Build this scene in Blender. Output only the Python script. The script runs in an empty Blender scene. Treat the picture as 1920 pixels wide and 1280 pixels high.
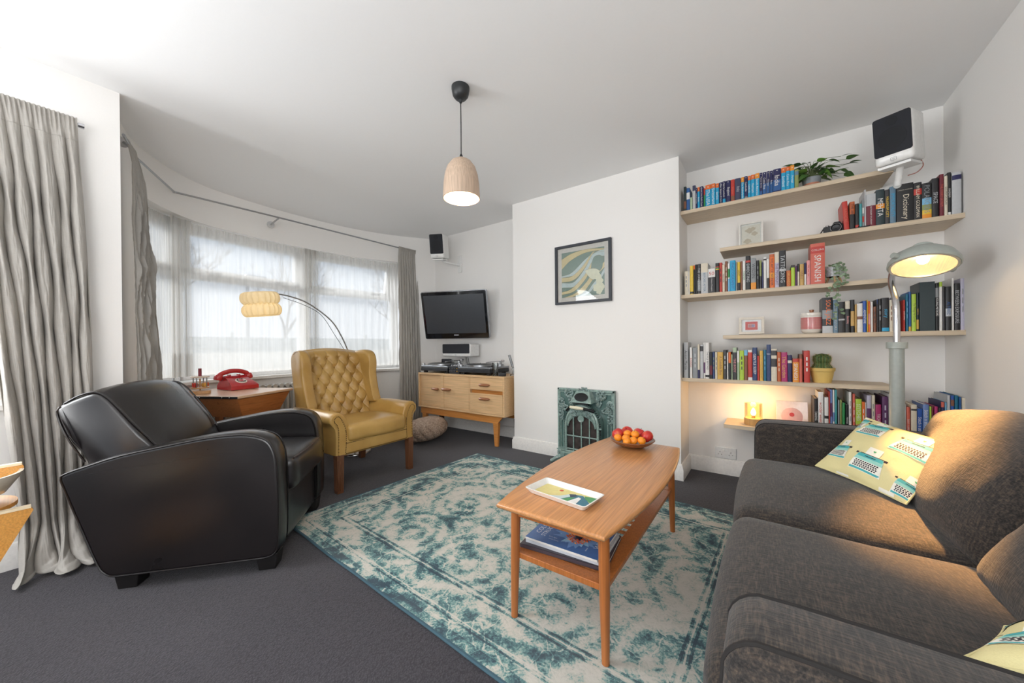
import bpy, bmesh, math, random
from mathutils import Vector, Matrix, noise
from math import sin, cos, pi, radians as R, sqrt, exp, atan2
random.seed(7)
SC = bpy.context.scene
COL = SC.collection

# ---------------------------------------------------------------- camera
F_PX, YAW, PITCH, ROLL, CAM_H = 670.36, R(35.556), R(-0.1353), R(-0.5561), 1.0286
fw = Vector((-sin(YAW)*cos(PITCH), cos(YAW)*cos(PITCH), sin(PITCH)))
rt = Vector((cos(YAW), sin(YAW), 0)); up = rt.cross(fw)
r2 = rt*cos(ROLL)+up*sin(ROLL); u2 = up*cos(ROLL)-rt*sin(ROLL)
cd = bpy.data.cameras.new('camera'); cam = bpy.data.objects.new('camera', cd); COL.objects.link(cam)
cam.matrix_world = Matrix(((r2.x, u2.x, -fw.x, 0), (r2.y, u2.y, -fw.y, 0), (r2.z, u2.z, -fw.z, CAM_H), (0, 0, 0, 1)))
cd.sensor_width = 36; cd.lens = 36*F_PX/1920; cd.shift_y = 10/1920; cd.clip_start = .02; cd.clip_end = 300
SC.camera = cam
SC.view_settings.view_transform = 'Standard'; SC.view_settings.look = 'None'
SC.view_settings.gamma = 1; SC.view_settings.use_curve_mapping = False
SC.view_settings.exposure = 0.29
# ---------------------------------------------------------------- sky
w = bpy.data.worlds.new('sky'); SC.world = w; w.use_nodes = True
nt = w.node_tree; nt.nodes.clear()
wo = nt.nodes.new('ShaderNodeOutputWorld'); bg = nt.nodes.new('ShaderNodeBackground')
tc = nt.nodes.new('ShaderNodeTexCoord'); sp = nt.nodes.new('ShaderNodeSeparateXYZ'); cr = nt.nodes.new('ShaderNodeValToRGB')
nt.links.new(tc.outputs['Generated'], sp.inputs[0]); nt.links.new(sp.outputs[2], cr.inputs[0]); nt.links.new(cr.outputs[0], bg.inputs[0]); nt.links.new(bg.outputs[0], wo.inputs[0])
cr.color_ramp.elements[0].position = .0; cr.color_ramp.elements[0].color = (.93, .95, 1, 1)
cr.color_ramp.elements[1].position = .45; cr.color_ramp.elements[1].color = (.62, .80, 1, 1)
bg.inputs[1].default_value = .74
# ---------------------------------------------------------------- daylight through the windows, plus added room fill
def area(name, loc, dirv, sx, sy, power, col=(1, 1, 1), spread=180):
    l = bpy.data.lights.new(name, 'AREA'); l.shape = 'RECTANGLE'; l.size = sx; l.size_y = sy; l.energy = power; l.color = col; l.spread = R(spread)
    o = bpy.data.objects.new(name, l); COL.objects.link(o); o.location = loc
    o.rotation_euler = Vector(dirv).to_track_quat('-Z', 'Z').to_euler(); return o
area('fill_rear', (-1.0, -2.62, 1.2), (0, .25, 1), 3.4, 2.0, 72, (1, .99, .975))  # added area light in the rear opening, tuned to fill room and ceiling
area('fill_right', (1.0, -1.45, 1.35), (-1, .9, .5), 1.6, 1.9, 52, (1, .99, .98))  # added area light outside a made-up window, brightens the bay side
area('daylight_side', (-2.98, -.75, 1.45), (1, .6, .0), 1.25, 1.2, 50, (.97, .985, 1))
sl = bpy.data.lights.new('hazy_sun', 'SUN'); sl.energy = 5.2; sl.angle = R(35); sl.color = (1, .98, .95)
so = bpy.data.objects.new('hazy_sun', sl); COL.objects.link(so); so.rotation_euler = Vector((1, .28, -.62)).to_track_quat('-Z', 'Z').to_euler()

# ---------------------------------------------------------------- materials
def lin(c):
    return tuple(((x/255)/12.92 if x/255 <= .04045 else ((x/255+.055)/1.055)**2.4) for x in c)+(1,)
MATS = {}
def newmat(name):
    m = bpy.data.materials.new(name); m.use_nodes = True
    return m, m.node_tree, m.node_tree.nodes['Principled BSDF']
def N(nt, t, **k):
    n = nt.nodes.new(t)
    for a, b in k.items(): setattr(n, a, b)
    return n
def coords(nt, scale=(1, 1, 1), rot=(0, 0, 0)):
    t = N(nt, 'ShaderNodeTexCoord'); mp = N(nt, 'ShaderNodeMapping'); mp.inputs['Scale'].default_value = scale; mp.inputs['Rotation'].default_value = rot
    nt.links.new(t.outputs['Object'], mp.inputs[0]); return mp.outputs[0]
def tex_noise(nt, vec, scale, detail=4, rough=.5, dist=0):
    n = N(nt, 'ShaderNodeTexNoise'); n.inputs['Scale'].default_value = scale; n.inputs['Detail'].default_value = detail
    n.inputs['Roughness'].default_value = rough; n.inputs['Distortion'].default_value = dist; nt.links.new(vec, n.inputs['Vector']); return n.outputs['Fac']
def ramp(nt, fac, stops, interp='LINEAR'):
    c = N(nt, 'ShaderNodeValToRGB'); c.color_ramp.interpolation = interp
    while len(c.color_ramp.elements) < len(stops): c.color_ramp.elements.new(.5)
    for e, (p, col) in zip(c.color_ramp.elements, stops): e.position = p; e.color = col if len(col) == 4 else lin(col)
    nt.links.new(fac, c.inputs[0]); return c.outputs[0]
def bump(nt, b, h, strength, dist=.01):
    n = N(nt, 'ShaderNodeBump'); n.inputs['Strength'].default_value = strength; n.inputs['Distance'].default_value = dist
    nt.links.new(h, n.inputs['Height']); nt.links.new(n.outputs[0], b.inputs['Normal']); return n
def mix(nt, f, a, b, mode='MIX'):
    m = N(nt, 'ShaderNodeMix', data_type='RGBA', blend_type=mode)
    for i, v in ((0, f), (6, a), (7, b)):
        if hasattr(v, 'links'): nt.links.new(v, m.inputs[i])
        else: m.inputs[i].default_value = v
    return m.outputs[2]
def mth(nt, op, a, b=0, c=None):
    m = N(nt, 'ShaderNodeMath', operation=op)
    for i, v in enumerate((a, b) if c is None else (a, b, c)):
        if hasattr(v, 'links'): nt.links.new(v, m.inputs[i])
        else: m.inputs[i].default_value = v
    return m.outputs[0]
def flat(rgb, rough=.5, metal=0, name=None, coat=0, bumpsc=None, bstr=.1, var=0, spec=.5, sheen=0, emit=0, trans=0):
    key = (rgb, rough, metal, coat, bumpsc, bstr, var, spec, sheen, emit, trans)
    if key in MATS: return MATS[key]
    m, nt, b = newmat(name or 'paint_%d_%d_%d' % rgb); c = lin(rgb)
    b.inputs['Base Color'].default_value = c; b.inputs['Roughness'].default_value = rough; b.inputs['Metallic'].default_value = metal
    b.inputs['Coat Weight'].default_value = coat; b.inputs['Specular IOR Level'].default_value = spec; b.inputs['Sheen Weight'].default_value = sheen
    if trans: b.inputs['Transmission Weight'].default_value = trans
    if emit: b.inputs['Emission Color'].default_value = c; b.inputs['Emission Strength'].default_value = emit
    v = coords(nt)
    f = tex_noise(nt, v, bumpsc or 60, 3)
    if var or not bumpsc:
        vv = var or .05
        nt.links.new(ramp(nt, f, [(.3, tuple(x*(1-vv) for x in c[:3])+(1,)), (.7, tuple(min(1, x*(1+vv)) for x in c[:3])+(1,))]), b.inputs['Base Color'])
    if bumpsc: bump(nt, b, f, bstr)
    MATS[key] = m; return m
def wood(name, a, b_, axis=0, scale=1.0, rough=.4, coat=.1, c3=None, distort=1.6):
    m, nt, b = newmat(name)
    s = [9*scale]*3; s[axis] = .7*scale
    v = coords(nt, tuple(s)); f = tex_noise(nt, v, 1.6, 6, .6, distort)
    s2 = [160*scale]*3; s2[axis] = 3*scale
    g = tex_noise(nt, coords(nt, tuple(s2)), 1, 3)
    base = ramp(nt, f, [(.28, a), (.5, b_), (.72, c3 or a)])
    col = mix(nt, .35, base, ramp(nt, g, [(.35, tuple(x*.72 for x in b_)), (.65, tuple(min(255, x*1.1) for x in b_))]))
    nt.links.new(col, b.inputs['Base Color']); b.inputs['Roughness'].default_value = rough; b.inputs['Coat Weight'].default_value = coat; b.inputs['Coat Roughness'].default_value = .25
    bump(nt, b, g, .05, .002); return m
M_WALL = flat((243, 241, 238), .9, bumpsc=140, bstr=.03, var=.006, name='wall_paint', spec=.2)
M_CEIL = flat((245, 245, 245), .95, bumpsc=90, bstr=.02, var=.004, name='ceiling_paint', spec=.1)
M_TRIM = flat((236, 234, 230), .35, name='gloss_trim')
M_UPVC = flat((240, 240, 240), .3, name='window_plastic')
M_CHROME = flat((205, 205, 208), .12, 1, name='chrome')
M_STEEL = flat((170, 172, 175), .3, 1, name='brushed_steel')
M_BLACK = flat((22, 23, 26), .45, name='black_plastic')
M_WHITEP = flat((238, 238, 236), .3, name='white_plastic', coat=.2)
M_GRILLE = flat((44, 46, 52), .85, bumpsc=900, bstr=.4, name='speaker_cloth')
M_OAK = wood('pale_oak_shelf', (205, 184, 156), (216, 198, 172), 0, 1.2, .5, 0)
M_TEAK = wood('teak_tabletop', (192, 130, 76), (204, 144, 90), 1, 1.0, .33, .25, (184, 120, 68))
M_TEAKL = wood('teak_leg', (168, 98, 46), (182, 110, 56), 2, 1.0, .38, .2)
M_SIDE = wood('light_teak_veneer', (214, 172, 122), (226, 188, 142), 0, 1.1, .4, .1)
M_SIDED = wood('orange_teak_frame', (196, 126, 60), (208, 140, 72), 0, 1.1, .4, .1)
M_PINE = wood('oak_desk_side', (150, 88, 44), (176, 108, 58), 0, 1.6, .4, .2, (120, 66, 32), 3)
M_PINET = wood('oak_desk_top', (196, 160, 128), (210, 176, 146), 0, 1.4, .3, .4)
M_DARKW = wood('dark_mahogany', (86, 52, 34), (108, 68, 44), 2, 1.5, .35, .2)
M_BULB = None
def emis(name, rgb, strength):
    m, nt, b = newmat(name); b.inputs['Base Color'].default_value = lin(rgb); b.inputs['Emission Color'].default_value = lin(rgb); b.inputs['Emission Strength'].default_value = strength
    n = tex_noise(nt, coords(nt), 40); b.inputs['Roughness'].default_value = .4
    mr = N(nt, 'ShaderNodeMapRange'); mr.inputs[3].default_value = strength*.95; mr.inputs[4].default_value = strength*1.05; nt.links.new(n, mr.inputs[0]); nt.links.new(mr.outputs[0], b.inputs['Emission Strength'])
    return m
M_BULB = emis('lit_bulb', (255, 214, 150), 30)
def glassy(name, tint=(1, 1, 1), gloss=.12, alpha=.9, rough=.02):
    m, nt, b = newmat(name); nt.nodes.remove(b); out = nt.nodes['Material Output']
    t = N(nt, 'ShaderNodeBsdfTransparent'); t.inputs[0].default_value = tint+(1,); g = N(nt, 'ShaderNodeBsdfGlossy'); g.inputs['Roughness'].default_value = rough
    fr = N(nt, 'ShaderNodeFresnel'); fr.inputs[0].default_value = 1.45; mx = N(nt, 'ShaderNodeMixShader')
    f = mth(nt, 'MULTIPLY', fr.outputs[0], gloss/.04*.5); f = mth(nt, 'MINIMUM', f, 1.0)
    nt.links.new(f, mx.inputs[0]); nt.links.new(t.outputs[0], mx.inputs[1]); nt.links.new(g.outputs[0], mx.inputs[2]); nt.links.new(mx.outputs[0], out.inputs[0]); return m
M_PANE = glassy('window_glass', (.97, .985, 1), .06)
M_GLASS = glassy('clear_glass', (.93, .95, .95), .14)
def sheer_mat():
    m, nt, b = newmat('sheer_voile'); nt.nodes.remove(b); out = nt.nodes['Material Output']
    t = N(nt, 'ShaderNodeBsdfTransparent'); t.inputs[0].default_value = (1, 1, 1, 1)
    tl = N(nt, 'ShaderNodeBsdfTranslucent'); tl.inputs[0].default_value = lin((244, 243, 240)); df = N(nt, 'ShaderNodeBsdfDiffuse'); df.inputs[0].default_value = lin((240, 239, 236))
    mm = N(nt, 'ShaderNodeMixShader'); mm.inputs[0].default_value = .45; nt.links.new(tl.outputs[0], mm.inputs[1]); nt.links.new(df.outputs[0], mm.inputs[2])
    n = tex_noise(nt, coords(nt, (30, 30, 1.5)), 1, 3); mr = N(nt, 'ShaderNodeMapRange'); mr.inputs[1].default_value = .3; mr.inputs[2].default_value = .7; mr.inputs[3].default_value = .48; mr.inputs[4].default_value = .60
    nt.links.new(n, mr.inputs[0]); mx = N(nt, 'ShaderNodeMixShader'); nt.links.new(mr.outputs[0], mx.inputs[0]); nt.links.new(t.outputs[0], mx.inputs[1]); nt.links.new(mm.outputs[0], mx.inputs[2]); nt.links.new(mx.outputs[0], out.inputs[0]); return m
M_SHEER = sheer_mat()
def carpet_mat():
    m, nt, b = newmat('dark_grey_carpet'); v = coords(nt)
    a = tex_noise(nt, coords(nt, (90, 90, 1), (0, 0, R(12))), 1, 5, .7); big = tex_noise(nt, v, 1.3, 2)
    wv = N(nt, 'ShaderNodeTexVoronoi'); wv.inputs['Scale'].default_value = 170; nt.links.new(v, wv.inputs['Vector'])
    col = mix(nt, .5, ramp(nt, a, [(.3, (50, 49, 53)), (.7, (86, 84, 89))]), ramp(nt, big, [(.3, (61, 59, 64)), (.7, (72, 69, 74))]))
    nt.links.new(mix(nt, .35, col, ramp(nt, wv.outputs['Distance'], [(0, (88, 86, 90)), (.7, (42, 40, 44))])), b.inputs['Base Color'])
    b.inputs['Roughness'].default_value = 1; b.inputs['Specular IOR Level'].default_value = .05; b.inputs['Sheen Weight'].default_value = .15
    bump(nt, b, mth(nt, 'SUBTRACT', a, wv.outputs['Distance']), .5, .004); return m
def leather(name, a, b_, rough, crease=.12, coat=.2, sc=1):
    m, nt, b = newmat(name); v = coords(nt)
    n = tex_noise(nt, v, 5*sc, 4, .5); nt.links.new(ramp(nt, n, [(.3, a), (.7, b_)]), b.inputs['Base Color'])
    h = mth(nt, 'ADD', mth(nt, 'MULTIPLY', tex_noise(nt, v, 240, 2, .5), .2), mth(nt, 'MULTIPLY', tex_noise(nt, v, 9*sc, 3, .5), 1.4))
    mr = N(nt, 'ShaderNodeMapRange'); mr.inputs[3].default_value = rough-.07; mr.inputs[4].default_value = rough+.1; nt.links.new(n, mr.inputs[0]); nt.links.new(mr.outputs[0], b.inputs['Roughness'])
    b.inputs['Coat Weight'].default_value = coat; b.inputs['Coat Roughness'].default_value = .3; bump(nt, b, h, crease, .02); return m
M_DLEATH = leather('dark_brown_leather', (13, 10, 11), (23, 17, 17), .29, .04, .4)
M_TLEATH = leather('mustard_leather', (164, 126, 62), (186, 150, 84), .36, .10, .25)
def sofa_mat():
    m, nt, b = newmat('charcoal_weave')
    a = tex_noise(nt, coords(nt, (260, 34, 260)), 1, 3, .6); c = tex_noise(nt, coords(nt, (34, 260, 60)), 1, 3, .6)
    big = tex_noise(nt, coords(nt), 2.2, 3)
    c1 = ramp(nt, a, [(.38, (28, 27, 27)), (.5, (52, 50, 48)), (.68, (104, 89, 76))]); c2 = ramp(nt, c, [(.38, (30, 29, 29)), (.5, (54, 51, 49)), (.66, (96, 82, 70))])
    cc = mix(nt, .5, c1, c2); nt.links.new(mix(nt, .25, cc, ramp(nt, big, [(.3, (52, 50, 50)), (.7, (70, 64, 60))])), b.inputs['Base Color'])
    b.inputs['Roughness'].default_value = .95; b.inputs['Specular IOR Level'].default_value = .15; b.inputs['Sheen Weight'].default_value = .2
    bump(nt, b, mth(nt, 'ADD', a, c), .35, .003); return m
M_SOFA = sofa_mat()
def silk():
    m, nt, b = newmat('silver_taupe_silk'); n = tex_noise(nt, coords(nt), 3, 5, .6, 1); g = tex_noise(nt, coords(nt, (60, 60, 900)), 1, 2)
    nt.links.new(mix(nt, .3, ramp(nt, n, [(.3, (182, 178, 171)), (.7, (200, 196, 189))]), ramp(nt, g, [(.3, (168, 164, 158)), (.7, (206, 202, 196))])), b.inputs['Base Color'])
    b.inputs['Roughness'].default_value = .42; b.inputs['Sheen Weight'].default_value = .3; b.inputs['Specular IOR Level'].default_value = .4; bump(nt, b, n, .15, .02)
    tl = N(nt, 'ShaderNodeBsdfTranslucent'); tl.inputs[0].default_value = lin((214, 208, 198)); mx = N(nt, 'ShaderNodeMixShader'); mx.inputs[0].default_value = .28; out = nt.nodes['Material Output']
    nt.links.new(b.outputs[0], mx.inputs[1]); nt.links.new(tl.outputs[0], mx.inputs[2]); nt.links.new(mx.outputs[0], out.inputs[0]); return m
M_SILK = silk()
def rug_mat():
    m, nt, b = newmat('distressed_teal_rug'); v = coords(nt)
    t = N(nt, 'ShaderNodeTexCoord'); s = N(nt, 'ShaderNodeSeparateXYZ'); nt.links.new(t.outputs['Object'], s.inputs[0])
    # x along the long side (half length 1.15), y along the short side (half .8)
    dn = N(nt, 'ShaderNodeTexNoise'); dn.inputs['Scale'].default_value = 9; dn.inputs['Detail'].default_value = 3; nt.links.new(v, dn.inputs['Vector'])
    wob = mth(nt, 'MULTIPLY', mth(nt, 'SUBTRACT', dn.outputs['Fac'], .5), .05)
    ax = mth(nt, 'ABSOLUTE', s.outputs[0]); ay = mth(nt, 'ABSOLUTE', s.outputs[1])
    ex = mth(nt, 'SUBTRACT', 1.15, ax); ey = mth(nt, 'SUBTRACT', .82, ay); e = mth(nt, 'ADD', mth(nt, 'MINIMUM', ex, ey), mth(nt, 'MULTIPLY', wob, .25))
    def band(x, c, wd):  # 1 inside
        return mth(nt, 'LESS_THAN', mth(nt, 'ABSOLUTE', mth(nt, 'SUBTRACT', x, c)), wd)
    big = tex_noise(nt, v, 3.6, 5, .62, .7); mid = tex_noise(nt, v, 30, 6, .78, .6); fine = tex_noise(nt, v, 110, 4, .75)
    # diamond rosettes
    px = mth(nt, 'PINGPONG', mth(nt, 'ADD', s.outputs[0], wob), .23); py = mth(nt, 'PINGPONG', mth(nt, 'ADD', s.outputs[1], wob), .23)
    rr = mth(nt, 'SQRT', mth(nt, 'ADD', mth(nt, 'MULTIPLY', px, px), mth(nt, 'MULTIPLY', py, py)))
    ring = mth(nt, 'SINE', mth(nt, 'MULTIPLY', rr, 75)); ring = mth(nt, 'MULTIPLY', ring, .045)
    an = mth(nt, 'ARCTAN2', s.outputs[1], s.outputs[0]); r0 = mth(nt, 'SQRT', mth(nt, 'ADD', mth(nt, 'MULTIPLY', s.outputs[0], s.outputs[0]), mth(nt, 'MULTIPLY', mth(nt, 'MULTIPLY', s.outputs[1], s.outputs[1]), 1.7)))
    petal = mth(nt, 'MULTIPLY', mth(nt, 'SINE', mth(nt, 'ADD', mth(nt, 'MULTIPLY', r0, 24), mth(nt, 'MULTIPLY', mth(nt, 'SINE', mth(nt, 'MULTIPLY', an, 8)), 1.3))), .05)
    vo = N(nt, 'ShaderNodeTexVoronoi', feature='DISTANCE_TO_EDGE'); vo.inputs['Scale'].default_value = 7
    wv = N(nt, 'ShaderNodeVectorMath', operation='ADD'); sc2 = N(nt, 'ShaderNodeVectorMath', operation='SCALE'); sc2.inputs[3].default_value = .12; nt.links.new(dn.outputs['Color'], sc2.inputs[0]); nt.links.new(v, wv.inputs[0]); nt.links.new(sc2.outputs[0], wv.inputs[1]); nt.links.new(wv.outputs[0], vo.inputs['Vector'])
    vein = mth(nt, 'MULTIPLY', mth(nt, 'LESS_THAN', vo.outputs['Distance'], .02), .07)
    val = mth(nt, 'ADD', mth(nt, 'ADD', mth(nt, 'MULTIPLY', big, .36), mth(nt, 'MULTIPLY', mid, .60)), mth(nt, 'MULTIPLY', fine, .31))
    val = mth(nt, 'ADD', mth(nt, 'ADD', val, ring), mth(nt, 'ADD', petal, vein))
    inb = mth(nt, 'LESS_THAN', e, .24); val = mth(nt, 'SUBTRACT', val, mth(nt, 'MULTIPLY', inb, .035))
    for c, wd, amt in ((.245, .005, -.10), (.232, .003, .12), (.217, .005, -.09), (.075, .004, -.09), (.09, .003, .10), (.02, .02, -.07)):
        val = mth(nt, 'ADD', val, mth(nt, 'MULTIPLY', band(e, c, wd), amt))
    col = ramp(nt, val, [(.47, (44, 66, 82)), (.535, (66, 102, 112)), (.58, (98, 144, 142)), (.615, (146, 174, 170)), (.65, (190, 190, 180)), (.74, (206, 202, 193))])
    gn = tex_noise(nt, v, 2.0, 2); col = mix(nt, mth(nt, 'MULTIPLY', gn, .25), col, lin((178, 182, 174)))
    nt.links.new(col, b.inputs['Base Color']); b.inputs['Roughness'].default_value = .95; b.inputs['Specular IOR Level'].default_value = .1
    bump(nt, b, mth(nt, 'ADD', fine, mid), .3, .004); return m

# ---------------------------------------------------------------- mesh helpers
class MB:
    def __init__(s): s.v = []; s.f = []; s.m = []
    def add(s, g, m=0, mtx=None):
        vs, fs = g; o = len(s.v)
        s.v += [tuple(mtx @ Vector(p)) for p in vs] if mtx is not None else [tuple(p) for p in vs]
        s.f += [tuple(i+o for i in f) for f in fs]; s.m += [m]*len(fs); return s
    def build(s, name, mats, parent=None, loc=(0, 0, 0), rotz=0, smooth=40, bevel=0, seg=2, subsurf=0, solid=0, kind=None):
        me = bpy.data.meshes.new(name); me.from_pydata(s.v, [], s.f); me.update()
        if not isinstance(mats, (list, tuple)): mats = [mats]
        for m in mats: me.materials.append(m)
        me.polygons.foreach_set('material_index', s.m)
        if smooth:
            me.polygons.foreach_set('use_smooth', [True]*len(s.f)); me.set_sharp_from_angle(angle=R(smooth))
        o = bpy.data.objects.new(name, me); COL.objects.link(o); o.location = loc; o.rotation_euler = (0, 0, rotz)
        if parent: o.parent = parent
        if solid: md = o.modifiers.new('s', 'SOLIDIFY'); md.thickness = solid; md.offset = 0
        if bevel:
            md = o.modifiers.new('b', 'BEVEL'); md.width = bevel; md.segments = seg; md.limit_method = 'ANGLE'; md.angle_limit = R(40); md.harden_normals = bool(smooth)
        if subsurf: md = o.modifiers.new('u', 'SUBSURF'); md.levels = subsurf; md.render_levels = subsurf
        if kind: o['kind'] = kind
        return o
def T(x=0, y=0, z=0, rx=0, ry=0, rz=0, s=None):
    m = Matrix.Translation((x, y, z)) @ Matrix.Rotation(rz, 4, 'Z') @ Matrix.Rotation(ry, 4, 'Y') @ Matrix.Rotation(rx, 4, 'X')
    if s: m = m @ Matrix.Diagonal((*s, 1))
    return m
def g_box(x0, x1, y0, y1, z0, z1):
    v = [(x0, y0, z0), (x1, y0, z0), (x1, y1, z0), (x0, y1, z0), (x0, y0, z1), (x1, y0, z1), (x1, y1, z1), (x0, y1, z1)]
    return v, [(0, 3, 2, 1), (4, 5, 6, 7), (0, 1, 5, 4), (1, 2, 6, 5), (2, 3, 7, 6), (3, 0, 4, 7)]
def g_prism(poly, h0, h1, axis=2):
    """closed polygon (ccw) in two axes, extruded along the third"""
    def P(a, b, h): return {2: (a, b, h), 1: (a, h, b), 0: (h, a, b)}[axis]
    n = len(poly); v = [P(a, b, h0) for a, b in poly]+[P(a, b, h1) for a, b in poly]
    f = [tuple(range(n))[::-1], tuple(range(n, 2*n))]+[(i, (i+1) % n, n+(i+1) % n, n+i) for i in range(n)]
    if axis == 1: f = [x[::-1] for x in f]
    return v, f
def g_frustum(x0, x1, y0, y1, z0, X0, X1, Y0, Y1, z1):
    v = [(x0, y0, z0), (x1, y0, z0), (x1, y1, z0), (x0, y1, z0), (X0, Y0, z1), (X1, Y0, z1), (X1, Y1, z1), (X0, Y1, z1)]
    return v, [(0, 3, 2, 1), (4, 5, 6, 7), (0, 1, 5, 4), (1, 2, 6, 5), (2, 3, 7, 6), (3, 0, 4, 7)]
def g_lathe(prof, n=32, cap=True):
    v = []; f = []
    for r, z in prof:
        for i in range(n): a = 2*pi*i/n; v.append((r*cos(a), r*sin(a), z))
    for j in range(len(prof)-1):
        for i in range(n): f.append((j*n+i, j*n+(i+1) % n, (j+1)*n+(i+1) % n, (j+1)*n+i))
    if cap:
        if prof[0][0] > 1e-4: f.append(tuple(range(n))[::-1])
        if prof[-1][0] > 1e-4: f.append(tuple(range((len(prof)-1)*n, len(prof)*n)))
    return v, f
def g_tube(pts, r, n=10, cap=True, closed=False):
    pts = [Vector(p) for p in pts]; k = len(pts); rr = r if isinstance(r, (list, tuple)) else [r]*k
    v = []; f = []; prev = None
    for i, p in enumerate(pts):
        a = pts[(i-1) % k] if (i > 0 or closed) else p; b = pts[(i+1) % k] if (i < k-1 or closed) else p
        t = (b-a).normalized()
        if prev is None: q = Vector((0, 0, 1)) if abs(t.z) < .9 else Vector((1, 0, 0)); x = t.cross(q).normalized()
        else: x = (prev-t*prev.dot(t)).normalized()
        prev = x; y = t.cross(x)
        for j in range(n): an = 2*pi*j/n; v.append(tuple(p+(x*cos(an)+y*sin(an))*rr[i]))
    for i in range(k-1 if not closed else k):
        i2 = (i+1) % k
        for j in range(n): f.append((i*n+j, i*n+(j+1) % n, i2*n+(j+1) % n, i2*n+j))
    if cap and not closed: f.append(tuple(range(n))[::-1]); f.append(tuple(range((k-1)*n, k*n)))
    return v, f
def g_grid(fn, nu, nv):
    v = [tuple(fn(i/nu, j/nv)) for j in range(nv+1) for i in range(nu+1)]
    return v, [(j*(nu+1)+i, j*(nu+1)+i+1, (j+1)*(nu+1)+i+1, (j+1)*(nu+1)+i) for j in range(nv) for i in range(nu)]
def g_sphere(r=1, n=12, m=8, c=(0, 0, 0), s=(1, 1, 1)):
    prof = [(max(1e-5, r*sin(pi*j/m)), -r*cos(pi*j/m)) for j in range(m+1)]
    v, f = g_lathe(prof, n, False); return [(x*s[0]+c[0], y*s[1]+c[1], z*s[2]+c[2]) for x, y, z in v], f
def g_soft(lx, ly, lz, r, n=10, puff=(0, 0, 0), fn=None):
    """rounded box centred on the origin, with pillow-like bulging"""
    v = {}; V = []; F = []
    hx, hy, hz = lx/2, ly/2, lz/2
    def vert(a, b, c):
        k = (round(a, 5), round(b, 5), round(c, 5))
        if k in v: return v[k]
        def ax(t, h):
            # concentrate samples at the corners
            return (1 if t > 0 else -1)*(h-(h)*(1-abs(t))**1.35) if abs(t) < 1 else t*h
        p = Vector((ax(a, hx), ax(b, hy), ax(c, hz)))
        q = Vector((max(-hx+r, min(hx-r, p.x)), max(-hy+r, min(hy-r, p.y)), max(-hz+r, min(hz-r, p.z)))); d = p-q
        # cube -> sphere for the rounded corner
        if d.length > 1e-9: d = d.normalized()*r
        o = q+d
        fx = cos(pi/2*min(1, abs(o.x/hx)))**.6; fy = cos(pi/2*min(1, abs(o.y/hy)))**.6; fz = cos(pi/2*min(1, abs(o.z/hz)))**.6
        o = Vector((o.x+(o.x/hx)*puff[0]*fy*fz, o.y+(o.y/hy)*puff[1]*fx*fz, o.z+(o.z/hz)*puff[2]*fx*fy))
        if fn: o = Vector(fn(o))
        v[k] = len(V); V.append(tuple(o)); return v[k]
    L = [-1+2*i/n for i in range(n+1)]
    for s in (-1, 1):
        for i in range(n):
            for j in range(n):
                a0, a1, b0, b1 = L[i], L[i+1], L[j], L[j+1]
                q = [(s, a0, b0), (s, a1, b0), (s, a1, b1), (s, a0, b1)]; q = q if s > 0 else q[::-1]; F.append(tuple(vert(*p) for p in q))
                q = [(a0, s, b0), (a0, s, b1), (a1, s, b1), (a1, s, b0)]; q = q if s > 0 else q[::-1]; F.append(tuple(vert(*p) for p in q))
                q = [(a0, b0, s), (a1, b0, s), (a1, b1, s), (a0, b1, s)]; q = q if s > 0 else q[::-1]; F.append(tuple(vert(*p) for p in q))
    return V, F
TXT = {}
def g_text(s, size=1.0):
    """flat glyph mesh in the XY plane, centred; returns geometry plus width, height"""
    if s not in TXT:
        cu = bpy.data.curves.new('lettering', 'FONT'); cu.body = s; cu.size = 1; cu.resolution_u = 2; cu.align_x = 'CENTER'
        ob = bpy.data.objects.new('lettering', cu); me = ob.to_mesh(); V = [tuple(p.co) for p in me.vertices]; Fc = [tuple(p.vertices) for p in me.polygons]
        ob.to_mesh_clear(); bpy.data.objects.remove(ob); bpy.data.curves.remove(cu)
        xs = [p[0] for p in V] or [0]; ys = [p[1] for p in V] or [0]
        cx, cy = (min(xs)+max(xs))/2, (min(ys)+max(ys))/2
        TXT[s] = ([(x-cx, y-cy, 0) for x, y, z in V], Fc, max(xs)-min(xs), max(ys)-min(ys))
    V, Fc, W_, H_ = TXT[s]; return ([(x*size, y*size, 0) for x, y, z in V], Fc), W_*size, H_*size
def fit_text(s, maxw, maxh):
    _, W_, H_ = g_text(s, 1); k = min(maxw/max(W_, 1e-4), maxh/max(H_, 1e-4)); return g_text(s, k)[0]
def thing(name, label, cat, loc=(0, 0, 0), rotz=0, group=None):
    o = bpy.data.objects.new(name, None); COL.objects.link(o); o.location = loc; o.rotation_euler = (0, 0, rotz); o.empty_display_size = .05
    return tag(o, label, cat, group)
def tag(o, label, cat, group=None):
    o['label'] = label; o['category'] = cat
    if group: o['group'] = group
    return o
def copy_tree(o, parent=None):
    c = o.copy(); COL.objects.link(c); c.parent = parent
    for ch in list(o.children): copy_tree(ch, c)
    return c
def arc(cx, cy, r, a0, a1, n): return [(cx+r*cos(R(a0+(a1-a0)*i/n)), cy+r*sin(R(a0+(a1-a0)*i/n))) for i in range(n+1)]
def spline(pts, n=8):
    P = [Vector(p) for p in pts]; P = [P[0]*2-P[1]]+P+[P[-1]*2-P[-2]]; out = []
    for i in range(1, len(P)-2):
        for k in range(n):
            t = k/n; a, b, c, d = P[i-1:i+3]
            out.append(.5*((2*b)+(c-a)*t+(2*a-5*b+4*c-d)*t*t+(3*b-a-3*c+d)*t**3))
    out.append(P[-2]); return out
def nz(x, y, z=0): return noise.noise(Vector((x, y, z)))

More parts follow.
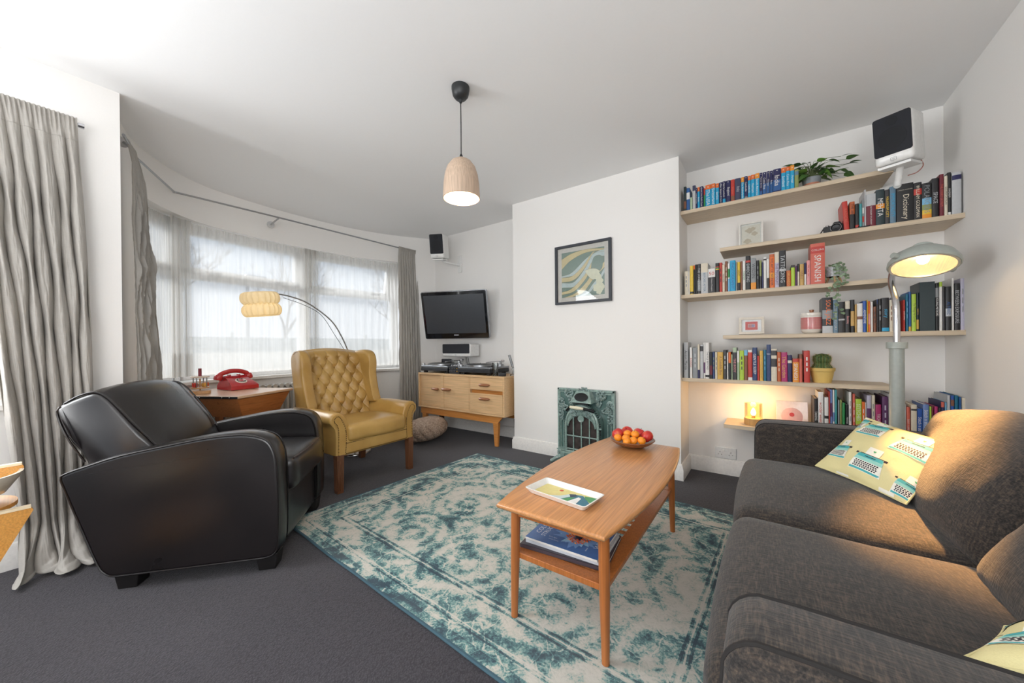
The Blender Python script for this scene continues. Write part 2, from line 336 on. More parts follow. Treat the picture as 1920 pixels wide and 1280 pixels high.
# ---------------------------------------------------------------- room shell
H = 2.45
YC, YA, XL, X1, X2, X3 = 2.9413, 3.2725, -2.9142, -2.081, -.5378, .8702
YB = -2.5
m = MB().add(g_box(-4.35, 1.1, YB-.2, YA+.2, -.06, 0)); m.build('floor', carpet_mat(), kind='structure', smooth=0)
m = MB().add(g_box(-4.6, 1.1, YB-.2, YA+.2, H, H+.1)); m.build('ceiling', M_CEIL, kind='structure', smooth=0)
m = MB().add(g_box(-3.95, X3+.2, YA, YA+.2, 0, H)); m.build('wall_back', M_WALL, kind='structure', smooth=0)
m = MB().add(g_box(X1, X2, YC, YA, 0, H)); m.build('wall_chimney_breast', M_WALL, kind='structure', smooth=0)
m = MB()
for b in ((YB-.2, -2.3, 0, H), (-2.3, -.6, 0, .35), (-2.3, -.6, 2.3, H), (-.6, YA, 0, H)): m.add(g_box(X3, X3+.2, *b))
m.build('wall_right', M_WALL, kind='structure', smooth=0)
m = MB()   # left wall with its own window, hidden mostly by the big curtain
for b in ((YB, -1.45, 0, H), (-1.45, -.06, 0, .78), (-1.45, -.06, 2.12, H), (-.06, .358, 0, H)): m.add(g_box(XL-.28, XL, *b))
m.build('wall_left', M_WALL, kind='structure', smooth=0)
m = MB()   # wall behind the camera, with the patio window
for b in ((-3.2, -2.75, 0, H), (-2.75, .75, 0, .05), (-2.75, .75, 2.2, H), (.75, X3, 0, H)): m.add(g_box(b[0], b[1], YB-.2, YB, b[2], b[3]))
m.build('wall_rear', M_WALL, kind='structure', smooth=0)
# curved bay
CV = spline([(XL-.2, .358), (-3.28, .405), (-3.50, .49), (-3.70, .63), (-3.87, .80), (-3.98, .98), (-4.05, 1.25), (-4.09, 1.75), (-4.04, 2.3), (-3.93, 2.68), (-3.80, 2.95), (-3.68, 3.13), (-3.58, YA)], 5)
CV = [Vector((p[0], p[1])) for p in CV]
def cnorm(i):
    a = CV[max(0, i-1)]; b = CV[min(len(CV)-1, i+1)]; t = (b-a).normalized(); return Vector((-t.y, t.x))   # outwards (to -X)
def curve_slab(i0, i1, z0, z1, t0=0, t1=.3):
    V = []; F_ = []
    for i in range(i0, i1+1):
        n = cnorm(i); a = CV[i]+n*t0; b = CV[i]+n*t1
        V += [(a.x, a.y, z0), (a.x, a.y, z1), (b.x, b.y, z1), (b.x, b.y, z0)]
    k = i1-i0
    for i in range(k):
        o = i*4; p = o+4; F_ += [(o, p, p+1, o+1), (o+1, p+1, p+2, o+2), (o+2, p+2, p+3, o+3), (o+3, p+3, p, o)]
    F_ += [(0, 1, 2, 3), (k*4+3, k*4+2, k*4+1, k*4)]
    return V, F_
NC = len(CV)-1; iW0 = 13; iW1 = 50
SILL, HEAD = .76, 2.115
m = MB().add(curve_slab(0, NC, 0, SILL-.03)).add(curve_slab(0, NC, HEAD, H)).add(curve_slab(0, iW0, SILL-.03, HEAD)).add(curve_slab(iW1, NC, SILL-.03, HEAD))
m.build('wall_bay', M_WALL, kind='structure', smooth=30)
m = MB().add(curve_slab(iW0-2, iW1+2, SILL-.03, SILL, -.045, .3)); m.build('trim_bay_sill', M_TRIM, kind='structure', bevel=.006)
# skirting boards
def skirt(name, poly):
    """poly: wall line points (x, y) with the room on the left hand side"""
    prof = [(0, 0), (.018, 0), (.018, .085), (.013, .095), (.013, .103), (.006, .118), (0, .12)]
    V = []; F_ = []; k = len(prof); P = [Vector(p) for p in poly]
    for i, p in enumerate(P):
        if i == 0: n = (P[1]-P[0]).normalized(); n = Vector((-n.y, n.x)); s = 1
        elif i == len(P)-1: n = (P[-1]-P[-2]).normalized(); n = Vector((-n.y, n.x)); s = 1
        else:
            a = (P[i]-P[i-1]).normalized(); b = (P[i+1]-P[i]).normalized(); na = Vector((-a.y, a.x)); nb = Vector((-b.y, b.x)); n = (na+nb).normalized(); s = 1/max(.3, n.dot(na))
        for o, z in prof: q = p+n*o*s; V.append((q.x, q.y, z))
    for i in range(len(P)-1):
        for j in range(k): F_.append((i*k+j, i*k+(j+1) % k, (i+1)*k+(j+1) % k, (i+1)*k+j))
    F_ += [tuple(range(k))[::-1], tuple(range((len(P)-1)*k, len(P)*k))]
    MB().add((V, F_)).build(name, M_TRIM, kind='structure', smooth=30)
skirt('baseboard_back', [(X3, YA), (X2, YA), (X2, YC), (X1, YC), (X1, YA), (-3.58, YA)])
skirt('baseboard_bay', [tuple(CV[i]) for i in range(NC, -1, -4)])
skirt('baseboard_left', [(XL-.25, .358), (XL, .358), (XL, YB)])
skirt('baseboard_right', [(X3, YB), (X3, YA)])

# ---------------------------------------------------------------- bay windows
M_FRAME = M_UPVC
WV = [(-3.80, .45), (-4.13, .80), (-4.23, 1.90), (-4.09, 2.99), (-3.92, 3.17)]
def window(idx, a, b, z0, z1, zt=None, vents=True, open_ang=0, label=None, outward=None):
    a = Vector(a); b = Vector(b); L_ = (b-a).length; ang = atan2(b.y-a.y, b.x-a.x)
    root = MB(); fr = .055
    root.add(g_box(0, L_, -.035, .035, z0, z0+fr)).add(g_box(0, L_, -.035, .035, z1-fr, z1)).add(g_box(0, fr, -.035, .035, z0, z1)).add(g_box(L_-fr, L_, -.035, .035, z0, z1))
    if zt: root.add(g_box(fr, L_-fr, -.035, .035, zt, zt+.05))
    o = root.build('window_%d' % idx, M_FRAME, loc=(a.x, a.y, 0), rotz=ang, bevel=.005, kind='structure')
    MB().add(g_box(fr-.01, L_-fr+.01, -.006, .006, z0+fr-.01, (zt or z1)-(0 if zt else fr)+.01)).build('pane', M_PANE, o, smooth=0)
    if zt:
        sz0, sz1 = zt+.05, z1-fr; sx0, sx1 = fr, L_-fr; s = .05
        sash = MB(); h = sz1-sz0
        for bb in ((sx0, sx1, 0, s), (sx0, sx1, h-s, h), (sx0, sx0+s, 0, h), (sx1-s, sx1, 0, h)): sash.add(g_box(bb[0], bb[1], -.045, .02, bb[2]-h, bb[3]-h))
        so = sash.build('vent_sash', M_FRAME, o, bevel=.005); so.location = (0, 0, sz1); so.rotation_euler = (open_ang, 0, 0)
        MB().add(g_box(sx0+s-.01, sx1-s+.01, -.006, .006, s-h-.01, -s+.01)).build('pane', M_PANE, so, smooth=0)
        if L_ > .6:
            for t in (.22, .80):
                hb = MB().add(g_box(sx0+(sx1-sx0)*t-.06, sx0+(sx1-sx0)*t+.06, -.075, -.05, -h+.015, -h+.03)).add(g_box(sx0+(sx1-sx0)*t-.012, sx0+(sx1-sx0)*t+.012, -.06, -.03, -h+.01, -h+.035))
                hb.build('window_handle', M_STEEL, so, bevel=.003)
    return o
window(1, WV[0], WV[1], SILL, HEAD+.02, 1.645)
window(2, WV[1], WV[2], SILL, HEAD+.02, 1.645)
window(3, WV[2], WV[3], SILL, HEAD+.02, 1.645, open_ang=R(10))
window(4, WV[3], WV[4], SILL, HEAD+.02, 1.645)
window(7, (X3+.08, -2.3), (X3+.08, -.6), .35, 2.3)  # unseen window, added as an opening for the right fill light
window(5, (XL-.16, -1.45), (XL-.16, -.06), .78, 2.12, 1.645)
# bay posts between the window units
for i, p in enumerate(WV):
    MB().add(g_lathe([(.05, SILL-.03), (.05, HEAD+.05)], 12)).build('trim_%d' % (i+1), M_FRAME, loc=(p[0], p[1], 0), kind='structure')
MB().add(g_box(XL-.28, XL+.03, -1.5, -.02, .75, .78)).build('trim_side_sill', M_TRIM, kind='structure', bevel=.005)
m = MB()
for b in ((-2.75, -2.69), (-1.60, -1.54), (-.43, -.37), (.69, .75)): m.add(g_box(b[0], b[1], YB-.13, YB-.07, .05, 2.2))
for z in ((.05, .12), (2.13, 2.2)): m.add(g_box(-2.75, .75, YB-.13, YB-.07, *z))
wd = m.build('window_6', M_FRAME, kind='structure', bevel=.005)
MB().add(g_box(-2.7, .7, YB-.105, YB-.095, .1, 2.15)).build('pane', M_PANE, wd, smooth=0)

# ---------------------------------------------------------------- outside
def outm(name, a, b_): 
    m, nt, b = newmat(name); nt.links.new(ramp(nt, tex_noise(nt, coords(nt), 4, 5), [(.3, a), (.7, b_)]), b.inputs['Base Color']); b.inputs['Roughness'].default_value = 1; return m
MB().add(g_box(-40, -4.6, -25, 30, -.35, -.3)).build('ground', outm('paved_ground', (214, 212, 208), (226, 224, 220)), kind='structure', smooth=0)
fen = thing('garden_fence', 'pale boarded garden fence beyond the bay window', 'fence', (-11, 3, -.3))
for i in range(10):
    f_ = MB()
    for k in range(12): f_.add(g_box(-.01, .01, k*.15+.004, k*.15+.146, 0, 1.62))
    for z in (.3, 1.35): f_.add(g_box(.01, .05, 0, 1.8, z, z+.07))
    o = f_.build('fence_panel', outm('weathered_board', (196, 193, 186), (210, 207, 200)) if i == 0 else bpy.data.materials['weathered_board'], fen, smooth=0); o.location = (0, -9+i*1.85, 0)
    p_ = MB().add(g_box(-.04, .04, 0, .05, 0, 1.75)).build('post', bpy.data.materials['weathered_board'], fen, smooth=0); p_.location = (0, -9+i*1.85-.05, 0)
M_BARK = outm('pale_bark', (150, 146, 144), (166, 162, 160))
def bare_tree(x, y, h, seed, label):
    rnd = random.Random(seed); m = MB()
    def br(p, d, L_, r, lv):
        q = p+d*L_; m.add(g_tube([p, (p+q)/2+Vector((rnd.uniform(-1, 1), rnd.uniform(-1, 1), 0))*L_*.05, q], [r, r*.8, r*.6], 5 if lv < 2 else 3))
        if lv >= 5: return
        for k in range(3 if lv < 4 else 4):
            dd = (d+Vector((rnd.uniform(-.8, .8), rnd.uniform(-.8, .8), rnd.uniform(-.1, .6)))).normalized(); br(q, dd, L_*rnd.uniform(.6, .8), r*.55, lv+1)
    br(Vector((0, 0, 0)), Vector((0, 0, 1)), h*.28, .11, 0)
    tag(m.build('bare_tree', M_BARK, loc=(x, y, -.3)), label, 'tree', 'bare trees outside')
bare_tree(-15.5, 2.6, 6.2, 3, 'leafless tree beyond the fence, seen behind the arc lamp shade')
bare_tree(-16, 6.5, 6.6, 5, 'leafless tree beyond the fence, seen through the middle of the bay')
bare_tree(-15, 11.5, 6.4, 8, 'leafless tree beyond the fence, seen behind the arc of the lamp')
lp = thing('street_lamp', 'faint street lamp with flat head beyond the window left pane', 'street lamp', (-14, 4.55, -.3))
MB().add(g_lathe([(.06, 0), (.045, 3.7)], 10)).build('pole', M_STEEL, lp)
MB().add(g_soft(.28, .6, .10, .04, 6)).build('lamp_head', M_STEEL, lp, loc=(0, .22, 3.72))

# ---------------------------------------------------------------- rug
def rug():
    # corners measured on the floor; slightly rotated
    cx, cy, rz = -1.125, 1.70, R(-2.4)
    lx, ly = 2.32, 1.64
    def fn(u, v):
        x = (u-.5)*lx; y = (v-.5)*ly
        e = .004*nz(x*2, y*2, 1); return (x+.010*nz(y*2, 3, 0)*abs(2*u-1), y+.010*nz(x*2.5, 7, 0)*abs(2*v-1), .011+e*.6)
    m = MB().add(g_grid(fn, 60, 44))
    nu = 60; nv = 44
    per = [i for i in range(nu+1)]+[j*(nu+1)+nu for j in range(1, nv+1)]+[nv*(nu+1)+i for i in range(nu-1, -1, -1)]+[j*(nu+1) for j in range(nv-1, 0, -1)]
    top = [m.v[i] for i in per]; o = len(m.v); m.v += [(x, y, .0005) for x, y, z in top]; k = len(per)
    for i in range(k): m.f.append((per[i], o+i, o+(i+1) % k, per[(i+1) % k])); m.m.append(1)
    ob = m.build('area_rug', [rug_mat(), flat((64, 92, 104), .95, name='rug_binding')], loc=(cx, cy, 0), rotz=rz, smooth=40)
    # bound edge
    t = MB(); zz = .008
    t.add(g_tube([(x*1.001, y*1.001, .007) for x, y, z in top], .0065, 6, closed=True)); t.build('bound_edge', flat((64, 92, 104), .95, name='rug_binding'), ob)
    tag(ob, 'large distressed teal and cream patterned rug under the coffee table', 'rug')
rug()

# ---------------------------------------------------------------- coffee table
def coffee_table():
    t = thing('coffee_table', 'teak boat-shaped coffee table with slatted lower shelf on the rug', 'coffee table', (-.605, 1.59, .012))
    hl, hw, ht = .565, .205, .445
    pl = []
    for k in range(-10, 11):
        s = k/10; pl.append((s*hl, -(hw+.055*(1-s*s))))
    pl[0] = (-hl+.006, -hw+.004)
    out = [(y, x) for x, y in pl]     # to (x,y)
    right = [(hw+.055*(1-(k/10)**2), k/10*hl) for k in range(-10, 11)]
    left = [(-x, y) for x, y in right[::-1]]
    poly = right+left
    def inset(p, d):
        c = []
        for x, y in p: r_ = sqrt(x*x+y*y); c.append((x-math.copysign(min(d, abs(x)), x), y-math.copysign(d, y)*(abs(y)/hl)**6))
        return c
    V = []; F_ = []; lay = [(.012, ht-.022), (.003, ht-.019), (0, ht-.012), (0, ht-.008), (.004, ht-.002), (.010, ht)]
    for d, z in lay: V += [(x, y, z) for x, y in inset(poly, d)]
    n = len(poly)
    for j in range(len(lay)-1):
        for i in range(n): F_.append((j*n+i, j*n+(i+1) % n, (j+1)*n+(i+1) % n, (j+1)*n+i))
    F_ += [tuple(range(n))[::-1], tuple(range((len(lay)-1)*n, len(lay)*n))]
    MB().add((V, F_)).build('tabletop', M_TEAK, t, smooth=50)
    for sx in (-1, 1):
        for sy in (-1, 1):
            b = Vector((sx*.178, sy*.495, 0)); a = Vector((sx*.172, sy*.487, ht-.02))
            MB().add(g_tube([b, b.lerp(a, .5), a], [.0125, .017, .0185], 16)).build('leg', M_TEAKL, t)
    # apron rails below the top
    for sy in (-1, 1): MB().add(g_box(-.165, .165, sy*.487-.009, sy*.487+.009, ht-.065, ht-.022)).build('apron', M_TEAKL, t, bevel=.002)
    sh = MB(); zs = .222
    for sx in (-1, 1): sh.add(g_box(sx*.150-.030, sx*.150+.030, -.47, .47, zs, zs+.018))
    for sy in (-1, 1): sh.add(g_box(-.175, .175, sy*.462-.026, sy*.462+.026, zs-.002, zs+.02))
    so = sh.build('shelf_frame', M_TEAKL, t, bevel=.003)
    for k in range(17):
        y = -.41+k*.051; MB().add(g_box(-.125, .125, y-.007, y+.007, zs+.003, zs+.013)).build('slat', M_TEAKL, t, bevel=.002)
coffee_table()

def fruit_bowl():
    M_B = wood('acacia_bowl', (96, 56, 34), (140, 90, 56), 0, 3, .3, .3, (176, 130, 92), 3)
    t = MB().add(g_lathe([(.0, .004), (.05, .0), (.062, .003), (.095, .018), (.118, .036), (.122, .041), (.118, .043), (.112, .038), (.088, .022), (.05, .012), (.0001, .011)], 48))
    o = t.build('fruit_bowl', M_B, loc=(-.625, 2.03, .458), smooth=50); tag(o, 'shallow dark wooden bowl of fruit at the far end of the coffee table', 'bowl')
    M_A = None
    m, nt, b = newmat('red_apple_skin'); s = coords(nt, (1, 1, 1)); n = tex_noise(nt, coords(nt, (30, 30, 8)), 1, 5)
    nt.links.new(ramp(nt, n, [(.3, (186, 34, 40)), (.55, (206, 62, 54)), (.75, (222, 140, 84))]), b.inputs['Base Color']); b.inputs['Roughness'].default_value = .28; M_A = m
    m, nt, b = newmat('orange_peel'); n = tex_noise(nt, coords(nt), 300, 2)
    nt.links.new(ramp(nt, n, [(.3, (238, 132, 24)), (.7, (250, 160, 44))]), b.inputs['Base Color']); b.inputs['Roughness'].default_value = .42; bump(nt, b, n, .25, .002); M_O = m
    ap = ['red apple at the left of the fruit bowl', 'red apple behind, second from the left in the fruit bowl', 'red apple behind, third from the left in the fruit bowl', 'red apple at the right of the fruit bowl']
    AP = [(-.076, -.014, .062), (-.046, .058, .062), (.026, .046, .064), (.078, .012, .063)]
    first = None
    for (x, y, z), l in zip(AP, ap):
        if first is None:
            g = g_sphere(.034, 20, 14); v = [(a, b_, c*.92-(.010*exp(-((a*a+b_*b_)/.00009)) if c > 0 else -.006*exp(-((a*a+b_*b_)/.00009)))) for a, b_, c in g[0]]
            first = thing('apple', l, 'apple', (0, 0, 0), 0, 'apples in the fruit bowl')
            MB().add((v, g[1])).build('fruit', M_A, first, smooth=80)
            MB().add(g_tube([(0, 0, .020), (.001, 0, .028), (.004, 0, .035)], .0012, 6)).build('stem', M_DARKW, first); a_ = first
        else: a_ = copy_tree(first); a_['label'] = l
        a_.location = (-.625+x, 2.03+y, .458+z); a_.rotation_euler = (.3*x*20, .4, x*50)
    OR_ = [(-.058, -.066, .053), (-.014, -.062, .056), (.028, -.070, .050), (.026, -.030, .076), (.068, -.056, .052), (-.018, -.022, .072), (.002, -.096, .046)]
    ol = ['leftmost orange in the fruit bowl', 'orange second from the left in the fruit bowl', 'orange at the front centre right of the fruit bowl', 'orange resting on the others between the red apples', 'rightmost orange in the fruit bowl', 'orange tucked among the apples in the middle of the bowl', 'orange lowest at the front rim of the fruit bowl']
    f2 = None
    for (x, y, z), l in zip(OR_, ol):
        if f2 is None:
            f2 = thing('orange', l, 'orange', (0, 0, 0), 0, 'oranges in the fruit bowl'); MB().add(g_sphere(.0225, 16, 12, s=(1, 1, .88))).build('fruit', M_O, f2, smooth=80)
            MB().add(g_lathe([(.0028, .0193), (.0024, .0204), (.0001, .0205)], 6)).build('stem_scar', flat((110, 120, 50), .7), f2); q = f2
        else: q = copy_tree(f2); q['label'] = l
        q.location = (-.625+x, 2.03+y, .458+z); q.rotation_euler = (x*8, y*9, x*30)
fruit_bowl()

def picture_tray():
    t = thing('picture_tray', 'white rectangular tray with sun and mountain picture on the coffee table', 'tray', (-.632, 1.212, .4585), R(-7))
    hx, hy = .135, .072
    V = []; F_ = []; lay = [(0, 0, 0), (hx-.014, hy-.014, 0), (hx, hy, .020), (hx-.004, hy-.004, .021), (hx-.020, hy-.020, .004), (0, 0, .004)]
    def rr(a, b, z, r=.012):
        if a == 0: return [(0, 0, z)]*20
        o = []
        for qx, qy, a0 in ((1, 1, 0), (-1, 1, 90), (-1, -1, 180), (1, -1, 270)):
            for k in range(5): an = R(a0+k*22.5); o.append((qx*(a-r)+r*cos(an), qy*(b-r)+r*sin(an), z))
        return o
    for a, b, z in lay: V += rr(a, b, z)
    for j in range(len(lay)-1):
        for i in range(20): F_.append((j*20+i, j*20+(i+1) % 20, (j+1)*20+(i+1) % 20, (j+1)*20+i))
    MB().add((V, F_)).build('dish', flat((236, 236, 232), .25, coat=.4, name='white_melamine'), t, smooth=35)
    cols = [flat((226, 214, 140), .4), flat((210, 96, 52), .4), flat((206, 222, 222), .4), flat((52, 118, 140), .4), flat((70, 150, 90), .4), flat((40, 60, 84), .4), flat((240, 240, 236), .4)]
    m = MB(); z = .0046; X, Y = hx-.022, hy-.022
    def poly(p, c, dz): m.add(([(x*X, y*Y, z+dz) for x, y in p], [tuple(range(len(p)))]), c)
    poly([(-1, -1), (1, -1), (1, 1), (-1, 1)], 0, 0)
    poly([(-.25+.075*cos(a*.5236), .55+.16*sin(a*.5236)) for a in range(12)], 1, .0003)
    poly([(-.55, -1), (-.05, -.3), (.12, .35), (.3, -.1), (.4, -1)], 2, .0003)
    poly([(.05, -1), (.35, .6), (.55, .75), (1, -.1), (1, -1)], 3, .0005)
    poly([(.12, .35), (.3, .62), (.42, .45), (.3, -.1)], 5, .0008)
    poly([(.1, -.9), (.25, -.2), (.42, .1), (.35, -.9)], 4, .0010); poly([(.35, -1), (.5, .3), (.62, .2), (.7, -1)], 6, .0012); poly([(.6, .75), (1, 1), (1, .0), (.75, .3)], 4, .0010)
    m.build('picture_inlay', cols, t, smooth=0)
picture_tray()

def magazines():
    z0 = .012+.222+.0205
    spec = [('art book with brown cover lying lowest on the coffee table shelf', (70, 62, 70), .33, .24, .014, R(6), -.005, .0),
            ('pale paperback in the middle of the magazine pile under the tabletop', (196, 200, 206), .30, .225, .012, R(3), 0, .005)]
    z = z0
    for l, c, a, b, h, rz, dx, dy in spec:
        o = MB().add(g_box(-a/2, a/2, -b/2, b/2, 0, h*.12)).add(g_box(-a/2, a/2, -b/2, b/2, h*.88, h)).add(g_box(-a/2+.002, a/2-.003, -b/2+.003, b/2-.003, h*.12, h*.88), 1).add(g_box(-a/2, a/2, -b/2, -b/2+.002, 0, h)).build('book', [flat(c, .35), flat((226, 222, 212), .8)], loc=(-.625+dx, 1.27+dy, z), rotz=rz, bevel=.0006, seg=1)
        tag(o, l, 'book', 'pile on the coffee table shelf'); z += h
    a, b, h = .29, .22, .008
    t = thing('magazine', 'blue magazine with an orange flower cover, top of the pile on the table shelf', 'magazine', (-.63, 1.27, z), R(2), 'pile on the coffee table shelf')
    MB().add(g_box(-a/2, a/2, -b/2, b/2, 0, h)).build('pages', flat((224, 222, 216), .7), t, bevel=.001)
    cols = [flat((74, 116, 178), .3, coat=.2), flat((232, 238, 244), .3), flat((122, 162, 216), .3), flat((206, 92, 40), .35), flat((236, 150, 60), .35), flat((30, 34, 60), .3), flat((156, 200, 234), .3)]
    m = MB().add(([(-a/2, -b/2, h+.0004), (a/2, -b/2, h+.0004), (a/2, b/2, h+.0004), (-a/2, b/2, h+.0004)], [(0, 1, 2, 3)]), 0)
    rnd = random.Random(3)
    for k in range(26):       # petals
        an = k*2.4+rnd.uniform(-.1, .1); L_ = rnd.uniform(.07, .105); wd = .018; c = 2 if k % 2 else 6
        p = [(.035+x*cos(an)-y*sin(an), -.01+(x*sin(an)+y*cos(an))*.85) for x, y in ((.02, 0), (L_*.5, -wd), (L_, 0), (L_*.5, wd))]
        p = [(max(-a/2+.002, min(a/2-.002, x)), max(-b/2+.002, min(b/2-.002, y))) for x, y in p]
        m.add(([(x, y, h+.0006+k*.00002) for x, y in p], [(0, 1, 2, 3)]), c)
    for k in range(60):
        an = k*2.39996; r_ = .045*sqrt((k+8)/68); x, y = .035+r_*cos(an), -.01+r_*sin(an)
        m.add(g_box(x-.0035, x+.0035, y-.002, y+.002, h+.0012, h+.0020+.001*(k % 3)), 3 if k % 3 else 4)
    m.add(g_lathe([(.016, 0), (.012, .003), (.0001, .004)], 16), 5, T(.035, -.01, h+.001))
    for s, x, y, wd, hh in (('COLOUR', -.118, 0, .15, .02), ('STRUCTURE', -.090, .0, .17, .018), ('WORK', .118, .0, .12, .022), ('form light', -.05, -.06, .06, .008), ('petal series', -.04, -.075, .06, .008), ('special', .09, -.07, .05, .008)):
        m.add(fit_text(s, wd, hh), 1, T(x, y, h+.0016, 0, 0, R(90) if abs(x) > .08 else 0))
    m.build('cover', cols, t, smooth=0)
magazines()

def g_panel(o2, ya, yb, r):
    """thick panel: closed outline in (x, z), clockwise seen from -y, extruded from ya to yb with rounded edges"""
    n = len(o2)
    def ins(d):
        r_ = []
        for i in range(n):
            a = Vector(o2[i-1]); b = Vector(o2[(i+1) % n]); t = (b-a).normalized(); r_.append((o2[i][0]-t.y*d, o2[i][1]+t.x*d))
        return r_
    lay = []
    for a in (90, 60, 30, 0): lay.append((r*(1-cos(R(a))), ya+r*(1-sin(R(a)))))
    for a in (0, 30, 60, 90): lay.append((r*(1-cos(R(a))), yb-r*(1-sin(R(a)))))
    V = []; F_ = []
    for d, y in lay: V += [(x, y, z) for x, z in ins(d)]
    for j in range(len(lay)-1):
        for i in range(n): F_.append((j*n+i, (j+1)*n+i, (j+1)*n+(i+1) % n, j*n+(i+1) % n))
    o = len(V); V += V[:n]+V[(len(lay)-1)*n:len(lay)*n]; F_ += [tuple(range(o, o+n)), tuple(range(o+n, o+2*n))[::-1]]
    return (V, F_), ins
# ---------------------------------------------------------------- sofa
def piping(pts, r=.005, closed=False, n=6): return g_tube(pts, r, n, closed=closed)
def sofa():
    S = thing('sofa', 'charcoal woven two-seat sofa along the right wall', 'sofa', (0, 0, 0))
    y0, y1 = .565, 2.35; at = .15; xf = -.055; xb = .84
    PIPE = flat((34, 31, 30), .9, name='sofa_piping')
    def arm(ya, yb, side):
        zt = .625
        ol = [(xf+.01, .09), (xf, .11), (xf-.004, .35), (xf-.002, zt-.07)]+[(xf+.055-.057*cos(R(a_)), zt-.055+.057*sin(R(a_))) for a_ in range(15, 90, 15)]+[(xf+.09, zt+.003), (.35, zt+.008), (xb-.06, zt+.003), (xb-.01, zt-.02), (xb, zt-.06), (xb, .11), (xb-.01, .09)]
        G, ins = g_panel([(x, z) for x, z in ol][::-1], ya, yb, .022); MB().add(G).build('armrest', M_SOFA, S, smooth=60)
        # piping round both sides of the arm, front and top
        for yy in (ya+.012, yb-.012):
            s_ = -1 if yy < (ya+yb)/2 else 1
            MB().add(g_tube([(x, yy-s_*.004, z) for x, z in ins(.002)], .0042, 6, closed=True)).build('piping', PIPE, S)
    arm(y0, y0+.145, -1); arm(y1-.15, y1, 1)
    # base
    MB().add(g_soft(xb-xf-.05, y1-y0-.28, .20, .02, 8)).build('base', M_SOFA, S, loc=((xf+xb)/2+.01, (y0+y1)/2, .20), smooth=80)
    MB().add(g_soft(.14, y1-y0-.02, .57, .05, 10, (.01, 0, .01))).build('back_frame', M_SOFA, S, loc=(.785, (y0+y1)/2, .42), smooth=80)
    yc0, yc1 = y0+.145, y1-.15; ym = (yc0+yc1)/2+.0
    def cush(ya, yb):
        def fn(o):
            # front edge rolls down
            return (o.x, o.y, o.z+.008*cos(o.y*9)*max(0, 1-abs(o.x)/.3))
        g = g_soft(.665, yb-ya-.004, .17, .05, 18, (.018, .006, .022), fn)
        MB().add(g).build('seat_cushion', M_SOFA, S, loc=(.235, (ya+yb)/2, .37), smooth=80)
    cush(yc0, ym); cush(ym, yc1)
    def backc(ya, yb, sag, lean, top):
        c = (yb+ya)/2; wd = yb-ya; ht = .42
        def fn(o):
            t = (o.z+ht/2)/ht; k = max(0, t)
            wr = .010*nz(o.y*6+c*9, o.z*7, o.x*4)+.004*nz(o.y*18, o.z*22, c)
            return (o.x+wr+.012*sin(o.z*13+o.y*5)*(1 if o.x < 0 else 0), o.y*(1-.05*t*t), o.z+sag*k*k*(abs(o.y)/wd*2)**2*-1+.012*nz(o.y*5, c, 2)*k)
        o_ = MB().add(g_soft(.19, wd+.0, ht, .07, 22, (.035, .01, .02), fn)).build('back_cushion', M_SOFA, S, loc=(.575, c, top-ht/2), smooth=80)
        o_.rotation_euler = (0, lean, 0); return o_
    backc(ym-.02, yc1-.015, .06, R(24), .792); backc(yc0+.01, ym-.03, .06, R(24), .788)
    for x in (.02, .72):
        for y in (y0+.07, y1-.07): MB().add(g_frustum(-.022, .022, -.022, .022, 0, -.03, .03, -.03, .03, .11)).build('leg', M_DARKW, S, loc=(x, y, 0), bevel=.003)
sofa()

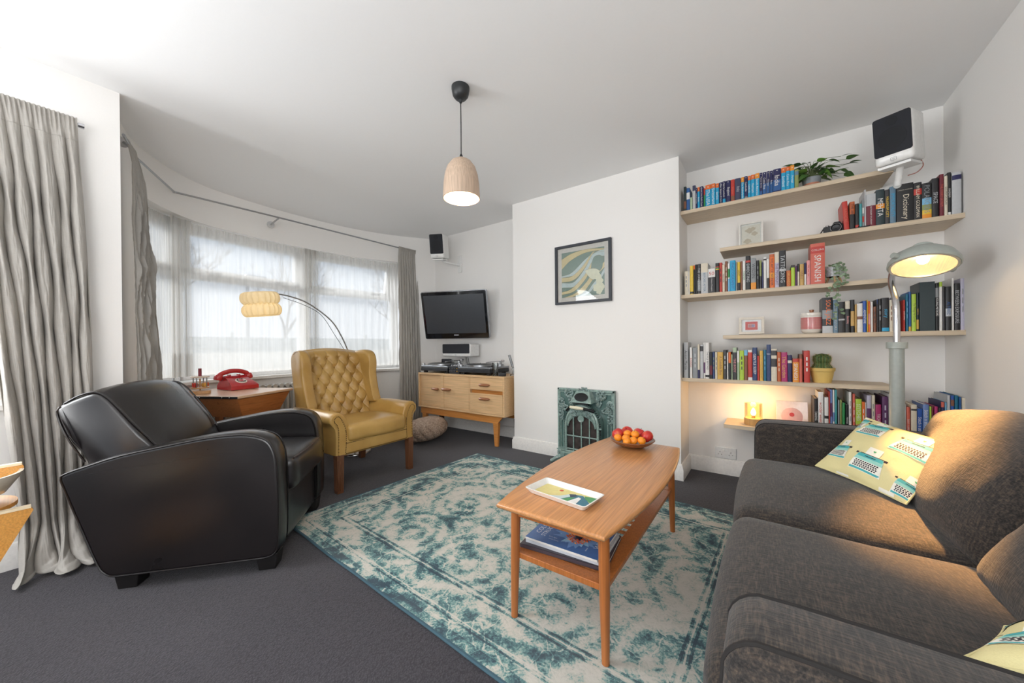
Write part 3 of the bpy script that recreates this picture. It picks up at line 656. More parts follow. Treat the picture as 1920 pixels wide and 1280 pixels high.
# ---------------------------------------------------------------- typewriter print cushions
def print_cushion(label, corners, thick=.13, flip=False, seed=0):
    """corners: A (u0v0), B (u1v0), C (u1v1), D (u0v1), top side faces (B-A)x(D-A)"""
    A, B, C_, D = [Vector(c) for c in corners]; nrm = (B-A).cross(D-A).normalized()
    rnd = random.Random(seed)
    def P(u, v, side=1, off=0):
        # corners are pulled out, edges bow in
        e = .05
        uu = u+(.5-u)*e*4*v*(1-v)*abs(2*u-1)*1.0; vv = v+(.5-v)*e*4*u*(1-u)*abs(2*v-1)*1.0
        base = A*(1-uu)*(1-vv)+B*uu*(1-vv)+C_*uu*vv+D*(1-uu)*vv
        h = (max(0, sin(pi*u))*max(0, sin(pi*v)))**.55*thick/2
        h += .004*nz(u*6+seed, v*6, side)*sin(pi*u)*sin(pi*v)+.005*sin(u*14+v*9)*(1-sin(pi*u)*sin(pi*v))*min(1, 8*min(u, 1-u, v, 1-v))
        return base+nrm*(side*h+off)
    root = thing('printed_cushion', label, 'cushion', tuple(A), 0, 'typewriter print cushions'); inv = -A
    M_C = flat((222, 212, 158), .85, bumpsc=500, bstr=.12, name='cream_cotton', var=.03)
    N_ = 36; m = MB().add(g_grid(lambda u, v: P(u, v)+inv, N_, N_)); g = g_grid(lambda u, v: P(u, v, -1)+inv, N_, N_); m.add((g[0], [f[::-1] for f in g[1]]))
    m.build('cover', M_C, root, smooth=80)
    edge = [P(i/20, 0)+inv for i in range(20)]+[P(1, i/20)+inv for i in range(20)]+[P(1-i/20, 1)+inv for i in range(20)]+[P(0, 1-i/20)+inv for i in range(20)]
    MB().add(g_tube(edge, .003, 6, closed=True)).build('seam', M_C, root)
    cols = [flat((236, 234, 222), .85, name='print_white'), flat((150, 208, 196), .85, name='print_pale_aqua'), flat((74, 172, 176), .85, name='print_aqua'), flat((44, 38, 52), .85, name='print_dark'), flat((84, 176, 112), .85, name='print_green')]
    pr = MB()
    def decal(poly, c, off, n=6):
        # convex quad/polygon in uv, subdivided over the surface
        if len(poly) == 4:
            a, b, c_, d = [Vector(q) for q in poly]
            def fn(s, t): q = a*(1-s)*(1-t)+b*s*(1-t)+c_*s*t+d*(1-s)*t; return P(max(0.001, min(.999, q.x)), max(0.001, min(.999, q.y)), 1, off)+inv
            pr.add(g_grid(fn, n, n), c)
        else:
            cc = sum((Vector(q) for q in poly), Vector((0, 0)))/len(poly)
            if not (0 < cc.x < 1 and 0 < cc.y < 1): return
            vs = [P(min(.999, max(.001, cc.x)), min(.999, max(.001, cc.y)), 1, off)+inv]+[P(min(.999, max(.001, x)), min(.999, max(.001, y)), 1, off)+inv for x, y in poly]
            k = len(poly); pr.add((vs, [(0, 1+i, 1+(i+1) % k) for i in range(k)]), c)
    def typewriter(u, v, s=.30):
        def q(pts): return [(u+x*s, v+y*s) for x, y in pts]
        def inside(pts): return all(-.02 < x < 1.02 and -.02 < y < 1.02 for x, y in pts)
        def rect(x0, x1, y0, y1, c, off, sk=0):
            pts = q([(x0, y0), (x1, y0), (x1+sk*-1, y1), (x0+sk, y1)])
            xs = [p[0] for p in pts]; ys = [p[1] for p in pts]
            if max(xs) < 0 or min(xs) > 1 or max(ys) < 0 or min(ys) > 1: return
            pts = [(min(1, max(0, x)), min(1, max(0, y))) for x, y in pts]; decal(pts, c, off)
        rect(-.22, .22, .34, .72, 0, .0012)                      # paper
        hx = [(.045*(16*sin(t)**3)/16, .05*(13*cos(t)-5*cos(2*t)-2*cos(3*t)-cos(4*t))/16) for t in [k*pi/8 for k in range(16)]]
        if inside(q(hx)): decal(q([(x, .56+y) for x, y in hx]), 4, .0022)
        rect(-.50, .50, -.38, .18, 0, .0012, .07); rect(-.47, .47, -.36, -.28, 2, .0014)
        rect(-.44, .44, .06, .32, 1, .0015, .03); rect(-.40, .40, .20, .34, 2, .0018, .02); rect(-.17, .17, .25, .28, 3, .0022)
        rect(-.50, -.42, .30, .38, 3, .0018); rect(.40, .50, .28, .37, 3, .0018); rect(-.36, .40, .345, .37, 3, .0016)
        for r_ in range(4):
            for k in range(10):
                cx = -.345+k*.073+(r_ % 2)*.02; cy = -.22+r_*.075; pts = q([(cx+.03*cos(a*1.0472), cy+.03*sin(a*1.0472)) for a in range(6)])
                if inside(pts): decal(pts, 3, .0020)
    for u, v, s in ((.17, .30, .27), (.56, .24, .33), (.30, .78, .33), (.78, .68, .33), (.98, .14, .27), (.0, .86, .27), (.56, 1.14, .33), (.35, -.22, .33), (.82, -.20, .33)): typewriter(u, v, s)
    pr.build('typewriter_print', cols, root, smooth=80)
    return root
print_cushion('typewriter print cushion in the far corner of the sofa, beside the lamp post', [(.17, 2.07, .485), (.375, 1.74, .485), (.55, 1.91, .665), (.36, 2.235, .69)], .10, seed=1)
print_cushion('typewriter print cushion against the near arm, cut by the frame corner', [(.205, .735, .60), (.56, .70, .70), (.68, .96, .70), (.325, .975, .545)], .09, seed=5)

# ---------------------------------------------------------------- dark leather club chair
def club_chair():
    Rz = R(48.4)
    S = thing('leather_club_chair', 'dark brown leather club chair on short block feet by the bay', 'armchair', (-2.348, .68, 0), Rz)
    hw = .36; at = .125
    out = [(-.255, .066), (0, .065), (.24, .065), (.315, .068), (.348, .088), (.358, .13), (.362, .30), (.358, .47), (.350, .545), (.325, .600), (.28, .628), (.20, .642), (.08, .636), (-.05, .616), (-.237, .582), (-.36, .545), (-.430, .520), (-.444, .50), (-.435, .46), (-.38, .29), (-.325, .125), (-.30, .085), (-.28, .070)]
    o2 = spline([(x, 0, z) for x, z in out], 3); o2 = [(p.x, p.z) for p in o2]
    def arm(s):
        y0 = s*hw; y1 = s*(hw-at); n = len(o2)
        cx = sum(p[0] for p in o2)/n; cz = sum(p[1] for p in o2)/n
        V = []; F_ = []
        lay = [(.014, y0, 1.0), (.009, y0-s*.0008, 1), (.005, y0-s*.003, 1), (0, y0-s*.010, 1), (-.002, (y0+y1)/2, 1), (0, y1+s*.03, 1), (.008, y1+s*.008, 1), (.014, y1, 1)]
        # inset along the local normal
        def ins(d):
            r_ = []
            for i, (x, z) in enumerate(o2):
                a = Vector(o2[i-1]); b = Vector(o2[(i+1) % n]); t = (b-a).normalized(); nn = Vector((-t.y, t.x)); r_.append((x+nn.x*d, z+nn.y*d))
            return r_
        for d, y, _ in lay: V += [(x, y, z) for x, z in ins(d)]
        for j in range(len(lay)-1):
            for i in range(n):
                q = (j*n+i, j*n+(i+1) % n, (j+1)*n+(i+1) % n, (j+1)*n+i); F_.append(q if s < 0 else q[::-1])
        o_ = len(V); V += V[:n]+V[(len(lay)-1)*n:len(lay)*n]; c0 = tuple(range(o_, o_+n)); c1 = tuple(range(o_+n, o_+2*n)); F_ += [c0[::-1], c1] if s < 0 else [c0, c1[::-1]]
        MB().add((V, F_)).build('armrest', M_DLEATH, S, smooth=60)
        MB().add(g_tube([(x, y0-s*.002, z) for x, z in ins(.004)], .0038, 6, closed=True)).build('piping', flat((20, 15, 15), .35, name='dark_piping'), S)
        MB().add(g_tube([(x, y1+s*.002, z) for x, z in ins(.006)[n//6:-n//4]], .0032, 6)).build('piping', flat((20, 15, 15), .35, name='dark_piping'), S)
    arm(-1); arm(1)
    # seat cushion, slightly proud at the front
    def fs(o): return (o.x, o.y, o.z+.010*cos(o.x*4)*cos(o.y*5)+.004*nz(o.x*8, o.y*8, 3)-.012*max(0, -o.x*2))
    MB().add(g_soft(.60, 2*(hw-at)-.01, .165, .035, 16, (.015, .0, .018), fs)).build('seat_cushion', M_DLEATH, S, loc=(.085, 0, .40), smooth=80)
    P = []
    for x, y in [(.375, -.21), (.385, -.1), (.387, 0), (.385, .1), (.375, .21)]: P.append((x, y, .478))
    MB().add(g_tube(spline(P, 4), .004, 6)).build('piping', flat((60, 46, 44), .3, name='dark_piping_light'), S)
    MB().add(g_soft(.62, 2*(hw-at)+.02, .27, .015, 8)).build('seat_base', M_DLEATH, S, loc=(.03, 0, .205), smooth=80)
    # backrest: loose cushion, leaning back, sitting between and above the arms
    pr = [(-.10, .34), (-.14, .48), (-.185, .58), (-.25, .675), (-.315, .765), (-.36, .82), (-.40, .842), (-.455, .825), (-.52, .79), (-.535, .755), (-.505, .66), (-.455, .535), (-.40, .36), (-.36, .20), (-.30, .12), (-.12, .16)]
    pp = [(p.x, p.z) for p in spline([(x, 0, z) for x, z in pr]+[(pr[0][0], 0, pr[0][1])], 3)][:-1]; n = len(pp)
    V = []; F_ = []; ys = [-.30, -.290, -.26, -.22, -.12, 0, .12, .22, .26, .290, .30]; cx = sum(p[0] for p in pp)/n; cz = sum(p[1] for p in pp)/n
    for y in ys:
        a = abs(y); k = 1-(0 if a < .22 else .03*((a-.22)/.08)**2)*1; d = 0 if a < .25 else (.018 if a > .295 else .005)
        yy = y
        for i, (x, z) in enumerate(pp):
            A = Vector(pp[i-1]); B = Vector(pp[(i+1) % n]); t = (B-A).normalized(); nn = Vector((t.y, -t.x))
            bul = .028*(1-(y/.30)**2)*max(0, min(1, (z-.5)*3))*(1 if x > -.5 else .3); dd = bul-d+.003*nz(y*7, z*7, x*5)
            squeeze = .235/.30 if z < .56 else (.235+.028*min(1, (z-.56)/.08))/.30
            V.append((x+nn.x*dd, y*squeeze, z+nn.y*dd))
    for j in range(len(ys)-1):
        for i in range(n): F_.append((j*n+i, (j+1)*n+i, (j+1)*n+(i+1) % n, j*n+(i+1) % n))
    F_ += [tuple(range(n)), tuple(range((len(ys)-1)*n, len(ys)*n))[::-1]]
    MB().add((V, F_)).build('backrest', M_DLEATH, S, smooth=60)
    for s in (-1, 1):
        Q = [(-.178, s*.234, .578), (-.243, s*.252, .672), (-.308, s*.256, .762), (-.355, s*.256, .818), (-.40, s*.256, .842), (-.455, s*.255, .828), (-.51, s*.252, .795)]
        MB().add(g_tube(spline(Q, 4), .004, 6)).build('piping', flat((20, 15, 15), .35, name='dark_piping'), S)
        Q = [(-.455, s*.232, .53), (-.503, s*.252, .65), (-.532, s*.256, .75), (-.52, s*.256, .785)]
        MB().add(g_tube(spline(Q, 4), .004, 6)).build('piping', flat((20, 15, 15), .35, name='dark_piping'), S)
    Q = [(-.545, y, .778-.006*0+.0*y) for y in (-.29, -.1, .1, .29)]
    for x, y in ((-.235, -.30), (.30, -.30), (-.235, .30), (.30, .30)):
        MB().add(g_frustum(-.035, .035, -.035, .035, 0, -.045, .045, -.042, .042, .075)).build('foot', flat((18, 15, 15), .5, name='black_wood'), S, loc=(x, y, 0), bevel=.004)
club_chair()

# ---------------------------------------------------------------- tufted wing chair (faces +X)
def wing_chair():
    S = thing('wing_chair', 'mustard leather button-tufted wing armchair with square wooden legs', 'armchair', (-2.76, 1.645, 0))
    ML = M_TLEATH; BR = flat((78, 58, 34), .35, .6, name='antique_brass')
    wd = .33
    for x, y in ((.285, -.305), (.285, .305), (-.30, -.255), (-.30, .255)):
        m = MB(); sk = -.04 if x < 0 else 0
        m.add(g_frustum(x+sk-.022, x+sk+.022, y-.022, y+.022, 0, x-.026, x+.026, y-.026, y+.026, .27))
        if x > 0:
            for k in (-1, 0, 1): m.add(g_box(x+.020, x+.0275, y+k*.012-.003, y+k*.012+.003, .02, .24)); m.add(g_box(x+k*.012-.003, x+k*.012+.003, y-.0275, y-.020, .02, .24))
        m.build('leg', M_DARKW, S, bevel=.002)
    MB().add(g_soft(.62, .66, .15, .02, 10, (.006, .004, 0))).build('seat_rail', ML, S, loc=(-.005, 0, .33), smooth=80)
    def fs(o): return (o.x, o.y*(1-.05*(o.x < 0)*abs(o.x)/.3), o.z+.006*nz(o.x*9, o.y*9, 1)-.02*max(0, -o.x)/.3)
    MB().add(g_soft(.54, .50, .12, .03, 16, (.014, .006, .016), fs)).build('seat_cushion', ML, S, loc=(.055, 0, .41), smooth=80)
    # arms: rolled, with scroll fronts
    def armprof(s):
        # section in (y, z); outside is s*+
        p = [(.235, .27), (.235, .45), (.245, .50), (.262, .535), (.292, .562), (.325, .570), (.355, .558), (.372, .530), (.370, .500), (.352, .478), (.338, .45), (.332, .40), (.335, .27)]
        return [(s*a, b) for a, b in p]
    for s in (-1, 1):
        p2 = [(p.x, p.z) for p in spline([(a, 0, b) for a, b in armprof(s)], 3)]; n = len(p2)
        cy = s*.30; cz = .40; V = []; F_ = []
        lay = [(-.34, .96), (-.2, .98), (.0, 1.0), (.15, 1), (.26, 1.0), (.290, 1.0), (.300, .97), (.302, .90)]
        for x, k in lay:
            drop = .012*max(0, -x)/.3
            V += [(x, cy+(a-cy)*k, (b-cz)*k+cz-drop if b > .3 else b) for a, b in p2]
        for j in range(len(lay)-1):
            for i in range(n):
                q = (j*n+i, j*n+(i+1) % n, (j+1)*n+(i+1) % n, (j+1)*n+i); F_.append(q if s > 0 else q[::-1])
        e0 = tuple(range(n)); e1 = tuple(range((len(lay)-1)*n, len(lay)*n)); F_ += [e0[::-1], e1] if s > 0 else [e0, e1[::-1]]
        MB().add((V, F_)).build('armrest', ML, S, smooth=60)
        # curved facing panel in front
        fp = [(.268, .27), (.262, .34), (.262, .42), (.272, .47), (.292, .512), (.305, .535), (.322, .545), (.340, .535), (.346, .515), (.338, .497), (.326, .485), (.318, .455), (.316, .40), (.318, .27)]
        f2 = [(p.x, p.z) for p in spline([(s*a, 0, b) for a, b in fp], 2)]; q = g_prism(f2 if s > 0 else f2[::-1], .301, .309, 0)
        MB().add(q).build('arm_facing', ML, S, smooth=30)
        nl = MB()
        P = spline([(0, s*a, b) for a, b in fp], 6); L_ = 0; last = P[0]
        for q in P[1:]:
            if (q-last).length > .0085: nl.add(g_sphere(.0035, 6, 4, (.310, q.y, q.z), (.6, 1, 1))); last = q
        nl.build('nailhead_trim', BR, S, smooth=80)
    nl = MB()
    for z in (.272, .345):
        k = 0
        while k < 62: nl.add(g_sphere(.0035, 6, 4, (.309, -.262+k*.00855, z+.01*0), (.6, 1, 1))); k += 1
    nl.build('nailhead_trim', BR, S, smooth=80)
    # tufted back: height field with diamond buttons
    W0, Z0, Z1 = .245, .40, 1.0
    rows = 7; btn = []
    for r_ in range(rows):
        z = Z0+.055+r_*.078
        xs = [-.15, -.05, .05, .15] if r_ % 2 == 0 else [-.20, -.10, 0, .10, .20]
        for y in xs: btn.append((y, z))
    def depth(y, z):
        d = 0; best = 9
        for by, bz in btn:
            r2 = ((y-by)/.030)**2+((z-bz)/.030)**2; d += .026*exp(-r2*.9)
        # pleat lines along the diamonds
        u = (y+.05)/.10; v = (z-Z0-.055)/.156
        a = abs(((u+v) % 1)-.5)*2; b = abs(((u-v) % 1)-.5)*2
        pl = max(exp(-((1-a)/.09)**2), exp(-((1-b)/.09)**2))
        if z < Z0+.055 or z > Z0+.055+(rows-1)*.078+.02: pl = max(exp(-(min((y+.05) % .10, .10-(y+.05) % .10)/.006)**2)*.8, 0)
        return d+.009*pl
    def bk(u, v):
        y = (u*2-1)*W0*(1+.10*v); z = Z0+(Z1-Z0)*v
        top = .030*cos(y*5.5)-.015; zz = z+top*v**3
        x = -.19-.20*v
        x += .025*(1-(u*2-1)**2)*(1-v)-depth(y, z)+.028
        if v > .9: t = (v-.9)/.1; x -= .055*(1-sqrt(max(0, 1-t*t)))*1.2
        if v < .05: x -= .02*(1-v/.05)
        return (x, y, zz)
    m = MB(); g = g_grid(bk, 110, 130); m.add((g[0], [f for f in g[1]]))
    # over the top and down the rear
    def rear(u, v):
        y = (u*2-1)*W0*1.10; a = bk(u, 1); t = v
        if t < .25: s_ = t/.25; return (a[0]-.055*s_, y, a[2]+.012*sin(pi*s_))
        s_ = (t-.25)/.75; return (a[0]-.055+.14*s_, y, a[2]-(a[2]-.30)*s_)
    m.add(g_grid(rear, 20, 12)); m.build('tufted_back', ML, S, smooth=80)
    for by, bz in btn:
        v = (bz-Z0)/(Z1-Z0); u = (by/(W0*(1+.10*v))+1)/2; q = bk(u, v); MB().add(g_sphere(.0075, 10, 6, (0, 0, 0), (.5, 1, 1))).build('button', flat((140, 102, 42), .4, name='leather_button'), S, loc=(q[0]+.003, q[1], q[2]), smooth=80)
    # wings
    for s in (-1, 1):
        # outline in (x, z)
        wo_ = [(-.36, .50), (-.20, .535), (-.125, .545), (-.145, .60), (-.178, .70), (-.200, .80), (-.200, .90), (-.222, .968), (-.27, 1.003), (-.34, 1.008), (-.42, .99), (-.462, .93), (-.43, .75)]
        o2 = [(p.x, p.z) for p in spline([(a, 0, b) for a, b in wo_]+[(wo_[0][0], 0, wo_[0][1])], 3)][:-1]; n = len(o2)
        cx, cz = -.28, .76; V = []; F_ = []
        def flare(x, z): return s*(.034*max(0, (x+.40)/.2)*(.4+.6*max(0, (z-.55)/.45)))
        lay = [(.225, .80), (.222, .93), (.230, .985), (.250, 1.0), (.275, 1.0), (.292, .985), (.296, .93), (.296, .6)]
        for y, k in lay: V += [(cx+(x-cx)*k, s*y*1.02+flare(x, z), cz+(z-cz)*k) for x, z in o2]
        for j in range(len(lay)-1):
            for i in range(n): q = (j*n+i, j*n+(i+1) % n, (j+1)*n+(i+1) % n, (j+1)*n+i); F_.append(q[::-1] if s > 0 else q)
        e0 = tuple(range(n)); e1 = tuple(range((len(lay)-1)*n, len(lay)*n)); F_ += [e0, e1[::-1]] if s > 0 else [e0[::-1], e1]
        MB().add((V, F_)).build('wing', ML, S, smooth=60)
        nl = MB(); P = spline([(x, s*.296+flare(x, z)+s*.003, z) for x, z in [(-.14, .56), (-.160, .62), (-.192, .70), (-.213, .80), (-.214, .90), (-.238, .960), (-.28, .990), (-.34, .994), (-.41, .975)]], 8); last = P[0]
        for q in P[1:]:
            if (q-last).length > .0085: nl.add(g_sphere(.0036, 6, 4, tuple(q))); last = q
        nl.build('nailhead_trim', BR, S, smooth=80)
    MB().add(g_box(-.40, -.34, -.26, .26, .27, .90)).build('back_panel', ML, S, bevel=.01)
wing_chair()

# ---------------------------------------------------------------- school desk by the bay
DK = (-2.967, .90); DA = R(117); DB = R(207)
e1 = Vector((cos(DA), sin(DA))); e2 = Vector((cos(DB), sin(DB)))
def desk():
    zt = .70
    S = thing('school_desk', 'old oak lidded school desk with tapered sides behind the club chair', 'desk', (DK[0], DK[1], 0), DA)
    # local: x along e1 (0..L1), y along e2 (0..L2)
    L1, L2 = .51, .66
    MB().add(g_box(0, L1, 0, L2, zt-.020, zt)).build('lid', M_PINET, S, bevel=.006)
    MB().add(g_frustum(.09, L1-.09, .05, L2-.03, zt-.165, .012, L1-.022, .012, L2-.01, zt-.021)).build('desk_box', M_PINE, S, bevel=.003)
    st = MB().add(g_box(.0, .004, 0.0, L2, zt-.021, zt-.005)); 
    st = MB().add(g_box(-.003, .0, .0, L2, zt-.018, zt-.003)); so = st.build('edge_strip', M_BLACK, S)
    for y in (.06, .12, .30, .50): MB().add(g_sphere(.004, 8, 6, (-.004, y, zt-.010))).build('screw', M_CHROME, so)
    for x in (.12, L1-.12):
        for y in (.08, L2-.08): MB().add(g_box(x-.02, x+.02, y-.02, y+.02, 0, zt-.16)).build('leg', M_PINE, S, bevel=.003)
    MB().add(g_box(.12, L1-.12, .07, .09, .12, .16)).build('stretcher', M_PINE, S, bevel=.002)
    MB().add(g_box(.12, L1-.12, L2-.09, L2-.07, .12, .16)).build('stretcher', M_PINE, S, bevel=.002)
desk()
def dpt(a, b): p = Vector(DK)+e1*a+e2*b; return (p.x, p.y)
def telephone():
    px, py = dpt(.405, .42)
    S = thing('rotary_telephone', 'red rotary dial telephone on the far side of the school desk', 'telephone', (px, py, .701), R(100))
    red = flat((176, 40, 44), .22, coat=.4, name='red_bakelite')
    # local: front is -y
    prof = [(-.115, 0), (-.115, .030), (-.105, .040), (-.01, .085), (.03, .105), (.06, .108), (.085, .095), (.095, .03), (.095, 0)]
    V = []; F_ = []; lay = [(-.098, .92, .0), (-.100, .98, 0), (-.093, 1, 0), (.093, 1, 0), (.100, .98, 0), (.098, .92, 0)]
    m = MB(); n = len(prof)
    for x, k, _ in lay:
        for y, z in prof:
            nar = 1-.28*max(0, (z-.03)/.08); V.append((x*nar, y*k, z*k))
    for j in range(len(lay)-1):
        for i in range(n): F_.append((j*n+i, (j+1)*n+i, (j+1)*n+(i+1) % n, j*n+(i+1) % n))
    F_ += [tuple(range(n)), tuple(range((len(lay)-1)*n, len(lay)*n))[::-1]]
    m.add((V, F_)).build('body', red, S, bevel=.006, seg=3, smooth=50)
    tilt = atan2(.045, .095)
    d = MB().add(g_lathe([(.040, 0), (.040, .004), (.036, .007), (.0001, .007)], 28)); dd = d.build('dial', flat((225, 215, 205), .3, name='dial_face'), S, loc=(0, -.052, .066)); dd.rotation_euler = (R(25), 0, 0)
    fw_ = MB()
    for k in range(10):
        a = R(60+k*30); fw_.add(g_lathe([(.0065, 0), (.0065, .0015), (.0001, .0015)], 10), 0, T(.027*cos(a), .027*sin(a), .007))
    fw_.add(g_lathe([(.016, 0), (.015, .003), (.0001, .003)], 20), 1, T(0, 0, .007)); fw_.build('finger_holes', [flat((70, 22, 24), .4), red], dd)
    MB().add(g_box(-.038, -.030, .030, .075, .085, .118)).add(g_box(.030, .038, .030, .075, .085, .118)).build('cradle', red, S, bevel=.003)
    P = spline([(-.105, .052, .108), (-.085, .052, .128), (-.04, .052, .142), (0, .052, .146), (.04, .052, .142), (.085, .052, .128), (.105, .052, .108)], 4)
    hs = MB().add(g_tube(P, [.018 if 3 < i < len(P)-4 else .020 for i in range(len(P))], 14)).add(g_lathe([(.0001, -.024), (.026, -.024), (.030, -.012), (.030, .004), (.024, .018), (.0001, .024)], 20), 0, T(-.108, .052, .100, 0, R(18), 0)).add(g_lathe([(.0001, -.024), (.026, -.024), (.030, -.012), (.030, .004), (.024, .018), (.0001, .024)], 20), 0, T(.108, .052, .100, 0, R(-18), 0))
    hs.build('handset', red, S, smooth=60)
    for x in (-.075, .075):
        for y in (-.09, .07): MB().add(g_lathe([(.008, -.001), (.008, .003)], 10)).build('rubber_foot', M_BLACK, S, loc=(x, y, 0))
    for o in S.children:
        if o.name.startswith('body'): o.location.z = .002
telephone()
def carousel():
    px, py = dpt(.12, .44); z = .7005
    S = thing('toy_carousel', 'small wooden and brass carousel ornament with red post on the desk', 'ornament', (px, py, z), R(20))
    wl = wood('pale_toy_wood', (190, 140, 96), (210, 166, 120), 0, 3, .4, .1)
    MB().add(g_prism([(.075*cos(R(a)), .055*sin(R(a))) for a in range(0, 360, 20)], 0, .022)).build('base', wl, S, bevel=.003)
    MB().add(g_lathe([(.005, .022), (.005, .035), (.052, .038), (.054, .046), (.005, .048), (.005, .11)], 28)).build('turntable', wl, S)
    MB().add(g_lathe([(.0001, .118), (.054, .118), (.056, .122), (.052, .127), (.0001, .128)], 28)).build('canopy', flat((208, 190, 172), .4, name='toy_canopy'), S)
    for k in range(4): a = R(30+k*90); MB().add(g_tube([(.042*cos(a), .042*sin(a), .046), (.042*cos(a), .042*sin(a), .118)], .0035, 8)).build('rod', M_STEEL, S)
    MB().add(g_tube([(0, 0, .128), (0, 0, .185)], .010, 16)).build('post', flat((124, 36, 48), .35, name='dark_red_paint'), S)
    for k, c in enumerate(((206, 84, 44), (190, 60, 50), (200, 150, 70), (206, 96, 52))):
        a = R(200+k*80); x, y = .038*cos(a), .038*sin(a)
        MB().add(g_soft(.030, .018, .030, .005, 4)).build('figure', flat(c, .4), S, loc=(x, y, .064), rotz=a)
carousel()

# ---------------------------------------------------------------- column radiator below the bay
def radiator():
    S = thing('column_radiator', 'metal column radiator under the bay sill behind the desk', 'radiator', (-3.93, 1.0, 0), R(92))
    mt = flat((196, 194, 190), .35, .3, name='radiator_paint')
    for k in range(14):
        x = k*.055; m = MB()
        for dy in (-.03, .03): m.add(g_tube([(x, dy, .12), (x, dy, .64)], .015, 8))
        m.add(g_tube([(x, -.035, .66), (x, .035, .66)], .021, 10)).add(g_tube([(x, -.035, .10), (x, .035, .10)], .021, 10)); m.build('column', mt, S)
    for z in (.10, .66): MB().add(g_tube([(-.01, 0, z), (.725, 0, z)], .012, 8)).build('pipe', mt, S)
    for x in (0, .715): MB().add(g_box(x-.012, x+.012, -.035, .035, 0, .10)).build('foot', mt, S)
radiator()

# ---------------------------------------------------------------- arc lamp
def arc_lamp():
    S = thing('arc_lamp', 'arching chrome floor lamp with pleated cream shade in front of the bay', 'floor lamp', (-3.30, 1.95, 0))
    MB().add(g_lathe([(.15, 0), (.15, .012), (.145, .02), (.02, .024), (.016, .05)], 40)).build('base', M_CHROME, S)
    pts = [(0, 0, .03), (0, .005, .5), (0, -.01, .80), (0, -.047, .959), (0, -.125, 1.138), (0, -.226, 1.285), (0, -.414, 1.417), (0, -.566, 1.467), (0, -.70, 1.478), (0, -.775, 1.462)]
    MB().add(g_tube(spline(pts, 6), .006, 10)).build('arc_pole', M_STEEL, S)
    MB().add(g_tube(spline([(0, -.625, 1.452), (0, -.46, 1.405), (0, -.31, 1.325), (0, -.19, 1.15), (0, -.075, .975)], 6), .0022, 6)).build('cable', M_BLACK, S)
    mm, nt, b = newmat('pleated_paper_shade'); b.inputs['Base Color'].default_value = lin((240, 222, 176)); b.inputs['Roughness'].default_value = .8
    n = tex_noise(nt, coords(nt), 30); nt.links.new(ramp(nt, n, [(.3, (244, 230, 196)), (.7, (250, 240, 212))]), b.inputs['Base Color'])
    tl = N(nt, 'ShaderNodeBsdfTranslucent'); tl.inputs[0].default_value = lin((250, 226, 170)); mx = N(nt, 'ShaderNodeMixShader'); mx.inputs[0].default_value = .4; out = nt.nodes['Material Output']
    nt.links.new(b.outputs[0], mx.inputs[1]); nt.links.new(tl.outputs[0], mx.inputs[2]); nt.links.new(mx.outputs[0], out.inputs[0])
    n_ = 96
    def sh(u, v):
        a = 2*pi*u; z = -.095+.19*v
        tier = (v*2) % 1 if v < 1 else 1; t = sin(pi*tier) if v < 1 else 0
        r = .106+.020*(t**.45 if t > 0 else 0)
        ph = 24*a/2+ (pi*.5 if v > .5 else 0)
        zig = .011*(1-abs(sin(11*a+(pi/2 if v > .5 else 0)))**.8)
        return ((r+zig*(.4+.6*t))*cos(a), (r+zig*(.4+.6*t))*sin(a), z+.004*cos(24*a)*(1 if .45 < v < .55 else 0))
    o = MB().add(g_grid(sh, 192, 24)).build('lamp_shade', mm, S, loc=(0, -.785, 1.382), smooth=25); o.rotation_euler = (R(7), 0, 0)
    MB().add(g_sphere(.028, 14, 10)).build('bulb', emis('warm_bulb', (255, 220, 170), 3), S, loc=(0, -.785, 1.37))
    MB().add(g_tube([(0, -.775, 1.465), (0, -.785, 1.40)], .010, 10)).build('lamp_holder', M_STEEL, S)
    l = bpy.data.lights.new('arc_lamp_light', 'POINT'); l.energy = .45; l.color = (1, .88, .66); l.shadow_soft_size = .03
    lo = bpy.data.objects.new('arc_lamp_light', l); COL.objects.link(lo); lo.parent = S; lo.location = (0, -.785, 1.345)
arc_lamp()

# ---------------------------------------------------------------- knitted pouf
def pouf():
    m, nt, b = newmat('knitted_taupe_yarn'); n = tex_noise(nt, coords(nt), 70, 4)
    nt.links.new(ramp(nt, n, [(.3, (128, 106, 92)), (.7, (190, 170, 152))]), b.inputs['Base Color']); b.inputs['Roughness'].default_value = .95; bump(nt, b, n, .5, .01)
    def fn(u, v):
        a = 2*pi*u; ph = pi*v; r = .235*max(1e-4, sin(ph))**.75; z = -.115*cos(ph)
        tw = a*16+ph*5
        k = 1+.085*(abs(sin(tw/2))**.5-.5)+.022*sin(ph*46+abs(sin(tw))*2)*abs(sin(tw/2))
        return (r*k*cos(a), r*k*sin(a), z*(1+.12*(k-1)*8*.1)+.0)
    o = MB().add(g_grid(fn, 256, 64)).build('knitted_pouf', m, loc=(-3.05, 2.62, .135), smooth=80); o.scale = (1, 1, 1); o.rotation_euler = (R(7), R(-6), 0)
    tag(o, 'round knitted taupe floor pouf between the wing chair and the sideboard', 'pouf')
pouf()

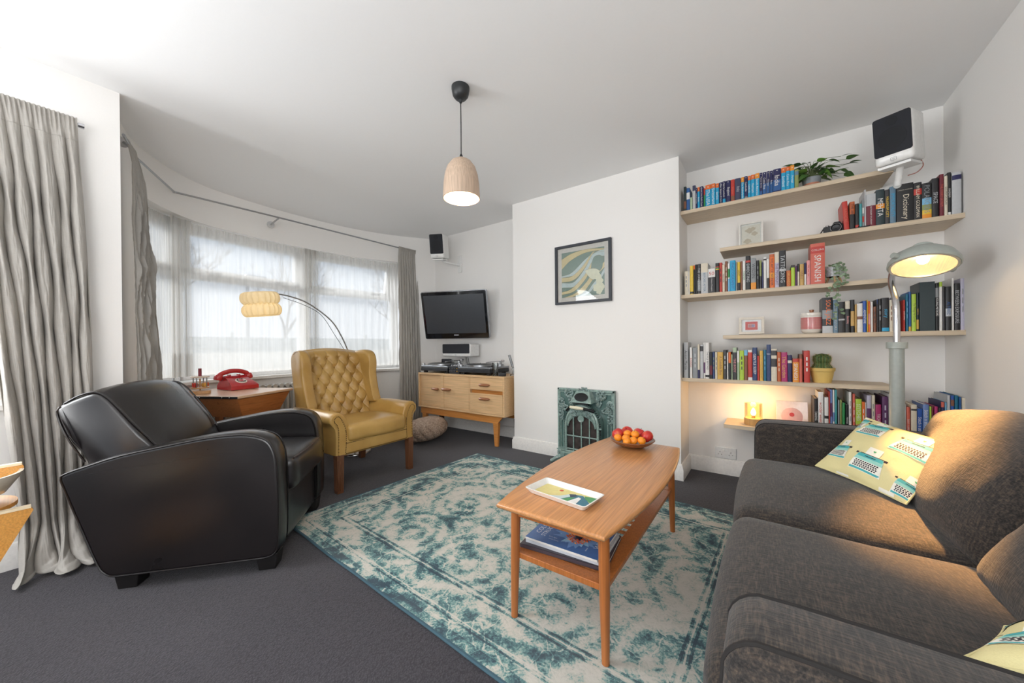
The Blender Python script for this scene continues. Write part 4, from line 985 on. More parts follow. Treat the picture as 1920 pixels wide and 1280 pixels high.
# ---------------------------------------------------------------- curtains
def drape(name, label, top, bot, z0, z1, n, amp, rows, nu=200, nv=180, seed=0, post=None, side=1, hem=True):
    """cloth from top line to bottom line; staggered pinch tucks, creases narrow and ridges broad"""
    T0, T1 = [Vector(p) for p in top]; B0, B1 = [Vector(p) for p in bot]
    base = Vector((T0.x, T0.y, z0)); A = 1.15
    def f(u, v):
        k = v**.8; P0 = T0.lerp(B0, k); P1 = T0.lerp(T0, 0); P1 = T1.lerp(B1, k); d = P1-P0; nn = Vector((d.y, -d.x)).normalized()*side
        sv = sin(pi*rows*v+3.2*nz(u*n*.55, seed*1.7, v*1.1)); a_ = min(1, max(0, (v-.05)*7))
        uw = u+.055*nz(u*3.1, seed, .5)*(4*u*(1-u))+.020*nz(u*5, v*1.6, seed)
        ph = 2*pi*n*uw+A*(.75+.9*nz(u*n*.8, 3, v*2.2))*sv*cos(pi*n*uw)*a_+.5*nz(u*3, v*2, seed+5)
        q = abs(sin(ph/2)); ridge = q**.62
        node = (abs(sv)**6)*(1-q)**2*a_
        amp_ = amp*(.45+.55*a_)*(1+.35*nz(u*n*.9, v*1.2, seed+2))
        off = amp_*(ridge-.45)-.022*node*amp/.02*.5+.004*nz(u*n*3, v*13, seed)+.0018*nz(u*n*9, v*50, seed)+.0015*nz(u*n*2, v*90, seed)*(1 if v > .1 else 0)
        off += .006*sin(v*pi*rows*2+u*20)*(1-ridge)*a_
        if v < .055: g_ = 1-v/.055; off = off*(1-g_)+g_*(.016+.005*sin(2*pi*n*3.1*u+seed)+.003*nz(u*60, 1, seed)); off += .004*g_*sin(v*160)*nz(u*40, v*9, 1)
        p = P0+d*u+nn*off; q3 = Vector((p.x, p.y, z1+(z0-z1)*v))
        return post(q3, u, v) if post else q3
    o = MB().add(g_grid(lambda u, v: f(u, v)-base, nu, nv)).build(name, M_SILK, loc=tuple(base), smooth=80, solid=.0015)
    if hem:   # stitched heading and hemmed edge
        MB().add(g_tube([tuple(f(i/nu, .052)-base+Vector((.0015, 0, 0))) for i in range(nu+1)], .0012, 4)).build('stitched_heading', M_SILK, o)
        MB().add(g_tube([tuple(f(1, j/60)-base) for j in range(61)], .0028, 5)).build('hemmed_edge', M_SILK, o)
    tag(o, label, 'curtain'); return o
def puddle(q, u, v):
    t = v; q.y += .03*sin(t*2.6)*u
    if v > .90:
        k = (v-.90)/.10
        q.x += .15*k+.035*sin(u*11+1)*k; q.y += (.10*k*(u-.5))+.03*k*sin(u*17+2*k)
        q.z = .012+.20*(1-k)**1.7+.045*abs(sin(u*12+k*4))*k*(1.15-k)+.02*abs(nz(u*9, k*5, 2))*k
    return q
drape('curtain', 'tall silvery pinch-tucked curtain at the left edge, puddling on the carpet', [(-2.845, -.16), (-2.845, .198)], [(-2.80, .03), (-2.80, .215)], .0, 2.20, 8, .044, 6.5, 340, 300, seed=2, post=puddle, side=1)
rod = thing('curtain_rod', 'short metal curtain rod above the left edge curtain', 'curtain rod', (-2.848, -.9, 2.175))
MB().add(g_tube([(0, -.1, 0), (0, 1.105, 0)], .0095, 12)).build('rod', M_STEEL, rod)
MB().add(g_tube([(0, 1.105, 0), (0, 1.125, 0)], .0125, 14)).build('end_cap', M_CHROME, rod)
MB().add(g_tube([(-.069, .60, 0), (0, .60, 0)], .007, 8)).add(g_tube([(-.069, -.05, 0), (0, -.05, 0)], .007, 8)).build('bracket', M_STEEL, rod)
# rod of the bay
o_ = Vector((-3.80, .75, 2.27))
brod = thing('curtain_rod', 'long thin bent metal curtain rod running across the bay', 'curtain rod', tuple(o_))
bp = [Vector(p)-o_ for p in [(-3.02, .385, 2.27), (-3.30, .47, 2.27), (-3.805, .755, 2.27), (-3.77, 1.5, 2.27), (-3.735, 3.13, 2.27)]]
MB().add(g_tube(bp[:3], .0075, 12)).add(g_tube(bp[2:], .0075, 12)).build('rod', M_STEEL, brod)
MB().add(g_sphere(.011, 10, 8, tuple(bp[2]))).build('joint', M_CHROME, brod)
MB().add(g_tube([bp[4], bp[4]+Vector((.002, .02, 0))], .012, 12)).build('end_cap', M_CHROME, brod)
for a, b in (((-3.775, 1.49, 2.27), (-4.05, 1.52, 2.27)), ((-3.19, .44, 2.27), (-3.26, .412, 2.325))):
    a, b = Vector(a)-o_, Vector(b)-o_; br_ = MB().add(g_tube([a, b], .007, 8)).build('bracket', M_STEEL, brod)
    dn_ = (a-b).normalized(); MB().add(g_tube([b, b+dn_*.010], .032, 20)).build('rose', flat((206, 206, 206), .35, .2, name='rose_metal'), br_)
drape('curtain', 'silvery curtain hanging at the left end of the bay behind the club chair', [(-3.12, .43), (-3.235, .475)], [(-2.99, .44), (-3.33, .635)], .01, 2.285, 7, .022, 5, 200, 200, seed=5, side=-1)
drape('curtain', 'silvery curtain at the right end of the bay beside the sideboard', [(-3.745, 2.815), (-3.735, 3.105)], [(-3.715, 2.80), (-3.68, 3.12)], .01, 2.285, 8, .026, 6, 200, 200, seed=9, side=1)
# sheers close to the glass
def sheer(label, pts, seed, z1=2.10, z0=.80, gather=None):
    P = spline([(a, b, 0) for a, b in pts], 10); n_ = len(P)-1
    def fn(u, v):
        s = u
        if gather: s = u+gather(u)
        x = max(0, min(n_-1e-6, s*n_)); i = int(x); p = P[i].lerp(P[i+1], x-i); t = (P[i+1]-P[i]).normalized(); nn = Vector((t.y, -t.x, 0))
        L_ = n_*.05
        w_ = .006*sin(u*90+nz(u*9, v*2, seed)*3)+.006*nz(u*30, v*1.5, seed)+(.004*sin(u*260) if v < .04 else 0)
        q = p+nn*w_; return (q.x, q.y, z1+(z0-z1)*v)
    o = MB().add(g_grid(fn, 260, 24)).build('sheer_curtain', M_SHEER, smooth=80)
    hm = MB().add(g_grid(lambda u, v: Vector(fn(u, .85+.15*v))+Vector((.003, 0, 0)), 260, 4)).build('hem', M_SHEER, o, smooth=80)
    hd = MB().add(g_grid(lambda u, v: Vector(fn(u, .05*v))+Vector((.003, 0, 0)), 260, 3)).build('heading', M_SHEER, o, smooth=80)
    tag(o, label, 'sheer curtain', 'sheer curtains in the bay'); return o
sheer('sheer white voile over the narrow left pane of the bay', [(-3.62, .47), (-3.77, .58), (-3.90, .71), (-3.95, .79)], 1, gather=lambda u: .05*sin(u*6))
sheer('sheer white voile over the wide left window of the bay', [(-3.965, .815), (-4.03, 1.1), (-4.075, 1.5), (-4.075, 1.90)], 4)
sheer('sheer white voile over the right window of the bay, with the open vent', [(-4.072, 1.925), (-4.035, 2.3), (-3.94, 2.72), (-3.84, 2.93)], 8)
sheer('narrow gathered fold of voile at the left corner post of the bay', [(-3.86, .74), (-3.91, .80), (-3.94, .88)], 12, gather=lambda u: .05*sin(u*20))
sheer('narrow gathered fold of voile at the middle mullion of the bay', [(-4.045, 1.83), (-4.048, 1.90), (-4.045, 1.98)], 14, gather=lambda u: .05*sin(u*20))

# ---------------------------------------------------------------- plywood stand at the left edge
def stand():
    S = thing('plywood_stand', 'bent plywood stand with pale edges cut by the left edge of the photo', 'stand', (-1.86, -.10, 0))
    pw = wood('honey_plywood', (196, 134, 58), (208, 148, 70), 0, 1.5, .35, .2); ed = flat((226, 208, 176), .35, name='ply_edge')
    def fin(z, l, top):
        poly = [(-.30, z), (l, z), (l+.004, z-.010), (l-.10, z-.155 if top else z-.24), (-.30, z-.16 if top else z-.26)]
        m = MB().add(g_prism([(a, b) for a, b in poly][::-1], -.008, .008, 0), 0).add(g_box(-.010, .010, -.30, l, z-.002, z+.005), 1)
        return m
    fin(.672, .146, True).build('shelf_fin', [pw, ed], S, loc=(-.06, -.03, 0)); fin(.562, .130, False).build('shelf_fin', [pw, ed], S, loc=(.06, 0, 0))
    MB().add(g_tube([(0, -.15, 0), (0, -.15, .60)], .02, 12)).build('post', pw, S)
    MB().add(g_lathe([(.17, 0), (.17, .015), (.02, .02)], 32)).build('base', pw, S, loc=(0, -.15, 0))
    MB().add(g_lathe([(.20, .0), (.205, .004), (.205, .018), (.2, .022)], 40)).build('lower_tray', ed, S, loc=(.02, -.145, .33))
    MB().add(g_lathe([(.0001, 0), (.12, 0), (.12, .012), (.0001, .012)], 40)).build('bowl_rest', pw, S, loc=(-.04, -.112+.10, .559))
    b = MB().add(g_lathe([(.0001, .0), (.05, .0), (.10, .03), (.128, .075), (.132, .088), (.124, .088), (.118, .076), (.09, .036), (.045, .010), (.0001, .010)], 48)).build('bowl', flat((226, 218, 204), .2, coat=.5, name='cream_glaze'), loc=(-1.90, -.112, .572), smooth=60)
    tag(b, 'round cream bowl with glossy rim held in the plywood stand', 'bowl')
stand()

# ---------------------------------------------------------------- sideboard and what stands on it
def sideboard():
    S = thing('sideboard', 'light teak sideboard with sliding doors and two drawers in the corner alcove', 'sideboard', (-2.775, 2.84, 0))
    hw, dp, zb, zt = .645, .36, .315, .723
    c = MB()
    c.add(g_box(-hw, hw, 0, dp, zt-.022, zt)).add(g_box(-hw, hw, 0, dp, zb, zb+.018)).add(g_box(-hw, -hw+.02, 0, dp, zb+.018, zt-.022)).add(g_box(hw-.02, hw, 0, dp, zb+.018, zt-.022)).add(g_box(-hw+.02, hw-.02, dp-.01, dp, zb, zt-.02)).add(g_box(.170, .186, .004, dp, zb+.018, zt-.022))
    c.build('carcass', M_SIDE, S, bevel=.002)
    dz0, dz1 = zb+.020, zt-.024
    def handle(par, x, z, dirx, y):
        pts = [(x-dirx*.064, y+.002, z), (x-dirx*.052, y-.012, z), (x-dirx*.02, y-.020, z), (x+dirx*.045, y-.024, z), (x+dirx*.056, y-.020, z)]
        v = MB().add(g_tube(pts, [.005, .014, .018, .019, .014], 12)); v.v = [(a, b, (cc-z)*.85+z) for a, b, cc in v.v]; v.build('handle', M_DARKW2, par, smooth=60)
    d1 = MB().add(g_box(-hw+.022, -.262, .022, .034, dz0, dz1)).build('sliding_door', M_SIDE, S, bevel=.0015); handle(d1, -.36, .54, 1, .022)
    d2 = MB().add(g_box(-.262, .168, .004, .018, dz0, dz1)).build('sliding_door', M_SIDE, S, bevel=.0015); handle(d2, -.165, .548, -1, .004)
    MB().add(g_box(-.262, -.215, .0, .006, dz0, dz1)).build('finger_strip', M_SIDE, d2, bevel=.001)
    r1 = MB().add(g_box(.190, hw-.022, .002, .018, .575, dz1)).build('drawer', M_SIDE, S, bevel=.0015); handle(r1, .395, .628, -1, .002)
    MB().add(g_box(.188, hw-.022, .035, .05, .52, .575)).build('divider', M_SIDED, S)
    r2 = MB().add(g_box(.190, hw-.022, .0, .018, dz0, .535)).add(g_box(.190, hw-.022, -.004, .012, .524, .537)).build('drawer', M_SIDE, S, bevel=.0015); handle(r2, .395, .485, -1, .0)
    f = MB()
    f.add(g_prism([(-hw+.02, .238), (hw-.11, .238), (hw-.045, .305), (hw-.02, .315), (-hw+.02, .315)], .022, .045, 1)); f.add(g_box(-hw+.02, hw-.05, dp-.05, dp-.03, .245, .315)); f.build('under_frame', M_SIDED, S, bevel=.002)
    for x, y in ((-hw+.07, .045), (hw-.135, .045), (-hw+.07, dp-.05), (hw-.06, dp-.05)):
        MB().add(g_frustum(x-.020, x+.020, y-.013, y+.013, 0, x-.034, x+.034, y-.02, y+.02, .245)).build('leg', M_SIDED if y < .1 else M_DARKW, S, bevel=.003)
M_DARKW2 = wood('walnut_handle', (146, 92, 58), (166, 108, 70), 0, 3, .35, .3)
sideboard()
ZS = .7235
def turntable(label, x, y, rz):
    S = thing('turntable', label, 'turntable', (x, y, ZS), rz, 'pair of record decks on the sideboard')
    SL = flat((150, 154, 160), .3, .7, name='deck_silver'); DK_ = flat((38, 41, 46), .4, name='deck_dark')
    MB().add(g_box(-.225, .225, -.17, .17, .022, .062)).build('plinth', DK_, S, bevel=.006)
    MB().add(g_box(-.227, .227, -.172, .172, .062, .086)).build('top_plate', SL, S, bevel=.008)
    MB().add(g_lathe([(.155, .086), (.166, .088), (.166, .102), (.160, .107), (.0001, .107)], 48)).build('platter', M_STEEL, S, loc=(-.045, 0, 0))
    MB().add(g_lathe([(.148, .107), (.148, .110), (.05, .1105), (.0001, .1105)], 40)).add(g_tube([(0, 0, .11), (0, 0, .122)], .0035, 8)).build('slipmat', M_BLACK, S, loc=(-.045, 0, 0))
    MB().add(g_lathe([(.036, .086), (.036, .108), (.02, .112), (.012, .135), (.0001, .136)], 24)).build('arm_pivot', M_STEEL, S, loc=(.165, .09, 0))
    MB().add(g_tube(spline([(.165, .12, .14), (.165, .06, .14), (.158, -.03, .138), (.13, -.09, .132), (.115, -.10, .128)], 5), .0045, 8)).add(g_tube([(.165, .115, .14), (.165, .15, .14)], .014, 14)).build('tonearm', M_CHROME, S)
    MB().add(g_box(.175, .20, -.15, -.02, .086, .090)).add(g_box(.180, .195, -.09, -.075, .09, .102)).build('pitch_slider', M_BLACK, S)
    MB().add(g_lathe([(.016, .086), (.016, .108), (.013, .112), (.0001, .112)], 16)).build('start_knob', M_STEEL, S, loc=(-.20, -.145, 0))
    for a in (-.18, .18):
        for b in (-.13, .13): MB().add(g_lathe([(.024, 0), (.026, .018), (.018, .024)], 16)).build('rubber_foot', M_BLACK, S, loc=(a, b, 0))
turntable('silver and black record deck at the left of the sideboard, by the curtain', -3.17, 3.03, R(0))
turntable('silver and black record deck at the right of the sideboard, behind the glass', -2.555, 3.03, R(0))
def mixer():
    S = thing('dj_mixer', 'small black mixer with knobs between the two record decks', 'mixer', (-2.86, 2.955, ZS))
    MB().add(g_box(-.075, .075, -.08, .14, .0, .085)).build('case', flat((44, 46, 52), .4, name='mixer_case'), S, bevel=.004)
    for r_ in range(4):
        for k in range(4): MB().add(g_lathe([(.007, 0), (.006, .014), (.0001, .015)], 10)).build('knob', flat((190, 192, 196), .35, name='knob_grey'), S, loc=(-.055+k*.036, -.055+r_*.05, .085))
    f = MB()
    for r_ in range(2):
        for k in range(4): f.add(g_lathe([(.006, 0), (.005, .009), (.0001, .010)], 8), 0 if k < 3 else 1, T(-.055+k*.036, -.080, .030+r_*.030, R(90)))
    f.build('front_sockets', [M_STEEL, flat((210, 160, 60), .4)], S)
mixer()
o = MB().add(g_box(-.15, .15, -.006, .006, 0, .165)).build('record_sleeve', M_BLACK, loc=(-3.32, 3.235, ZS), bevel=.003); o.rotation_euler = (R(-6), 0, 0)
o = MB().add(g_soft(.17, .02, .15, .008, 6)).build('speaker_panel', flat((52, 54, 60), .6, name='charcoal_panel'), loc=(-3.33, 3.22, ZS+.10), smooth=80); bpy.data.objects.remove(bpy.data.objects['record_sleeve'])
o.location.z = ZS+.0755; tag(o, 'dark grey rounded box standing at the back left corner of the sideboard', 'box')
t = thing('drinking_glass', 'tall clear glass half full of water on the sideboard', 'glass', (-2.275, 2.885, ZS))
MB().add(g_lathe([(.0001, 0), (.026, 0), (.032, .135), (.0305, .135), (.025, .008), (.0001, .008)], 28)).build('tumbler', M_GLASS, t, smooth=50)
MB().add(g_lathe([(.0001, .0085), (.0246, .0085), (.0272, .060), (.0001, .060)], 24)).build('water', glassy('water', (.82, .87, .9), .1), t, smooth=50)
o = MB().add(g_lathe([(.0001, 0), (.038, 0), (.042, .012), (.040, .028), (.034, .032), (.0001, .032)], 28)).build('smart_puck', flat((52, 54, 58), .7, bumpsc=600, bstr=.3, name='puck_cloth'), loc=(-2.20, 2.90, ZS), smooth=50)
o.name = 'round_speaker'; tag(o, 'small round dark grey speaker puck right of the water glass', 'speaker')
t = thing('glass_pipe', 'slender tilted glass tube on a round foot at the right end of the sideboard', 'glass ornament', (-2.155, 3.03, ZS))
MB().add(g_lathe([(.034, 0), (.032, .008), (.012, .016), (.008, .05), (.014, .065), (.010, .08), (.0001, .085)], 20)).build('foot', M_GLASS, t, smooth=60)
MB().add(g_tube([(0, 0, .075), (-.012, 0, .11), (-.048, 0, .21)], [.008, .013, .014], 14)).build('tube', glassy('smoked_glass', (.62, .64, .66), .2), t)

# ---------------------------------------------------------------- television on a wall arm
def television():
    ctr = Vector((-2.912, 2.955, 1.389))
    S = thing('television', 'black flat television on a wall bracket in the corner, tilted down', 'television', tuple(ctr))
    yaw = YAW+R(-14)     # facing direction: turned to the camera side
    rx = R(13)
    M0 = Matrix.Rotation(yaw, 4, 'Z') @ Matrix.Rotation(rx, 4, 'X')
    S.rotation_euler = M0.to_euler()
    hw, hh = .392, .270
    def rrect(a, b, r, n=5): 
        o = []
        for qx, qy, a0 in ((1, 1, 0), (-1, 1, 90), (-1, -1, 180), (1, -1, 270)):
            for k in range(n+1): an = R(a0+k*90/n); o.append((qx*(a-r)+r*cos(an), qy*(b-r)+r*sin(an)))
        return o
    MB().add(g_prism(rrect(hw, hh, .016), -.012, .035, 1)).build('bezel', flat((18, 22, 28), .1, coat=.6, name='gloss_black_bezel'), S, bevel=.004)
    MB().add(g_prism(rrect(hw+.007, hh+.007, .02), -.004, .040, 1)).build('silver_rim', flat((176, 180, 186), .25, .6, name='tv_rim'), S, bevel=.003)
    MB().add(g_box(-hw*.93, hw*.93, -.0135, -.0125, -hh*.78, hh*.86)).build('screen', flat((64, 68, 74), .28, spec=.6, name='tv_screen'), S)
    MB().add(g_box(-.028, .028, -.0145, -.0125, -.235, -.225)).build('maker_mark', flat((200, 204, 208), .4), S)
    MB().add(g_soft(.56, .06, .36, .02, 6)).build('rear_case', M_BLACK, S, loc=(0, .06, 0))
    iv = M0.inverted()
    w_ = Vector((-2.86, YA-.02, 1.40)); a = iv @ (w_-ctr)
    MB().add(g_tube([(0, .07, 0), tuple(a)], .016, 8)).build('wall_arm', M_STEEL, S)
    pl = MB().add(g_box(-.05, .05, -.0, .02, -.11, .11)).build('wall_plate', M_STEEL, S, loc=tuple(a)); pl.rotation_euler = iv.to_euler()
television()
def speaker(name, label, ctr, yaw, pitch, dims, nmark='Q', wall=None, horiz=False):
    S = thing(name, label, 'speaker', ctr); w_, d_, h_ = dims
    M0 = Matrix.Rotation(yaw, 4, 'Z') @ Matrix.Rotation(pitch, 4, 'X'); S.rotation_euler = M0.to_euler()
    MB().add(g_soft(w_, d_, h_, .018, 10)).build('cabinet', M_WHITEP, S, smooth=60)
    gh = .80 if not horiz else .72
    def rrect(a, b, r, n=5):
        o = []
        for qx, qy, a0 in ((1, 1, 0), (-1, 1, 90), (-1, -1, 180), (1, -1, 270)):
            for k in range(n+1): an = R(a0+k*90/n); o.append((qx*(a-r)+r*cos(an), qy*(b-r)+r*sin(an)))
        return o
    g = MB().add(g_prism(rrect(w_*.475, h_*gh/2, .012), -d_/2-.004, -d_/2+.004, 1)).build('grille', M_GRILLE, S, loc=(0, 0, h_*(1-gh)/2-.004), bevel=.002)
    if not horiz:
        for z, r_ in ((-.02, w_*.36), (h_*.27, w_*.16)): MB().add(g_lathe([(r_, 0), (r_, .0015), (r_*.9, .002), (.0001, .002)], 32), 0, T(0, -d_/2-.004, z, R(90))).build('driver_shadow', flat((36, 38, 42), .85, name='driver_cloth'), g)
    mk = MB().add(g_tube([(x, 0, z) for x, z in rrect(.011, .009, .002, 2)], .0006, 4, closed=True)).add(fit_text(nmark, .010, .009), 0, T(0, 0, 0, R(90))); mk.build('emblem', flat((120, 122, 126), .4), S, loc=(0, -d_/2-.0012, -h_/2+(h_*(1-gh))*.42))
    return S, M0
S, M0 = speaker('wall_speaker', 'small white speaker with dark grille high in the left alcove corner', (-3.17, 2.97, 2.215), R(28), R(10), (.165, .22, .275))
iv = M0.inverted(); c0 = Vector(S.location)
a = iv @ (Vector((-3.12, YA-.02, 2.04))-c0); bb = iv @ (Vector((-3.14, 3.02, 2.04))-c0)
MB().add(g_box(-.06, .06, -.10, .08, -.155, -.142)).add(g_tube([(0, .01, -.145), tuple(bb)], .012, 10)).add(g_tube([tuple(bb), tuple(a)], .012, 10)).build('bracket', M_WHITEP, S)
pl = MB().add(g_box(-.03, .03, 0, .02, -.09, .12)).build('wall_plate', M_WHITEP, S, loc=tuple(a)); pl.rotation_euler = iv.to_euler()
S, M0 = speaker('wall_speaker', 'white speaker with black grille on a bracket high in the right alcove', (.612, 2.93, 2.172), R(-26), R(9), (.158, .20, .262))
iv = M0.inverted(); c0 = Vector(S.location)
a = iv @ (Vector((.63, YA-.02, 1.92))-c0); bb = iv @ (Vector((.62, 3.0, 1.94))-c0)
MB().add(g_box(-.065, .065, -.10, .09, -.150, -.137)).add(g_tube([(0, .0, -.14), tuple(bb)], .016, 12)).build('bracket', M_WHITEP, S)
MB().add(g_tube([tuple(bb), tuple(a)], .017, 12)).build('bracket_arm', flat((214, 216, 212), .4, name='arm_grey'), S)
pl = MB().add(g_box(-.035, .035, 0, .02, -.10, .12)).build('wall_plate', M_WHITEP, S, loc=tuple(a)); pl.rotation_euler = iv.to_euler()
MB().add(g_tube(spline([(.06, .09, -.125), (.065, .10, -.16), (.045, .08, -.19), (.01, .07, -.195)], 5), .0025, 6)).build('cable', flat((170, 110, 96), .5), S)
S, M0 = speaker('centre_speaker', 'wide white centre speaker with grey grille on the wall under the television', (-3.015, 3.15, .985), 0, 0, (.46, .17, .155), horiz=True)
MB().add(g_box(-.04, .04, .085, .12, -.03, .03)).build('bracket', M_STEEL, S)
for k, x in enumerate((-.02, .0, .03)): MB().add(g_tube(spline([(x, .09, -.06), (x+.01, .10, -.14), (x+.02, .10, -.26)], 5), .003, 6)).build('cable', flat((70, 70, 72) if k else (200, 198, 190), .5), S)

# ---------------------------------------------------------------- framed picture on the chimney breast
def framed(name, label, cat, loc, rot, w_, h_, fw_, dep, fcol, mount, art, rim=.02):
    S = thing(name, label, cat, loc); S.rotation_euler = rot
    m = MB()
    for b in ((-w_/2, w_/2, h_/2-fw_, h_/2), (-w_/2, w_/2, -h_/2, -h_/2+fw_), (-w_/2, -w_/2+fw_, -h_/2+fw_, h_/2-fw_), (w_/2-fw_, w_/2, -h_/2+fw_, h_/2-fw_)): m.add(g_box(b[0], b[1], -dep, 0, b[2], b[3]))
    m.build('frame', fcol, S, bevel=.0015)
    MB().add(g_box(-w_/2+fw_*.8, w_/2-fw_*.8, -dep*.35, -.002, -h_/2+fw_*.8, h_/2-fw_*.8)).build('mount', mount, S, smooth=0)
    art(S, -dep*.35)
    MB().add(g_box(-w_/2+fw_*.9, w_/2-fw_*.9, -dep*.72, -dep*.68, -h_/2+fw_*.9, h_/2-fw_*.9)).build('glazing', M_PANE, S, smooth=0)
    return S
def art_swirl(S, y):
    cols = [flat((134, 150, 136), .8, name='art_sage'), flat((216, 198, 152), .8, name='art_sand'), flat((196, 206, 200), .8, name='art_mist'), flat((150, 128, 84), .8, name='art_line'), flat((222, 218, 190), .8, name='art_pale')]
    m = MB(); a = .203; lay = [0]
    def quad(p, c):
        lay[0] += 1; yy = y-.0004-.00012*lay[0]
        m.add(([(x, yy, z) for x, z in p], [tuple(range(len(p)))]), c)
    def clip(x): return max(-a, min(a, x))
    quad([(-a, -a), (a, -a), (a, a), (-a, a)], 0)
    def ribbon(c1, c2, col):
        A_ = spline([(x*a, 0, z*a) for x, z in c1], 8); B_ = spline([(x*a, 0, z*a) for x, z in c2], 8); n = min(len(A_), len(B_)); lay[0] += 1; yy = y-.0004-.00012*lay[0]
        V = [(clip(p.x), yy, clip(p.z)) for p in A_[:n]]+[(clip(p.x), yy, clip(p.z)) for p in B_[:n]]
        m.add((V, [(i, i+1, n+i+1, n+i) for i in range(n-1)]), col)
        for Q in (A_, B_): m.add(([(clip(p.x), yy-.0001, clip(p.z)) for p in Q[:n]]+[(clip(p.x), yy-.0001, clip(p.z-.0016)) for p in Q[:n]], [(i, i+1, n+i+1, n+i) for i in range(n-1)]), 3)
    ribbon([(-1, .72), (-.5, .92), (.2, 1.0), (1, .92)], [(-1, .28), (-.55, .62), (.15, .86), (1, .86)], 1)
    ribbon([(-1, -.02), (-.5, .08), (.2, .62), (.7, .84), (1, .88)], [(-1, -.10), (-.3, -.02), (.3, .40), (.75, .72), (1, .76)], 2)
    ribbon([(-1, -.10), (-.5, -.08), (.0, .28), (.45, .80), (.6, .84)], [(-1, -.30), (-.4, -.25), (.10, .18), (.4, .66), (.5, .80)], 1)
    ribbon([(-1, -.32), (-.4, -.34), (.12, .18), (.5, .74), (1, .80)], [(-1, -.55), (-.3, -.52), (.25, .05), (.58, .58), (1, .60)], 2)
    ribbon([(-1, -.75), (-.5, -.62), (.1, -.1), (.5, .48), (.9, .6)], [(-1, -.86), (-.4, -.75), (.16, -.26), (.48, .3), (.85, .5)], 1)
    ribbon([(-.9, -1), (-.3, -.82), (.2, -.4), (.5, .0), (1, .35)], [(-.5, -1), (0, -.86), (.3, -.56), (.6, -.2), (1, .12)], 1)
    ribbon([(-.2, -1), (.2, -.84), (.5, -.5), (.8, -.2), (1, .1)], [(.1, -1), (.35, -.86), (.6, -.6), (.85, -.32), (1, -.1)], 2)
    ribbon([(.42, .35), (.55, .62), (.8, .66), (.97, .5)], [(.40, .05), (.52, .0), (.72, -.04), (.9, .1)], 0)
    ribbon([(.12, .10), (.35, .14), (.6, .12), (.8, .0)], [(.2, -.06), (.36, -.26), (.5, -.34), (.62, -.3)], 4)
    for cx, cz, r_ in ((.70, -.22, .15), (.78, -.42, .16), (.66, -.70, .17), (.86, -.68, .15), (.76, -.86, .13)):
        quad([(clip((cx+r_*(1+.12*cos(5*t))*cos(t))*a), clip((cz+r_*(1+.12*cos(5*t))*sin(t))*a)) for t in [k*pi/10 for k in range(20)]], 4)
    m.build('artwork', cols, S, smooth=0)
framed('framed_picture', 'square dark-framed print of sage and sand swirls on the chimney breast', 'picture', (-1.3245, 2.9405, 1.6655), (0, 0, 0), .53, .53, .022, .028, flat((52, 56, 64), .5, name='charcoal_frame'), flat((212, 204, 192), .8, name='picture_mount'), art_swirl)

